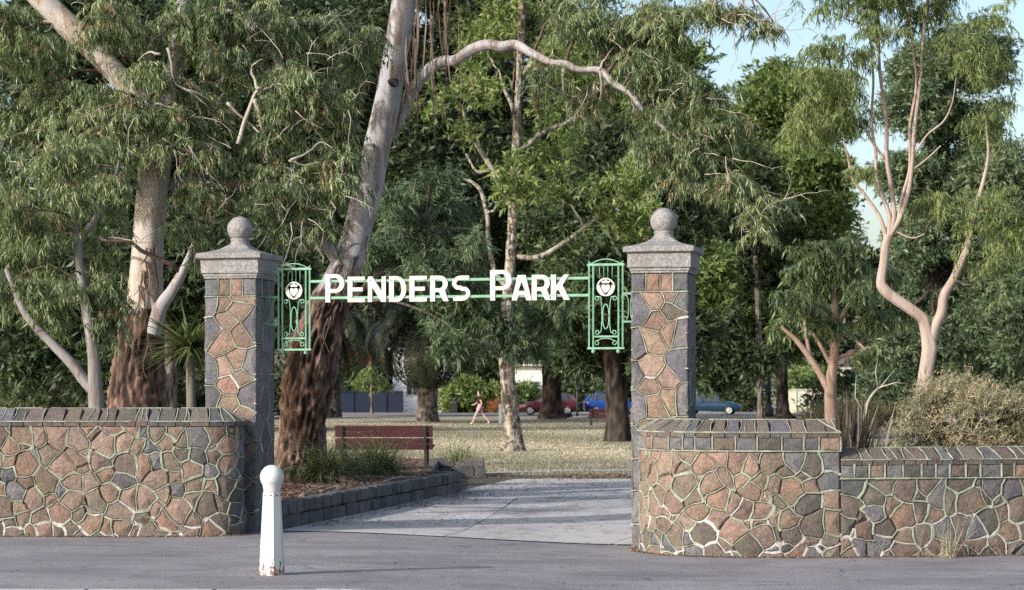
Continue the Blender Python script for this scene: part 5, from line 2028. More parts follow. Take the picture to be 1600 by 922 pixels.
# ------------------------------------------------------------------ young pink barked gum on the right
rng = np.random.default_rng(404)
d4 = 30.0
t4 = px_path([(1433, 760, 14), (1437, 690, 13.5), (1441, 630, 13), (1446, 590, 12), (1451, 556, 12), (1452, 540, 12), (1446, 512, 9), (1441, 497, 8.5), (1422, 482, 8.2), (1398, 466, 8.2), (1382, 452, 8.4), (1377, 440, 7.6), (1381, 412, 7), (1384, 385, 7), (1389, 368, 7)], d4)
gum4 = thing("gum_tree", (t4[0][0], t4[0][1], 0.0), "young pink barked gum with a kinked forked trunk above the tan shrub", "tree", "gum trees")
trunk_mesh("trunk", gum4, t4, M['pink_gum'], 30, 0.03, None, 0, 0.2, 3.9, 1, 0.16)
L4 = [[(1452, 545, 9.5), (1459, 515, 9), (1468, 488, 8.4), (1480, 462, 8), (1494, 435, 7), (1512, 390, 5.5), (1524, 330, 4), (1538, 250, 2.6), (1540, 190, 1.4)],
      [(1385, 385, 5), (1381, 360, 4), (1370, 335, 3.4), (1352, 305, 3), (1338, 280, 2.6), (1330, 245, 2.2), (1318, 220, 1.6)],
      [(1388, 375, 5), (1388, 340, 4.4), (1380, 310, 3.8), (1372, 275, 3.4), (1366, 240, 3), (1365, 190, 2.6), (1362, 120, 2.2), (1356, 40, 1.4)],
      [(1389, 370, 5.5), (1394, 335, 4.8), (1394, 290, 4.4), (1388, 245, 4), (1383, 190, 3.6), (1377, 110, 3), (1370, 40, 2.6), (1368, -40, 2), (1366, -150, 1.2)],
      [(1390, 368, 6), (1405, 338, 5.2), (1419, 300, 4.6), (1426, 255, 4.2), (1431, 200, 3.8), (1437, 130, 3.4), (1447, 60, 2.8), (1450, 0, 2.4), (1455, -120, 1.4)],
      [(1402, 345, 3.6), (1410, 310, 3.2), (1420, 262, 3), (1424, 200, 2.8), (1428, 130, 2.4), (1425, 60, 1.8), (1420, -20, 1)],
      [(1386, 255, 3), (1368, 225, 2.6), (1345, 195, 2), (1330, 160, 1.6), (1312, 140, 1)],
      [(1431, 238, 2.4), (1450, 210, 2), (1476, 190, 1.8), (1488, 160, 1.3), (1494, 120, 1)],
      [(1428, 264, 2), (1450, 248, 1.6), (1470, 228, 1.2)],
      [(1396, 360, 2), (1425, 372, 1.8), (1445, 366, 1.2)]]
for rows in L4:
    trunk_mesh("limb", gum4, px_path([(r_[0] + (RNG.normal(0, 2.2) if 0 < i_ < len(rows) - 1 else 0), r_[1], r_[2] * (0.82 if rows[0][1] < 500 else 0.95)) for i_, r_ in enumerate(rows)], d4), M['pink_gum'], 14, 0.05, None, 0, 0, 1.4 + rows[0][0] * 0.01, 1, 0.12)
pts, cen = crown_clumps([(1320, 30, 50, 45), (1360, 20, 40, 40), (1300, 80, 42, 40), (1345, 85, 40, 40), (1290, 140, 40, 45), (1330, 150, 44, 40), (1265, 175, 32, 40), (1290, 205, 40, 34), (1330, 205, 30, 28), (1250, 205, 22, 22), (1420, 10, 45, 34), (1460, 10, 40, 40), (1345, -50, 70, 50), (1440, -60, 70, 50), (1455, 300, 20, 34), (1470, 330, 16, 26), (1520, 60, 50, 70), (1540, 180, 40, 60), (1340, 260, 12, 16), (1400, -140, 90, 60), (1395, 5, 30, 26), (1560, 330, 45, 80)], d4, rng, 60, 9, 0.5, 0.15, 0.34)
foliage_mesh("crown", gum4, 'gum', pts, [M['willow_leaf'], M['twig']], rng, (0.6, 0.95), 0.3, 0.003, True, (0.1, 0.8), 0.0)
branch_mesh("branches", gum4, clump_links(cen, [px_path(r, d4) for r in L4], rng, 0.02, 0.008, 0.003, 0.5), M['twig'], rng)

# ------------------------------------------------------------------ lichen spotted tree standing in the lawn
rng = np.random.default_rng(505)
d5 = 62.7
t5 = px_path([(802, 722, 22), (802, 705, 18.5), (801, 685, 15.5), (797, 640, 13), (793, 590, 11.5), (790, 540, 10.5), (793, 480, 9.5), (797, 420, 8.5), (801, 350, 8), (804, 280, 7.5), (808, 200, 6.5), (813, 100, 5.5), (816, 0, 6), (822, -120, 4.5), (826, -230, 2)], d5)
tr5 = thing("park_tree", (t5[1][0], t5[1][1], 0), "lichen spotted slender tree alone in the lawn seen under the sign", "tree", "park trees")
trunk_mesh("trunk", tr5, t5, M['lichen_bark'], 40, 0.08, lambda s, z: 0.5, 0.03, 0.5, 6.6, 1.4, 0.10)
L5 = [[(797, 320, 6), (782, 290, 5), (768, 262, 4.5), (748, 230, 4), (733, 205, 3), (722, 165, 2)], [(806, 240, 4), (830, 222, 4), (855, 204, 3.6), (885, 192, 3), (910, 170, 1.5)], [(793, 450, 5), (772, 420, 4), (763, 370, 3.6), (762, 340, 3.6), (752, 300, 3.2), (738, 285, 2.6), (725, 280, 1.5)],
      [(799, 400, 4), (840, 402, 4), (880, 380, 3.4), (920, 350, 2.6), (960, 320, 2)], [(808, 200, 4), (800, 165, 3), (788, 140, 2.4), (780, 110, 1.5)], [(812, 120, 4), (850, 80, 3.4), (900, 40, 2.6), (940, -10, 1.6)], [(765, 265, 3), (745, 268, 2.2), (728, 240, 1.4)]]
for rows in L5:
    trunk_mesh("limb", tr5, px_path(rows, d5), M['lichen_bark'], 14, 0.12, lambda s, z: 0.4, 0.01, 0, 2 + rows[-1][0] * 0.01, 1, 0.14)
pts, cen = crown_clumps([(722, 165, 44, 36, -1), (740, 200, 30, 28, -1), (828, 262, 34, 26, -1.5), (812, 300, 36, 26, -1.5), (775, 320, 28, 22, -1), (850, 285, 26, 20, -1), (905, 205, 40, 30), (960, 290, 46, 30, -1), (1000, 300, 36, 30, -1), (985, 255, 40, 30), (930, 320, 36, 24, -1), (1010, 345, 36, 26), (955, 360, 40, 24), (870, 310, 30, 24, 0.5), (880, 250, 36, 28, 1), (800, 40, 60, 40), (860, 90, 50, 40), (930, 30, 60, 40), (780, -60, 80, 50), (900, -60, 80, 50), (850, 160, 40, 34, 1), (760, 80, 50, 40, 1)], d5, rng, 15, 9, 1.0, 0.25, 0.36)
foliage_mesh("crown", tr5, 'tuft', pts, [M['bright_leaf'], M['twig']], rng, (0.8, 1.25), 0.5, 0.006, True, (0.25, 0.95), 0.0, lod=0.8)
branch_mesh("branches", tr5, clump_links(cen, [px_path(r, d5) for r in L5] + [t5[9:]], rng, 0.06, 0.02, 0.008, 0.5), M['lichen_bark'], rng)

# ------------------------------------------------------------------ soft fine leaved tree between the leaning gum and the lawn tree
rng = np.random.default_rng(606)
d6 = 49.0
t6 = px_path([(470, 745, 11), (474, 690, 10), (486, 600, 9), (512, 520, 8.5), (552, 470, 7), (588, 435, 6), (612, 405, 5), (640, 382, 4), (665, 340, 3), (672, 290, 2)], d6)
tr6 = thing("park_tree", (t6[0][0], t6[0][1], 0), "soft drooping fine leaved tree hanging behind the word PENDERS", "tree", "park trees")
trunk_mesh("trunk", tr6, t6, M['dark_bark'], 20, 0.1, lambda s, z: 0.7, 0.015, 0.3, 3.7, 1.4, 0.1)
L6 = [[(588, 435, 4), (630, 428, 3.5), (680, 432, 3), (730, 440, 2.4), (770, 470, 1.4)], [(600, 420, 3.5), (625, 380, 3), (640, 330, 2.4), (650, 280, 1.4)], [(560, 472, 4), (610, 470, 3.4), (670, 490, 3), (720, 520, 2), (760, 545, 1.2)], [(640, 382, 3), (690, 360, 2.6), (740, 360, 2), (770, 390, 1.2)]]
for rows in L6:
    trunk_mesh("limb", tr6, px_path([(r_[0], r_[1], r_[2] * 0.6) for r_ in rows], d6), M['grey_bark'], 12, 0.1, None, 0, 0, 2 + rows[-1][0] * 0.01, 1, 0.14)
pts, cen = crown_clumps([(660, 300, 48, 36), (625, 335, 34, 32), (700, 330, 40, 34), (660, 365, 46, 34), (720, 390, 42, 30), (640, 420, 44, 30), (690, 430, 44, 28), (745, 440, 34, 24), (660, 470, 34, 24), (705, 490, 40, 26), (750, 500, 40, 28), (690, 530, 26, 20), (715, 540, 32, 20), (770, 540, 34, 22), (800, 520, 34, 28), (845, 500, 34, 26), (825, 545, 30, 18), (880, 480, 30, 22), (600, 300, 24, 30), (590, 380, 24, 28)], d6, rng, 22, 8, 1.0, 0.2, 0.36)
foliage_mesh("crown", tr6, 'fine', pts, [M['needle'], M['twig']], rng, (0.8, 1.3), 0.3, 0.004, False, (0.1, 0.85), 0.0, 1.15, 1.3, lod=0.99)
branch_mesh("branches", tr6, clump_links(cen, [px_path(r, d6) for r in L6] + [t6[5:]], rng, 0.03, 0.012, 0.004, 0.5), M['twig'], rng)


# ------------------------------------------------------------------ the park trees further back
def park_tree(rows, d, crown, label, seed, kind, leaf, bark, n, limbs=(), per=10, rough=0.9, tint=(0.1, 0.75), sc=(1.0, 1.5), sub=0.2, shell=0.5, amp=0.04, flare=0.5, depthf=0.9, lod=0.44):
    """crown = list of (px, py, rx, ry) lobes; n sprays in all"""
    rng = np.random.default_rng(seed)
    path = px_path(rows, d)
    r = thing("park_tree", (path[0][0], path[0][1], min(path[0][2], 0) if path[0][2] < 0.2 else path[0][2]), label, "tree", "park trees")
    if path[0][2] > 0.05:        # set the foot on the ground
        f = path[0]
        path = [(f[0], f[1], -0.15, f[3] * 1.1)] + path
        r.location.z = 0.0
    trunk_mesh("trunk", r, path, M[bark], 26, 0.14, lambda s, z: rough, amp, flare, seed * 0.37, 1.1, 0.10)
    lp = []
    for l in limbs:
        q = px_path(l, d)
        lp.append(q)
        trunk_mesh("limb", r, q, M[bark], 12, 0.2, lambda s, z: rough, amp * .4, 0, seed * 0.7, 1.1, 0.12)
    tot = sum(c[2] * c[3] for c in crown)
    P_, C_ = [], []
    for c in crown:
        dd = d + rng.uniform(-1.5, 1.5) + (c[4] if len(c) > 4 else 0)
        p = P(c[0], c[1], dd)
        rx, rz = c[2] * dd / FPX, c[3] * dd / FPX
        q, cc = blob_points(p, (rx, (rx + rz) / 2 * depthf, rz), int(n * c[2] * c[3] / tot), rng, shell, sub, per)
        P_.append(q)
        C_.append((p, cc[::4], max(rx, rz)))
    foliage_mesh("crown", r, kind, np.concatenate(P_), [M[leaf], M['twig']], rng, sc, 0.4, 0.01, False, tint, 0.0, lod=lod)
    branch_mesh("branches", r, clump_links(C_, lp + [path[len(path) // 2:]], rng, 0.12, 0.04, 0.012, 0.8), M['dark_bark'] if bark != 'brown_gum' else M['brown_gum'], rng)
    return r


park_tree([(967, 705, 24), (966, 688, 20), (965, 650, 18), (962, 600, 17), (958, 540, 16), (955, 480, 14), (955, 400, 11), (950, 300, 8), (948, 180, 4)], 74,
          [(930, 430, 70, 50), (1010, 470, 60, 60), (880, 480, 50, 40), (970, 520, 60, 34), (1060, 540, 50, 50), (905, 560, 36, 22), (1010, 400, 60, 40), (1050, 320, 60, 60), (900, 360, 60, 50), (960, 250, 60, 50)],
          "dark straight trunked tree beside the right pillar, in front of the blue car", 71, 'tuft', 'dark_leaf', 'dark_bark', 5200, [[(956, 480, 8), (1000, 440, 6), (1050, 400, 4)], [(956, 500, 8), (910, 470, 6), (870, 450, 4)]])
park_tree([(864, 657, 22), (862, 645, 17), (862, 600, 15), (860, 540, 14), (858, 470, 12), (850, 380, 9), (845, 250, 5)], 128,
          [(860, 420, 80, 50), (800, 470, 60, 40), (900, 500, 50, 40), (850, 330, 80, 60), (790, 380, 60, 50), (930, 420, 60, 50), (780, 540, 30, 30), (910, 555, 40, 26), (880, 200, 90, 70)],
          "dark tree standing in front of the maroon car", 72, 'tuft', 'dark_leaf', 'dark_bark', 4600, [[(860, 500, 8), (900, 450, 6), (930, 420, 3)], [(860, 520, 8), (820, 480, 6), (790, 440, 3)]], sc=(1.5, 2.3))
park_tree([(1224, 654, 17), (1223, 640, 10), (1222, 600, 9), (1221, 540, 8.5), (1222, 440, 7.5), (1224, 300, 6), (1226, 180, 3)], 118,
          [(1225, 150, 60, 44), (1265, 145, 40, 36), (1190, 190, 34, 34), (1250, 200, 70, 40), (1200, 250, 50, 40), (1260, 270, 60, 40), (1210, 320, 60, 40), (1270, 340, 60, 40), (1190, 380, 50, 34), (1240, 400, 60, 36), (1180, 440, 50, 36), (1240, 470, 60, 36), (1150, 500, 50, 40), (1220, 530, 50, 34)],
          "dense round topped green tree against the sky, right of centre", 73, 'pad', 'bright_leaf', 'dark_bark', 6200, sc=(1.2, 1.9), tint=(0.05, 0.8), sub=0.16)
park_tree([(1300, 720, 13), (1299, 690, 11), (1298, 650, 9.5), (1298, 600, 9), (1303, 560, 7.5), (1306, 510, 6), (1303, 460, 4), (1300, 420, 2)], 72,
          [(1225, 508, 22, 12), (1245, 470, 26, 14, -1), (1275, 445, 24, 16), (1310, 420, 30, 16, 1), (1340, 455, 26, 16), (1365, 500, 28, 14, -1), (1392, 480, 20, 14), (1350, 545, 26, 12, -1), (1288, 505, 22, 12, 1), (1255, 425, 22, 14), (1380, 430, 22, 16, 1), (1320, 385, 24, 16), (1270, 390, 22, 14)],
          "slim pinkish park tree with a low V fork seen over the right wing wall", 74, 'gum', 'gum_leaf', 'brown_gum', 1000,
          [[(1297, 615, 6), (1282, 585, 5.5), (1264, 557, 5), (1243, 530, 4), (1222, 512, 2.5)], [(1266, 560, 3.5), (1261, 530, 3), (1257, 500, 2.6), (1250, 460, 1.5)], [(1303, 580, 4), (1285, 545, 3), (1270, 520, 2)], [(1306, 510, 4), (1330, 470, 3), (1350, 440, 2)], [(1305, 560, 3), (1335, 552, 2.6), (1370, 550, 1.5)]], rough=0.0, amp=0, sc=(1.0, 1.6), tint=(0.1, 0.7), shell=0.2, sub=0.3, per=14)
park_tree([(1468, 690, 16), (1467, 640, 13), (1465, 560, 12), (1460, 460, 11), (1455, 340, 8), (1450, 200, 4)], 95,
          [(1440, 170, 60, 50), (1500, 220, 60, 60), (1420, 280, 50, 40), (1480, 320, 60, 50), (1430, 380, 50, 40), (1500, 420, 60, 50), (1440, 470, 50, 40), (1400, 540, 40, 36), (1470, 540, 60, 40), (1560, 300, 70, 80), (1570, 480, 60, 80), (1380, 600, 36, 26), (1440, 110, 50, 40), (1520, 90, 60, 60)],
          "broad dark tree at the far right behind the pink barked gum", 75, 'tuft', 'needle', 'dark_bark', 8200, sc=(0.75, 1.15), tint=(0.1, 1.0), sub=0.15, lod=0.4)
park_tree([(1188, 658, 6), (1188, 640, 4.6), (1187, 580, 4.4), (1185, 500, 4), (1180, 400, 3)], 112,
          [(1130, 430, 40, 40), (1170, 370, 40, 40), (1120, 350, 40, 40), (1115, 520, 34, 40), (1170, 560, 30, 22), (1110, 590, 30, 20), (1150, 280, 50, 50)],
          "thin grey trunked tree beside the park lamp post", 76, 'tuft', 'dark_leaf', 'grey_bark', 2600, sc=(1.3, 2.0))
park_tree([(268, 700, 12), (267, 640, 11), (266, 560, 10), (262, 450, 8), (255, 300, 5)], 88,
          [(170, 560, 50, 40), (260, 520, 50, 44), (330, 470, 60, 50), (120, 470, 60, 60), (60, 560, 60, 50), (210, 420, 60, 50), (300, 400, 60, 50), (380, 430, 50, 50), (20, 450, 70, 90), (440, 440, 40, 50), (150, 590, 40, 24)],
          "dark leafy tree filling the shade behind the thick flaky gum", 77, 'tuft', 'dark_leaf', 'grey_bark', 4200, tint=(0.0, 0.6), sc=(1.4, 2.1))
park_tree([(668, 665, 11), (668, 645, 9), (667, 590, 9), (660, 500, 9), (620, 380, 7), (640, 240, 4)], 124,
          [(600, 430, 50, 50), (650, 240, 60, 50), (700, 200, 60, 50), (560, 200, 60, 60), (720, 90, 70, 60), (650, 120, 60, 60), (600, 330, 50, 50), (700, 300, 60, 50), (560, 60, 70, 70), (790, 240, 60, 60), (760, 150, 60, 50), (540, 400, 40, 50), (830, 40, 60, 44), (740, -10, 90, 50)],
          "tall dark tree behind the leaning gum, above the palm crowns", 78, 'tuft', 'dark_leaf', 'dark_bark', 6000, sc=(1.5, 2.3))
park_tree([(1050, 690, 12), (1050, 640, 10), (1048, 560, 9), (1045, 420, 7), (1040, 260, 4)], 100,
          [(1040, 130, 70, 60), (980, 120, 60, 60), (1080, 230, 60, 60), (1000, 200, 60, 50), (1120, 260, 40, 50), (920, 110, 60, 50), (1060, 420, 50, 50), (1110, 440, 40, 50), (1040, 550, 50, 40), (890, 90, 50, 44)],
          "tall mid green tree behind the right pillar", 79, 'tuft', 'bright_leaf', 'dark_bark', 4600, sc=(1.1, 1.7), tint=(0.1, 0.75), sub=0.16)

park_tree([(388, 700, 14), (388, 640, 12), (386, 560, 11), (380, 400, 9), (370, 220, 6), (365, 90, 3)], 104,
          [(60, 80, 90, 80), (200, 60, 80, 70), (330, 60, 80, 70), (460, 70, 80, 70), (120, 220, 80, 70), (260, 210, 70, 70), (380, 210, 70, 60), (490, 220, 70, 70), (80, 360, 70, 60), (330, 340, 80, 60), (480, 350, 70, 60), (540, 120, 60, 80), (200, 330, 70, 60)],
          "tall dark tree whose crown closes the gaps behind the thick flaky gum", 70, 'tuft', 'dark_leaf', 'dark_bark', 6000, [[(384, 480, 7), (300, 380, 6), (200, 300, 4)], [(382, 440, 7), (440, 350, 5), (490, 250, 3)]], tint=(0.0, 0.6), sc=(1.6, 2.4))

park_tree([(581, 648, 2.6), (581, 635, 2.0), (580, 610, 1.6), (581, 585, 1.2), (578, 565, 0.6)], 150,
          [(575, 598, 16, 9), (592, 606, 12, 8), (566, 588, 12, 8), (583, 582, 10, 8)], "spindly young yellow green tree in front of the navy fence", 80, 'tuft', 'willow_leaf', 'grey_bark', 70, sc=(0.9, 1.4), tint=(0.1, 0.8), per=5, amp=0.01, flare=0.2, sub=0.4)

# ------------------------------------------------------------------ closing belt of far trees: each its own tree
belt = [(30, 175, 150, 330, 'far tree at the left end of the belt behind the park'), (170, 185, 150, 300, 'far tree in the belt behind the thick flaky gum'), (330, 172, 130, 320, 'far tree in the belt behind the left pillar'), (450, 188, 130, 300, 'far tree in the belt left of the brick house'),
        (690, 196, 130, 290, 'far tree in the belt above the white house'), (575, 190, 90, 300, 'far tree in the belt behind the red brick house'), (800, 186, 120, 260, 'far tree in the belt above the maroon car'), (985, 178, 130, 270, 'far tree in the belt above the blue car'), (1100, 185, 110, 260, 'far tree in the belt above the dark hatchback'),
        (1330, 180, 120, 250, 'far tree in the belt right of the round topped tree'), (1450, 190, 130, 300, 'far tree in the belt behind the broad dark tree'), (1570, 176, 140, 330, 'far tree at the right end of the belt behind the park')]
grown = []
for i, (x, d, rx, hgt, lab) in enumerate(belt):
    if i < 4:
        rs_ = random.Random(900 + i)
        lobes = []
        for k in range(15):
            a = rs_.uniform(-1, 1)
            lobes.append((x + a * rx * 0.75, HY - rs_.uniform(0.02, 1.0) * hgt * (1 - 0.35 * abs(a)), rx * rs_.uniform(0.28, 0.45), rx * rs_.uniform(0.2, 0.34)))
        grown.append((park_tree([(x, HY + 40, 9), (x + 2, HY - 20, 8), (x + 4, HY - hgt * .5, 6), (x, HY - hgt * .85, 3)], d, lobes, lab, 900 + i, 'pad' if i % 2 else 'tuft', ('dark_leaf', 'needle', 'dark_leaf', 'dark_leaf')[i], 'dark_bark', 3000, sc=(2.0, 3.2), tint=(0.0, 0.6), per=8, sub=0.22), rx * d, hgt * d))
    else:
        src, rw, rh = grown[(i * 3) % 4]
        o = copy_tree(src)
        p = P(x, HY + 33, d)
        o.location = (p.x, d, 0.0)
        o.rotation_euler = (0, 0, rad(140 + 47 * i))
        o.scale = (rx * d / rw, rx * d / rw, hgt * d / rh)
        o["label"] = lab

# ------------------------------------------------------------------ palms
def frond_mesh(seed, L, droop):
    rng = np.random.default_rng(seed)
    V, F, T = [], [], []
    n = 44
    p = np.zeros(3)
    ang = 0.75
    pts = []
    for k in range(n + 1):
        pts.append(p.copy())
        ang -= droop / n * (0.4 + 1.4 * k / n)
        p = p + np.array([math.cos(ang), 0, math.sin(ang)]) * L / n
    for k in range(n):
        a, c = pts[k], pts[k + 1]
        w = 0.08 * (1 - 0.8 * k / n)
        b0 = len(V)
        V += [a + [0, -w, 0], a + [0, w, 0], c + [0, w, 0], c + [0, -w, 0]]
        F.append((b0, b0 + 1, b0 + 2, b0 + 3)); T += [0.7] * 4
        if k > 4:
            tang = unit(c - a)
            ll = 0.62 * math.sin(math.pi * min(1, (k / n) * 0.85 + 0.12)) + 0.1
            for s in (-1, 1):
                for h in (0, 0.5):
                    d = unit(tang * 0.55 + np.array([0, s * 0.8, 0]) + np.array([-math.sin(0.4), 0, 0.1]) * 0.1 + rng.normal(0, 0.09, 3) + np.array([0, 0, -0.22]))
                    st = a + (c - a) * h
                    e = st + d * ll * rng.uniform(0.85, 1.1)
                    m = st + d * ll * 0.5 + [0, 0, 0.03]
                    b0 = len(V)
                    V += [st, m + tang * 0.05, e + np.array([0, 0, -0.06]), m - tang * 0.05]
                    F.append((b0, b0 + 1, b0 + 2, b0 + 3)); t_ = rng.uniform(0.1, 0.95); T += [t_] * 4
    me = bpy.data.meshes.new("frond")
    me.from_pydata([tuple(v) for v in V], [], F)
    me.materials.append(M['palm'])
    at = me.attributes.new("tint", 'FLOAT', 'POINT')
    at.data.foreach_set("value", np.array(T, np.float32))
    return me


FR = [frond_mesh(i, 4.6 + 0.3 * i, 1.8 + 0.25 * i) for i in range(4)]


def palm(px, base_py, d, r_px, top_py, label, seed):
    rs_ = random.Random(seed)
    b0 = P(px, base_py, d)
    r = thing("palm_tree", (b0.x, b0.y, 0), label, "palm", "palms in the park")
    rr = r_px
    rows = [(px, base_py + 8, rr * 1.35), (px, base_py, rr * 1.15), (px, base_py - 25, rr * 1.0), (px + 1, base_py - 80, rr * 0.98), (px, (base_py + top_py) / 2 - 20, rr), (px, top_py + 10, rr * 1.15), (px, top_py - 12, rr * 0.7)]
    trunk_mesh("trunk", r, px_path(rows, d), M['grey_bark'], 30, 0.10, lambda s, z: 0.95, 0.07, 0.18, seed, 3.2, 0.05)
    top = P(px, top_py, d)
    for k in range(60):
        o = link_mesh("frond", FR[rs_.randrange(4)], r)
        el = rs_.uniform(-0.95, 0.9)
        o.location = Vector((0.2 * math.cos(k * 2.4), 0.2 * math.sin(k * 2.4), top.z + 0.25 * el))
        o.rotation_euler = (rs_.uniform(-.2, .2), -el + 0.55, k * 2.39996)


palm(668, 660, 115, 15.5, 492, "palm with a thick grey trunk and drooping fronds in front of the white house", 5)
palm(519, 652, 136, 13.5, 505, "palm whose grey trunk shows just right of the leaning gum's foot", 6)


# ------------------------------------------------------------------ low planting
def blade_clump(name, loc, label, cat, n, L, w, mat, seed, spread=1.0, droop=0.8, up=0.5, group=None, base_r=0.1, tint=(0.1, 0.95), trunk=None):
    """a clump of strap leaves: each blade a bent tapering strip"""
    rng = np.random.default_rng(seed)
    root = thing(name, loc, label, cat, group)
    V, F, T = [], [], []
    seg = 5
    for i in range(n):
        yaw = rng.uniform(0, 2 * math.pi)
        el = rng.uniform(up - 0.5, up + 0.6)
        ln = L * rng.uniform(0.6, 1.15)
        d = np.array([math.cos(yaw) * math.cos(el) * spread, math.sin(yaw) * math.cos(el) * spread, math.sin(el)])
        d = unit(d)
        p = np.array([rng.normal(0, base_r), rng.normal(0, base_r), 0.0])
        sd = unit(np.cross(d, [0, 0, 1]) + rng.normal(0, 0.15, 3))
        b0 = len(V)
        t_ = rng.uniform(*tint)
        for k in range(seg + 1):
            ww = w * (1 - (k / seg) ** 1.6) * 0.5 + 0.0008
            V += [p - sd * ww, p + sd * ww]
            T += [t_, t_]
            p = p + d * ln / seg
            d = unit(d + np.array([0, 0, -droop * rng.uniform(0.12, 0.34)]))
        F += [(b0 + 2 * k, b0 + 2 * k + 1, b0 + 2 * k + 3, b0 + 2 * k + 2) for k in range(seg)]
    V = np.array(V)
    if trunk:
        V[:, 2] += trunk
        q = MB()
        q.tube([Vector(loc), Vector(loc) + Vector((0.03, 0.02, trunk * .5)), Vector(loc) + Vector((0, 0, trunk + 0.05))], [0.085, 0.07, 0.06], 10)
        q.build("stem", M['grey_bark'], root)
    np_mesh("leaves", V, np.array(F), None, [mat], root, np.array(T))
    return root


TG = "tussocks in the raised bed"
p = P(506, 742, 35.2); blade_clump("grass_tussock", (p.x, p.y, BZ - 0.02), "big strappy tussock against the foot of the leaning gum", "tussock", 900, 0.95, 0.012, M['blade'], 31, 1.0, 1.35, 0.75, TG, 0.12)
p = P(590, 728, 37.6); blade_clump("grass_tussock", (p.x, p.y, BZ - 0.02), "wide green tussock in front of the near bench", "tussock", 900, 0.95, 0.012, M['blade'], 32, 1.0, 1.35, 0.75, TG, 0.14)
p = P(548, 733, 36.8); blade_clump("grass_tussock", (p.x, p.y, BZ - 0.02), "smaller tussock between the other two in the bed", "tussock", 480, 0.75, 0.011, M['blade'], 33, 1.0, 1.3, 0.75, TG, 0.1)
p = P(712, 716, 44.0); blade_clump("grass_tussock", (p.x, p.y, BZ - 0.02), "sparse tussock by the right end of the near bench", "tussock", 70, 0.5, 0.014, M['blade'], 34, 0.9, 0.6, 0.9, TG, 0.12)
p = P(726, 718, 45.6); blade_clump("grass_tussock", (-1.05, 45.6, 0.3), "sparse tussock above the stubby bluestone edging", "tussock", 60, 0.5, 0.014, M['blade'], 35, 0.9, 0.6, 0.9, TG, 0.1)
p = P(296, 540, 29.6); blade_clump("yucca", (p.x, p.y, 0.3), "spiky green yucca between the thick gum and the left pillar", "yucca", 240, 1.0, 0.042, M['blade'], 36, 1.0, 0.24, 0.12, None, 0.05, (0.0, 0.75), p.z - 0.3)
p = P(1330, 700, 26.3); blade_clump("flax_plant", (p.x, p.y, 0.55), "dark purple flax with upright blades behind the step of the right wall", "flax", 150, 1.2, 0.06, M['flax'], 37, 0.6, 0.22, 1.15, None, 0.12, (0.0, 1.0))
p = P(1352, 700, 26.8); blade_clump("flax_plant", (p.x, p.y, 0.5), "small green flax between the purple flax and the tan shrub", "flax", 90, 0.9, 0.035, M['blade'], 38, 0.7, 0.35, 1.0, None, 0.14, (0.2, 1.0))

# earth bank behind the right wall
q = MB()
vs = []
nxb, nyb = 26, 12
for j in range(nyb + 1):
    for i in range(nxb + 1):
        x, y = 2.6 + 9.0 * i / nxb, 25.45 + 5.0 * j / nyb
        vs.append((x, y + 0.05 * max(0, x - 3.5), -0.05 + 0.62 * sm(0, 1.2, y - 25.2) * (1 - sm(28.4, 30.4, y)) * sm(2.6, 3.8, x) + 0.04 * noise.noise(Vector((x * 2, y * 2, 0)))))
q.add(vs, [(j * (nxb + 1) + i, j * (nxb + 1) + i + 1, (j + 1) * (nxb + 1) + i + 1, (j + 1) * (nxb + 1) + i) for j in range(nyb) for i in range(nxb)], 0, True)
tag(q.build("planting_bank", M['mulch']), kind="structure")


def shrub(loc, radii, label, seed, n, kind, leaf, sc, tint, name="shrub", group=None, stem_mat='twig', twr=0.004, per=10, shell=0.55, sub=0.2):
    rng = np.random.default_rng(seed)
    root = thing(name, loc, label, "shrub", group)
    c = Vector(loc) + Vector((0, 0, radii[2] * 0.85))
    pts, cc = blob_points(c, radii, n, rng, shell, sub, per)
    pts = pts[pts[:, 2] > loc[2] - 0.05]
    foliage_mesh("leaves", root, kind, pts, [M[leaf], M[stem_mat]], rng, sc, 0.5, twr, kind == 'twiggy' and sc[0] < 2, tint, 0.0, lod=0.99 if kind == 'twiggy' else 0.4)
    links = [(Vector(loc), Vector(x), 0.03 * max(radii), 0.008 * max(radii)) for x in cc[:18]]
    branch_mesh("stems", root, links, M['twig'], rng)
    return root


p = P(1478, 700, 27.6)
shrub((p.x + 0.30, p.y, 0.45), (0.84, 0.8, 0.84), "big tan twiggy shrub behind the low end of the right wall", 41, 900, 'twiggy', 'tan_leaf', (0.8, 1.5), (0.0, 1.0), "shrub", None, 'pale_twig', 0.004, 16, 0.45, 0.15)
p = P(1400, 715, 27.4)
shrub((p.x, p.y, 0.45), (0.40, 0.5, 0.30), "low tan tufted shrub between the flax and the big tan shrub", 42, 330, 'twiggy', 'tan_leaf', (0.8, 1.2), (0.0, 0.7), "shrub", None, 'twig', 0.003)
p = P(1570, 715, 27.6)
shrub((p.x + 0.3, p.y, 0.4), (0.6, 0.6, 0.6), "tan shrub at the far right beside the big tan shrub", 43, 500, 'twiggy', 'tan_leaf', (0.8, 1.2), (0.1, 0.9), "shrub", None, 'twig', 0.003)
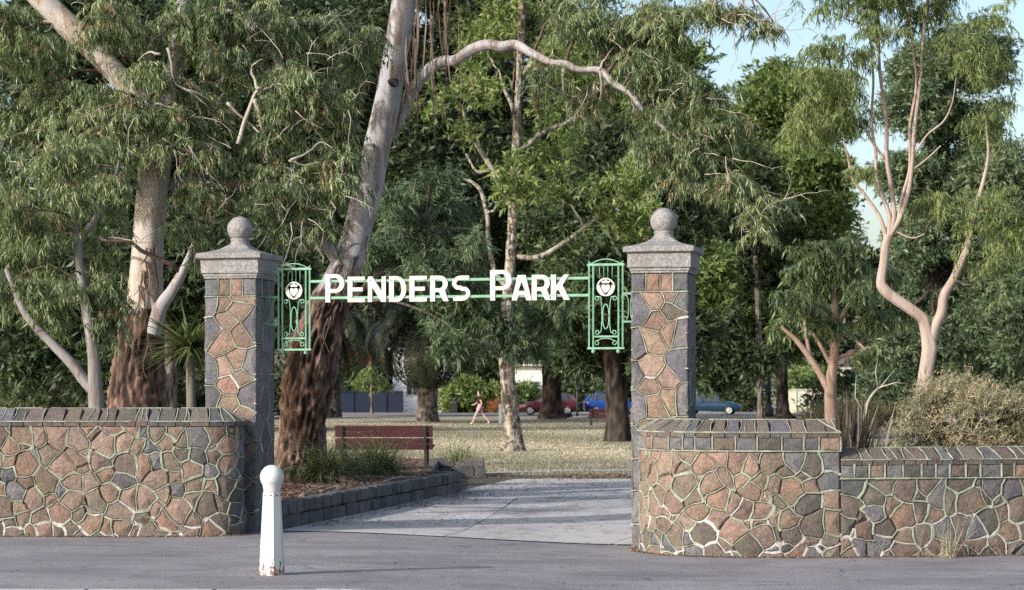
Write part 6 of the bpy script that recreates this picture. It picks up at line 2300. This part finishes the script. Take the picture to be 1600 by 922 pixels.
# bare pale sapling stem between flax and shrub
sp = thing("sapling", tuple(P(1352, 705, 27.0)), "bare pale leaning sapling stem beside the purple flax", "sapling")
q = MB()
pts_ = [P(*r) for r in ((1356, 705, 27.0), (1350, 680, 27.0), (1352, 650, 27.0), (1358, 625, 27.05), (1372, 606, 27.1))]
q.tube(spline([tuple(x) for x in pts_], 5).tolist(), [0.042 - 0.028 * i / 20 for i in range(21)], 8)
q.build("stem", M['pale_twig'], sp)
q = MB()
for rows in ([(1358, 625), (1380, 600), (1400, 575)], [(1372, 606), (1368, 580), (1372, 560)], [(1352, 650), (1336, 620), (1338, 585)], [(1372, 606), (1400, 598), (1420, 600)]):
    q.tube([P(x, y, 27.1) for x, y in rows], [0.012, 0.008, 0.003], 5)
q.build("twigs", M['pale_twig'], sp)
# weed growing at the foot of the lower right wall
p = P(1482, 868, 24.7)
rt = blade_clump("dry_weed", (p.x, 24.72, ground_z(p.x, 24.7)), "dry straw coloured weed against the foot of the lower right wall", "weed", 70, 0.5, 0.006, M['straw'], 44, 0.6, 0.5, 1.1, None, 0.05, (0.3, 1.0))

# hedge masses by the far street: each its own shrub
HG = "shrubs along the far street"
for i, (px, py, rx, rz, d, kind, leaf, lab) in enumerate([
    (722, 640, 1.5, 2.0, 160, 'tuft', 'bright_leaf', "light green bush beside the white house and the bin"),
    (782, 640, 1.6, 1.8, 161, 'tuft', 'willow_leaf', "yellow green bush behind the walker"),
    (780, 644, 0.6, 0.42, 158.6, 'twiggy', 'flower', "low orange flowering bush behind the walker"),
    (545, 640, 2.0, 3.3, 166, 'pad', 'dark_leaf', "dark hedge below the red brick house"),
    (815, 640, 1.2, 1.6, 163, 'tuft', 'bright_leaf', "bush beside the bonnet of the maroon car"),
    (1150, 640, 2.4, 2.6, 166, 'pad', 'dark_leaf', "dark hedge behind the dark blue hatchback"),
    (1262, 636, 2.6, 3.0, 168, 'tuft', 'bright_leaf', "leafy hedge above the pale fence on the right"),
    (1370, 640, 3.2, 2.6, 120, 'pad', 'dark_leaf', "dark shrub mass in front of the silver car"),
    (1440, 645, 3.0, 2.6, 110, 'pad', 'dark_leaf', "dark shrub mass behind the tan shrub"),
    (1330, 648, 1.6, 1.0, 80, 'twiggy', 'tan_leaf', "rushy low growth beyond the right wing wall"),
    (905, 612, 2.2, 2.0, 168, 'pad', 'dark_leaf', "dark hedge between the maroon and the blue car"),
    (440, 640, 4.0, 3.0, 164, 'pad', 'dark_leaf', "dark hedge behind the left pillar"),
    (110, 640, 5.0, 3.4, 120, 'pad', 'dark_leaf', "dark shrubbery behind the far left of the wall"),
    (230, 640, 4.0, 3.2, 125, 'pad', 'dark_leaf', "dark shrubbery behind the thick flaky gum"),
    (360, 640, 3.5, 3.0, 130, 'pad', 'dark_leaf', "dark shrubbery behind the yucca"),
    (1560, 640, 4.0, 3.4, 115, 'pad', 'dark_leaf', "dark shrubbery at the far right")]):
    pp_ = P(px, py, d)
    shrub((pp_.x, d, 0.0), (rx, rx * 0.8, rz * 0.6), lab, 60 + i, 380 if kind != 'twiggy' else 260, kind, leaf, (1.2, 2.0) if kind != 'twiggy' else (2, 3), (0.1, 0.9), "shrub", HG, 'twig', 0.012, 8, 0.4, 0.24)


# ------------------------------------------------------------------ dry grass blades on the lawn, fallen leaves on bed and drive
def scatter_blades(name, n, place, mat, h, w, flat, seed, label, cat):
    rng = np.random.default_rng(seed)
    pts = place(rng, n)
    m = len(pts)
    yaw = rng.uniform(0, 2 * math.pi, m)
    d = np.stack([np.cos(yaw), np.sin(yaw), np.zeros(m)], 1)
    upv = np.stack([rng.normal(0, 0.5, m), rng.normal(0, 0.5, m), np.ones(m)], 1) if not flat else unit(np.stack([-np.sin(yaw), np.cos(yaw), rng.uniform(0.0, 0.35, m)], 1))
    hh = (h * rng.uniform(0.5, 1.3, m))[:, None]
    ww = (w * rng.uniform(0.6, 1.3, m))[:, None]
    if flat:
        V = np.stack([pts - upv * hh * .5, pts + d * ww, pts + upv * hh * .5 + np.array([0, 0, 0.006]), pts - d * ww], 1).reshape(-1, 3)
        F = np.arange(m)[:, None] * 4 + np.array([[0, 1, 2, 3]])
        T = np.repeat(rng.uniform(0, 1, m), 4)
    else:
        V = np.stack([pts - d * ww, pts + d * ww, pts + upv * hh], 1).reshape(-1, 3)
        F = np.arange(m)[:, None] * 3 + np.array([[0, 1, 2]])
        T = np.repeat(np.clip(0.45 + 0.3 * np.sin(pts[:, 0] * 0.35 + pts[:, 1] * 0.21) + rng.normal(0, 0.22, m), 0, 1), 3)
    o = np_mesh(name, V, F, None, [mat], None, T)
    return tag(o, label, cat, None, "stuff")


def lawn_spots(rng, n):
    d = 43.5 + (115 - 43.5) * rng.uniform(0, 1, n) ** 1.5
    px = rng.uniform(430, 1000, n)
    right = rng.uniform(0, 1, n) < 0.12
    px = np.where(right, rng.uniform(1060, 1500, n), px)
    x = (px - CX) * d / FPX
    keep = ~((x < -0.3) & (d < 46.6)) & ~((x > -2) & (d < 45.5))
    path_y = np.interp(x, [-0.9, 0.6, 2.4, 5, 9], [46.4, 47.6, 48.1, 48.0, 47.6])
    keep &= ~((x > -0.9) & (abs(d - path_y) < 0.5))
    wear = np.array([noise.noise(Vector((a_ * 0.35, b_ * 0.22, 1.3))) + 0.5 * noise.noise(Vector((a_ * 1.1, b_ * 0.6, 4.3))) for a_, b_ in zip(x, d)])
    keep &= rng.uniform(-0.35, 0.75, n) > -wear
    x, d = x[keep], d[keep]
    return np.stack([x, d, np.full(len(x), -0.012)], 1)


scatter_blades("lawn_grass", 190000, lawn_spots, M['straw'], 0.055, 0.012, False, 77, "dry straw and green lawn grass beyond the driveway", "grass")


def bed_spots(rng, n):
    x, y = rng.uniform(-6, -0.7, n), rng.uniform(28.3, 45.8, n)
    k = np.array([in_poly(a, b_) for a, b_ in zip(x, y)])
    x, y = x[k], y[k]
    z = np.array([bed_z(a, b_) for a, b_ in zip(x, y)]) + rng.uniform(0.004, 0.03, len(x))
    return np.stack([x, y, z], 1)


scatter_blades("bark_litter", 16000, bed_spots, M['litter'], 0.11, 0.014, True, 78, "shed bark and leaf litter covering the raised bed", "litter")


def drive_spots(rng, n):
    t = rng.uniform(0, 1, n)
    y = 28.5 + t * 16
    off = np.abs(rng.normal(0, 0.35, n)) + 0.18
    x = BEDX(np.minimum(y, 38.3)) + off + np.where(y > 38.3, rng.uniform(0, 2.5, n), 0)
    a = rng.uniform(0, 1, n) < 0.25
    x = np.where(a, rng.uniform(-2.5, 3.5, n), x)
    k = x > BEDX(np.minimum(y, 38.3)) + 0.14
    # drifts
    dens = np.array([0.5 + 0.8 * noise.noise(Vector((a_ * 0.8, b_ * 0.55, 2.2))) for a_, b_ in zip(x, y)])
    k &= rng.uniform(0, 1, n) < dens
    x, y = x[k], y[k]
    z = np.array([ground_z(a_, b_) for a_, b_ in zip(x, y)]) + 0.016
    return np.stack([x, y, z], 1)


scatter_blades("fallen_leaves", 5200, drive_spots, M['litter'], 0.085, 0.011, True, 79, "fallen gum leaves drifted over the concrete driveway", "litter")


def verge_spots(rng, n):
    x, y = rng.uniform(-1.6, 4.5, n), 43.3 + rng.gamma(2.0, 0.9, n)
    y = y - 0.18 * (x - 1)
    k = rng.uniform(0, 1, n) < np.array([0.45 + 0.9 * noise.noise(Vector((a_ * 0.7, b_ * 0.8, 7.7))) for a_, b_ in zip(x, y)])
    k &= ~((x < -0.4) & (y > 44.8))
    x, y = x[k], y[k]
    return np.stack([x, y, np.full(len(x), 0.018)], 1)


scatter_blades("verge_litter", 9000, verge_spots, M['litter'], 0.10, 0.016, True, 82, "brown leaf litter where the driveway meets the lawn", "litter")


def wallfoot_spots(rng, n):
    out = []
    for i in range(n):
        w = RW if rng.uniform() < 0.65 else LW
        u = rng.uniform(0.0, w.L)
        p = w.surf(u, 0, abs(rng.normal(0, 0.05)) + 0.03)
        out.append((p.x, p.y, ground_z(p.x, p.y) + 0.006))
    return np.array(out)


scatter_blades("wall_foot_litter", 3600, wallfoot_spots, M['litter'], 0.05, 0.010, True, 80, "thin line of dry debris at the foot of the stone walls", "litter")


def pave_spots(rng, n):
    x, y = rng.uniform(-6.5, 6.5, n), rng.uniform(19.9, 25.0, n)
    return np.stack([x, y, np.array([ground_z(a, b_) for a, b_ in zip(x, y)]) + 0.006], 1)


scatter_blades("pavement_litter", 160, pave_spots, M['litter'], 0.06, 0.010, True, 81, "few scattered leaves and crumbs on the asphalt pavement", "litter")
# fallen sticks in the bed
for i, (xa, ya, xb, yb, r) in enumerate(((565, 738, 628, 724, 0.05), (470, 772, 520, 752, 0.02), (500, 765, 560, 757, 0.018), (600, 752, 650, 742, 0.02))):
    a, c = P(xa, ya, 36.5 + (757 - ya) * 0 + i * 0.0), P(xb, yb, 37.5)
    da, db = FPX * (CAM_H - BZ) / (ya - HY), FPX * (CAM_H - BZ) / (yb - HY)
    a, c = P(xa, ya, da), P(xb, yb, db)
    a.z = bed_z(a.x, a.y) + r * .8
    c.z = bed_z(c.x, c.y) + r * .6
    q = MB()
    m = (a + c) / 2 + Vector((0.05, 0.03, 0.03))
    q.tube(spline([tuple(a), tuple(a.lerp(m, .5) + Vector((0, .04, .02))), tuple(m), tuple(c)], 4).tolist(), [r * (1 - 0.6 * k / 12) for k in range(13)], 8)
    o = q.build("fallen_branch", M['pale_twig'], None)
    tag(o, ["thick fallen branch lying in front of the near bench", "short stick at the near end of the raised bed", "long stick lying behind the near bed edging", "stick near the far end of the bed edging"][i], "branch", "sticks in the raised bed")

# ------------------------------------------------------------------ benches
def bench(loc, rz, label, length=1.85):
    root = thing("park_bench", (0, 0, 0), label, "bench", "park benches")
    zc = Vector((0, 0, 1))
    for i, (z, y) in enumerate(((0.785, 0.302), (0.672, 0.280), (0.545, 0.258), (0.432, 0.236))):
        q = MB()
        q.box((0, y, z), (length, 0.035, 0.108), (Vector((1, 0, 0)), Vector((0, 1, -0.18)).normalized(), Vector((0, 0.18, 1)).normalized()), 0, 0.006)
        q.build("back_slat", M['bench_wood'], root)
    for i in range(5):
        q = MB()
        q.box((0, 0.16 - 0.105 * i, 0.425 + 0.006 * i), (length, 0.09, 0.035), None, 0, 0.006)
        q.build("seat_slat", M['bench_wood'], root)
    for sx in (-1, 1):
        x = sx * (length / 2 - 0.14)
        q = MB()
        q.bar((x, 0.24, 0.0), (x, 0.25, 0.42), 0.06, 0.06, (1, 0, 0), 0, 0.006)
        q.bar((x, 0.265, 0.40), (x, 0.335, 0.83), 0.05, 0.05, (1, 0, 0), 0, 0.006)
        q.build("leg", M['black_metal'], root)
        q = MB()
        q.bar((x, -0.22, 0.0), (x, -0.22, 0.405), 0.06, 0.06, (1, 0, 0), 0, 0.006)
        q.build("leg", M['black_metal'], root)
        q = MB()
        q.bar((x, -0.25, 0.395), (x, 0.24, 0.385), 0.04, 0.05, (0, 0, 1), 0, 0.004)
        q.build("seat_bearer", M['black_metal'], root)
    root.location = loc
    root.rotation_euler = (0, 0, rz)
    return root


# the back of the near bench is turned to the gate
p = P(602, 700, 40.2)
bench((p.x, p.y, BZ - 0.02), rad(178), "red slatted bench with its back to the gate, standing in the raised bed", 1.87)
p = P(942, 664, 105)
bench((p.x + 0.1, p.y, 0), rad(186), "distant dark red bench on the lawn in front of the blue car", 1.7)


# ------------------------------------------------------------------ cars on the far street
def make_car():
    """hatchback / saloon shell built along +X (nose at +X), wheels on z = 0"""
    root = thing("parked_car", (0, 0, 0), "x", "car", "cars parked along the far street")
    # cross sections: x, half width at sill, half width at waist, z sill, z waist (bonnet, boot height)
    st = [(-2.10, .58, .60, .42, .78), (-2.04, .74, .76, .30, .90), (-1.85, .82, .83, .26, .96), (-1.4, .86, .86, .24, .97), (-0.6, .87, .87, .23, .95), (0.4, .87, .87, .23, .93), (0.95, .86, .86, .24, .91), (1.5, .84, .83, .25, .84), (1.85, .80, .78, .27, .76), (2.05, .70, .68, .32, .66), (2.13, .56, .54, .40, .58)]
    q = MB()
    vs = []
    for (x, ws, ww, zs, zw) in st:
        zm = zs + (zw - zs) * 0.55
        ring = [(ws - .1, zs), (ws, zs + .06), (ws + .03, zm), (ww + .01, zw - .06), (ww - .06, zw), (0, zw + .035)]
        vs += [(x, y, z) for (y, z) in ring] + [(x, -y, z) for (y, z) in ring[-2::-1]]
    m = 11
    fs = []
    for i in range(len(st) - 1):
        for k in range(m):
            k2 = (k + 1) % m
            fs.append((i * m + k, (i + 1) * m + k, (i + 1) * m + k2, i * m + k2))
    fs += [tuple(range(m)), tuple((len(st) - 1) * m + k for k in range(m - 1, -1, -1))]
    q.add(vs, fs, 0, True)
    q.build("body", M['car_paint'], root)
    # glasshouse: windows as the shell, roof and pillars over it
    gh = [(-1.98, .70, .93), (-1.62, .60, 1.36), (-1.2, .585, 1.44), (-0.3, .58, 1.47), (0.25, .575, 1.42), (1.05, .70, .92)]
    q = MB()
    lower = [(-1.98, .74, .93), (-1.6, .79, .95), (-1.2, .80, .95), (-0.3, .80, .94), (0.35, .79, .92), (1.05, .74, .90)]
    vs = []
    for (a, b_) in zip(lower, gh):
        vs += [(a[0], a[1], a[2]), (b_[0], b_[1], b_[2]), (b_[0], 0, b_[2] + .03), (b_[0], -b_[1], b_[2]), (a[0], -a[1], a[2])]
    fs = [(i * 5 + k, (i + 1) * 5 + k, (i + 1) * 5 + k + 1, i * 5 + k + 1) for i in range(5) for k in range(4)]
    q.add(vs, fs, 0, False)
    q.build("windows", M['glass'], root)
    q = MB()
    rf = gh[1:5]
    vs = []
    for (x, y, z) in rf:
        vs += [(x, y + .012, z - .03), (x, y - .03, z + .022), (x, 0, z + .05), (x, -y + .03, z + .022), (x, -y - .012, z - .03)]
    fs = [(i * 5 + k, (i + 1) * 5 + k, (i + 1) * 5 + k + 1, i * 5 + k + 1) for i in range(3) for k in range(4)]
    q.add(vs, fs, 0, True)
    for s in (-1, 1):
        q.bar((0.25, s * .585, 1.42), (1.08, s * .735, .91), .06, .05)
        q.bar((-1.62, s * .61, 1.36), (-2.0, s * .735, .93), .10, .05)
        q.bar((-0.35, s * .595, 1.46), (-0.40, s * .815, .93), .07, .04)
        q.bar((-1.25, s * .60, 1.43), (-1.35, s * .815, .94), .10, .04)
    q.build("roof", M['car_paint'], root)
    for x in (-1.33, 1.30):
        for s in (-1, 1):
            q = MB()
            ax = (Vector((1, 0, 0)), Vector((0, 0, 1)), Vector((0, s, 0)))
            q.lathe((x, s * .70, .315), [(.20, 0), (.29, .0), (.315, .03), (.315, .17), (.29, .20), (.22, .20), (.21, .185)], 24, 0, True, ax)
            wh = q.build("tyre", M['tyre'], root)
            q = MB()
            q.lathe((x, s * .70, .315), [(.21, .16), (.215, .195), (.17, .188), (.05, .192), (.03, .198)], 20, 0, False, ax)
            q.build("rim", M['rim'], wh)
    for s in (-1, 1):
        q = MB(); q.ball((1.98, s * .55, .63), .1, 10, 6, 0, (.9, 1.5, .75)); q.build("headlight", M['lamp_clear'], root)
        q = MB(); q.box((-2.03, s * .66, .80), (.08, .18, .22), None, 0, .02); q.build("tail_light", M['lamp_red'], root)
        q = MB(); q.ball((0.88, s * .93, .97), .08, 8, 6, 0, (.6, 1.2, .8)); q.build("wing_mirror", M['car_paint'], root)
        q = MB(); q.box((-0.55, s * .905, .80), (.18, .03, .03), None, 0, .006); q.build("door_handle", M['car_paint'], root)
        q = MB(); q.box((-1.25, s * .905, .80), (.18, .03, .03), None, 0, .006); q.build("door_handle", M['car_paint'], root)
    q = MB(); q.box((2.10, 0, .47), (.06, .9, .12), None, 0, .02); q.build("grille", M['black_metal'], root)
    return root


proto = make_car()
for i, (px, d, rz, col, lab) in enumerate([(858, 147.5, 176, (0.085, 0.010, 0.020), "maroon car behind the dark tree trunk under the sign"), (958, 149, 4, (0.007, 0.050, 0.25), "bright blue car half hidden by the straight dark trunk"), (1112, 148, -12, (0.006, 0.034, 0.070), "dark blue hatchback seen just right of the right pillar"),
                                     (1368, 148, 178, (0.42, 0.44, 0.46), "silver car half hidden by shrubs on the right"), (283, 138, 170, (0.26, 0.36, 0.50), "pale blue car glimpsed between the thick gum and the left pillar")]):
    o = proto if i == 0 else copy_tree(proto)
    p = P(px, 640, d)
    o.location = (p.x, d, 0.014)
    o.rotation_euler = (0, 0, rad(rz))
    o["label"] = lab
    for ch in children(o):
        ch.color = (*col, 1)

# ------------------------------------------------------------------ houses and fences beyond the street
def house(px0, px1, d, top_py, col, label, depth=7, roof=True, windows=(), rise=1.6, name="house", over=0.4):
    a, b_ = P(px0, 600, d), P(px1, top_py, d)
    w, h = b_.x - a.x, b_.z
    cx = (a.x + b_.x) / 2
    root = thing(name, (cx, d, 0), label, "house", "houses beyond the far street")
    q = MB()
    q.box((cx, d + depth / 2, h / 2), (w, depth, h))
    q.build("wall", M['render_wall'], root, None, col)
    if roof:
        q = MB()
        x0, x1, y0, y1 = cx - w / 2 - over, cx + w / 2 + over, d - over, d + depth + over
        vs = [(x0, y0, h + .003), (x1, y0, h + .003), (x1, y1, h + .003), (x0, y1, h + .003), (x0 + 1.5, (y0 + y1) / 2, h + rise), (x1 - 1.5, (y0 + y1) / 2, h + rise)]
        q.add(vs, [(0, 1, 5, 4), (2, 3, 4, 5), (1, 2, 5), (3, 0, 4), (3, 2, 1, 0)])
        rf = q.build("roof", M['roof'], root)
        q = MB()
        q.box((cx, y0 - 0.05, h - 0.03), (w + 2 * over, 0.12, 0.12))
        q.build("gutter", M['white_paint'], rf)
    for (sx, sz, ww, wh) in windows:
        q = MB()
        q.box((cx + sx * w / 2, d - 0.02, sz), (ww + .16, 0.08, wh + .16))
        wn_ = q.build("window", M['white_paint'], root)
        q = MB()
        q.box((cx + sx * w / 2, d - 0.065, sz), (ww, 0.02, wh))
        q.build("pane", M['glass'], wn_)
        q = MB()
        q.box((cx + sx * w / 2, d - 0.085, sz), (.05, 0.03, wh))
        q.build("mullion", M['white_paint'], wn_)
    return root


house(614, 708, 168, 545, (0.66, 0.70, 0.78), "white rendered house seen between the palm trunks", 8, True, ((-0.35, 2.0, 0.9, 1.3), (0.15, 3.6, 0.9, 1.0)))
house(520, 580, 180, 535, (0.36, 0.085, 0.035), "red brick house high behind the navy fence", 8, True, ((0.2, 3.4, 1.0, 1.1),))
house(795, 925, 170, 570, (0.62, 0.61, 0.58), "pale house behind the maroon car", 8, True, ((-0.45, 1.8, 1.2, 1.2), (0.25, 1.9, 1.6, 1.2), (0.7, 1.9, .8, 1.2)))
house(1060, 1130, 172, 565, (0.50, 0.48, 0.46), "grey house behind the dark blue hatchback", 8, True, ((0.2, 1.9, 1.4, 1.2),))
house(1320, 1420, 172, 575, (0.55, 0.56, 0.57), "pale grey house behind the silver car", 8, True, ((-0.3, 1.9, 1.3, 1.2), (0.4, 1.9, 1.3, 1.2)))


def panel_fence(px0, px1, d, h, col, label, n, post=True):
    a, b_ = P(px0, 600, d).x, P(px1, 600, d).x
    root = thing("fence", ((a + b_) / 2, d, 0), label, "fence", "fences along the far street")
    w = (b_ - a) / n
    for i in range(n):
        q = MB()
        q.box((a + w * (i + .5), d, h / 2 - .02), (w - .03, 0.06, h), None, 0, .01)
        q.build("panel", M['render_wall'], root, None, tuple(c * random.uniform(.9, 1.1) for c in col))
    for i in range(n + 1):
        q = MB()
        q.box((a + w * i, d - .03, h / 2 + .02), (.11, .13, h + .06), None, 0, .01)
        q.build("post", M['render_wall'], root, None, tuple(c * .9 for c in col))
    q = MB()
    q.box(((a + b_) / 2, d - .035, h + .0), (b_ - a, .13, .08), None, 0, .01)
    q.build("top_rail", M['render_wall'], root, None, col)
    return root


panel_fence(425, 629, 161, 1.62, (0.012, 0.018, 0.038), "navy panel fence right of the leaning gum", 8)
panel_fence(684, 706, 161.5, 1.75, (0.70, 0.70, 0.68), "short white fence panel beside the palm trunk", 2)
panel_fence(1228, 1322, 160, 1.75, (0.52, 0.48, 0.42), "pale beige fence seen over the right wing wall", 6)
panel_fence(795, 860, 163, 1.9, (0.62, 0.60, 0.55), "cream fence beside the maroon car", 4)

# bin by the white house
b0 = P(709, 640, 158.8)
root = thing("rubbish_bin", (b0.x, b0.y, 0), "dark wheeled rubbish bin beside the white fence panel", "bin")
q = MB()
q.add([(b0.x + sx * (.24 + .05 * k), b0.y + sy * (.26 + .05 * k), .08 + .92 * k) for k in (0, 1) for (sx, sy) in ((-1, -1), (1, -1), (1, 1), (-1, 1))], [(0, 1, 5, 4), (1, 2, 6, 5), (2, 3, 7, 6), (3, 0, 4, 7), (3, 2, 1, 0), (4, 5, 6, 7)])
q.build("body", M['black_metal'], root)
q = MB(); q.box((b0.x, b0.y - .02, 1.03), (.62, .70, .06), None, 0, .02); q.build("lid", M['black_metal'], root)
for s in (-1, 1):
    q = MB(); q.lathe((b0.x + s * .27, b0.y + .26, .1), [(.02, -.03), (.1, -.03), (.1, .03), (.02, .03)], 14, 0, True, (Vector((0, 1, 0)), Vector((0, 0, 1)), Vector((1, 0, 0)))); q.build("wheel", M['tyre'], root)

# park lamp post, and the thin post by the maroon car
b0 = P(1202, 650, 136)
root = thing("lamp_post", (b0.x, b0.y, 0), "black park lamp post beside the thin grey trunk on the right", "lamp post")
q = MB(); q.lathe((b0.x, b0.y, 0), [(.30, 0), (.30, .5), (.24, .62), (.15, .70), (.13, .9)], 16); q.build("base", M['black_metal'], root)
q = MB(); q.lathe((b0.x, b0.y, 0), [(.12, .9), (.10, 3.0), (.08, 4.6)], 14); q.build("pole", M['black_metal'], root)
q = MB(); q.lathe((b0.x, b0.y, 0), [(.08, 4.55), (.2, 4.65), (.26, 5.0), (.30, 5.05), (.06, 5.3)], 14); q.build("lantern", M['black_metal'], root)
q = MB(); q.box((b0.x - .1, b0.y - .14, 1.85), (.42, .03, .5), None, 0, .01); q.build("notice_plate", M['black_metal'], root)
b0 = P(902, 650, 140)
root = thing("sign_post", (b0.x, b0.y, 0), "thin dark post in front of the tail of the maroon car", "post")
q = MB(); q.lathe((b0.x, b0.y, 0), [(.09, -.1), (.08, 1.0), (.075, 2.6), (.03, 2.64)], 12); q.build("pole", M['black_metal'], root)
q = MB(); q.box((b0.x, b0.y - .09, 2.35), (.34, .03, .42), None, 0, .01); q.build("plate", M['black_metal'], root)
# pale green post behind the lichen tree foot
b0 = P(782, 662, 112)
root = thing("marker_post", (b0.x, b0.y, 0), "short pale grey green post left of the lichen spotted trunk", "post")
q = MB(); q.box((b0.x, b0.y, .5), (.16, .16, 1.1), None, 0, .03)
q.build("shaft", mat_plain("grey_green_paint", (0.20, 0.27, 0.28), 0.8, 0.2, 10, 0.2, 0.1), root)
q = MB(); q.box((b0.x, b0.y, 1.075), (.19, .19, .05), None, 0, .015)
q.build("cap", M['black_metal'], root)
# grey stump right of the leaning gum
b0 = P(494, 700, 39.0)
root = thing("tree_stump", (b0.x, b0.y, BZ - .03), "rough grey stump just right of the leaning gum's foot", "stump")
trunk_mesh("stump_wood", root, [(b0.x, b0.y, BZ - .1, .25), (b0.x + .02, b0.y, BZ + .2, .19), (b0.x, b0.y, BZ + .6, .165), (b0.x + .03, b0.y, BZ + .82, .14), (b0.x + .03, b0.y, BZ + .84, .01)], M['grey_bark'], 30, .04, lambda s, z: 1, .05, .2, 8.8, 1.6, .1)


# ------------------------------------------------------------------ person walking across the lawn
def skinned(name, joints, bones, parent, mat, col=None, root_i=0, sub=2):
    """joints = (x, y, z, r); grown with a Skin modifier and made a plain mesh"""
    me = bpy.data.meshes.new(name)
    o0 = origin_of(parent)
    me.from_pydata([tuple(Vector(j[:3])) for j in joints], bones, [])
    o = bpy.data.objects.new(name, me)
    COL.objects.link(o)
    sk = o.modifiers.new("skin", 'SKIN')
    sk.use_smooth_shade = True
    ss = o.modifiers.new("sub", 'SUBSURF')
    ss.levels = ss.render_levels = sub
    lay = me.skin_vertices[0].data
    for i, j in enumerate(joints):
        r = j[3]
        lay[i].radius = (r, r) if not isinstance(r, tuple) else r
        lay[i].use_root = (i == root_i)
    dg = bpy.context.evaluated_depsgraph_get()
    dg.update()
    m2 = bpy.data.meshes.new_from_object(o.evaluated_get(dg))
    bpy.data.objects.remove(o)
    m2.name = name
    m2.materials.clear()
    m2.materials.append(mat)
    r = link_mesh(name, m2, parent)
    if col:
        r.color = (*col, 1)
    return r


pw = P(750, 660, 110)
per = thing("person", (0, 0, 0), "person in dark top and pink shorts striding left across the lawn", "person", None)
# walking towards -X
J = [(0, 0, .95, (.13, .11)), (0.0, 0, 1.15, (.125, .09)), (-.03, 0, 1.36, (.155, .10)), (-.04, 0, 1.46, (.06, .06)), (-.06, 0, 1.54, (.052, .055)), (-.075, 0, 1.63, (.088, .072)), (-.07, 0, 1.735, (.075, .065)),
     (-.02, -.09, .90, .088), (-.20, -.09, .52, .060), (-.36, -.09, .12, .040), (-.40, -.09, .05, .038), (-.50, -.09, .035, .035),
     (.02, .09, .90, .088), (.16, .09, .50, .060), (.42, .09, .20, .040), (.46, .09, .13, .036), (.44, .09, .045, .034),
     (-.03, -.19, 1.38, .056), (.10, -.22, 1.12, .043), (.02, -.22, .90, .030), (-.02, -.22, .82, .032), (-.05, -.22, .76, .016),
     (-.03, .19, 1.38, .056), (-.14, .22, 1.12, .043), (-.32, .21, 1.00, .030), (-.40, .21, 1.00, .032), (-.46, .21, 1.00, .016)]
Bn = [(0, 1), (1, 2), (2, 3), (3, 4), (4, 5), (5, 6), (0, 7), (7, 8), (8, 9), (9, 10), (10, 11), (0, 12), (12, 13), (13, 14), (14, 15), (15, 16), (2, 17), (17, 18), (18, 19), (19, 20), (20, 21), (2, 22), (22, 23), (23, 24), (24, 25), (25, 26)]
skinned("body", J, Bn, per, M['skin'])
skinned("top", [(0, 0, .94, (.17, .15)), (0, 0, 1.15, (.175, .145)), (-.03, 0, 1.36, (.205, .155)), (-.04, 0, 1.49, (.10, .10)), (-.03, -.19, 1.39, .09), (.02, -.205, 1.24, .085), (-.03, .19, 1.39, .09), (-.08, .205, 1.24, .085)], [(0, 1), (1, 2), (2, 3), (2, 4), (4, 5), (2, 6), (6, 7)], per, M['cloth'], (0.05, 0.018, 0.028))
skinned("shorts", [(0, 0, 1.04, (.16, .14)), (0, 0, .93, (.19, .17)), (-.03, -.09, .86, .14), (-.13, -.09, .64, .12), (.03, .09, .86, .14), (.11, .09, .64, .12)], [(0, 1), (1, 2), (2, 3), (1, 4), (4, 5)], per, M['cloth'], (0.55, 0.30, 0.40))
skinned("hair", [(-.03, 0, 1.58, .07), (-.04, 0, 1.68, .115), (-.05, 0, 1.76, .10), (.05, 0, 1.62, .05), (.08, 0, 1.52, .02)], [(0, 1), (1, 2), (1, 3), (3, 4)], per, M['cloth'], (0.03, 0.018, 0.012))
for (a, b_) in (((-.38, -.09, .055), (-.52, -.09, .03)), ((.475, .09, .13), (.435, .09, .02))):
    skinned("shoe", [(*a, .05), (*b_, .042)], [(0, 1)], per, M['cloth'], (0.62, 0.60, 0.60))
per.location = (pw.x, pw.y, 0.0)
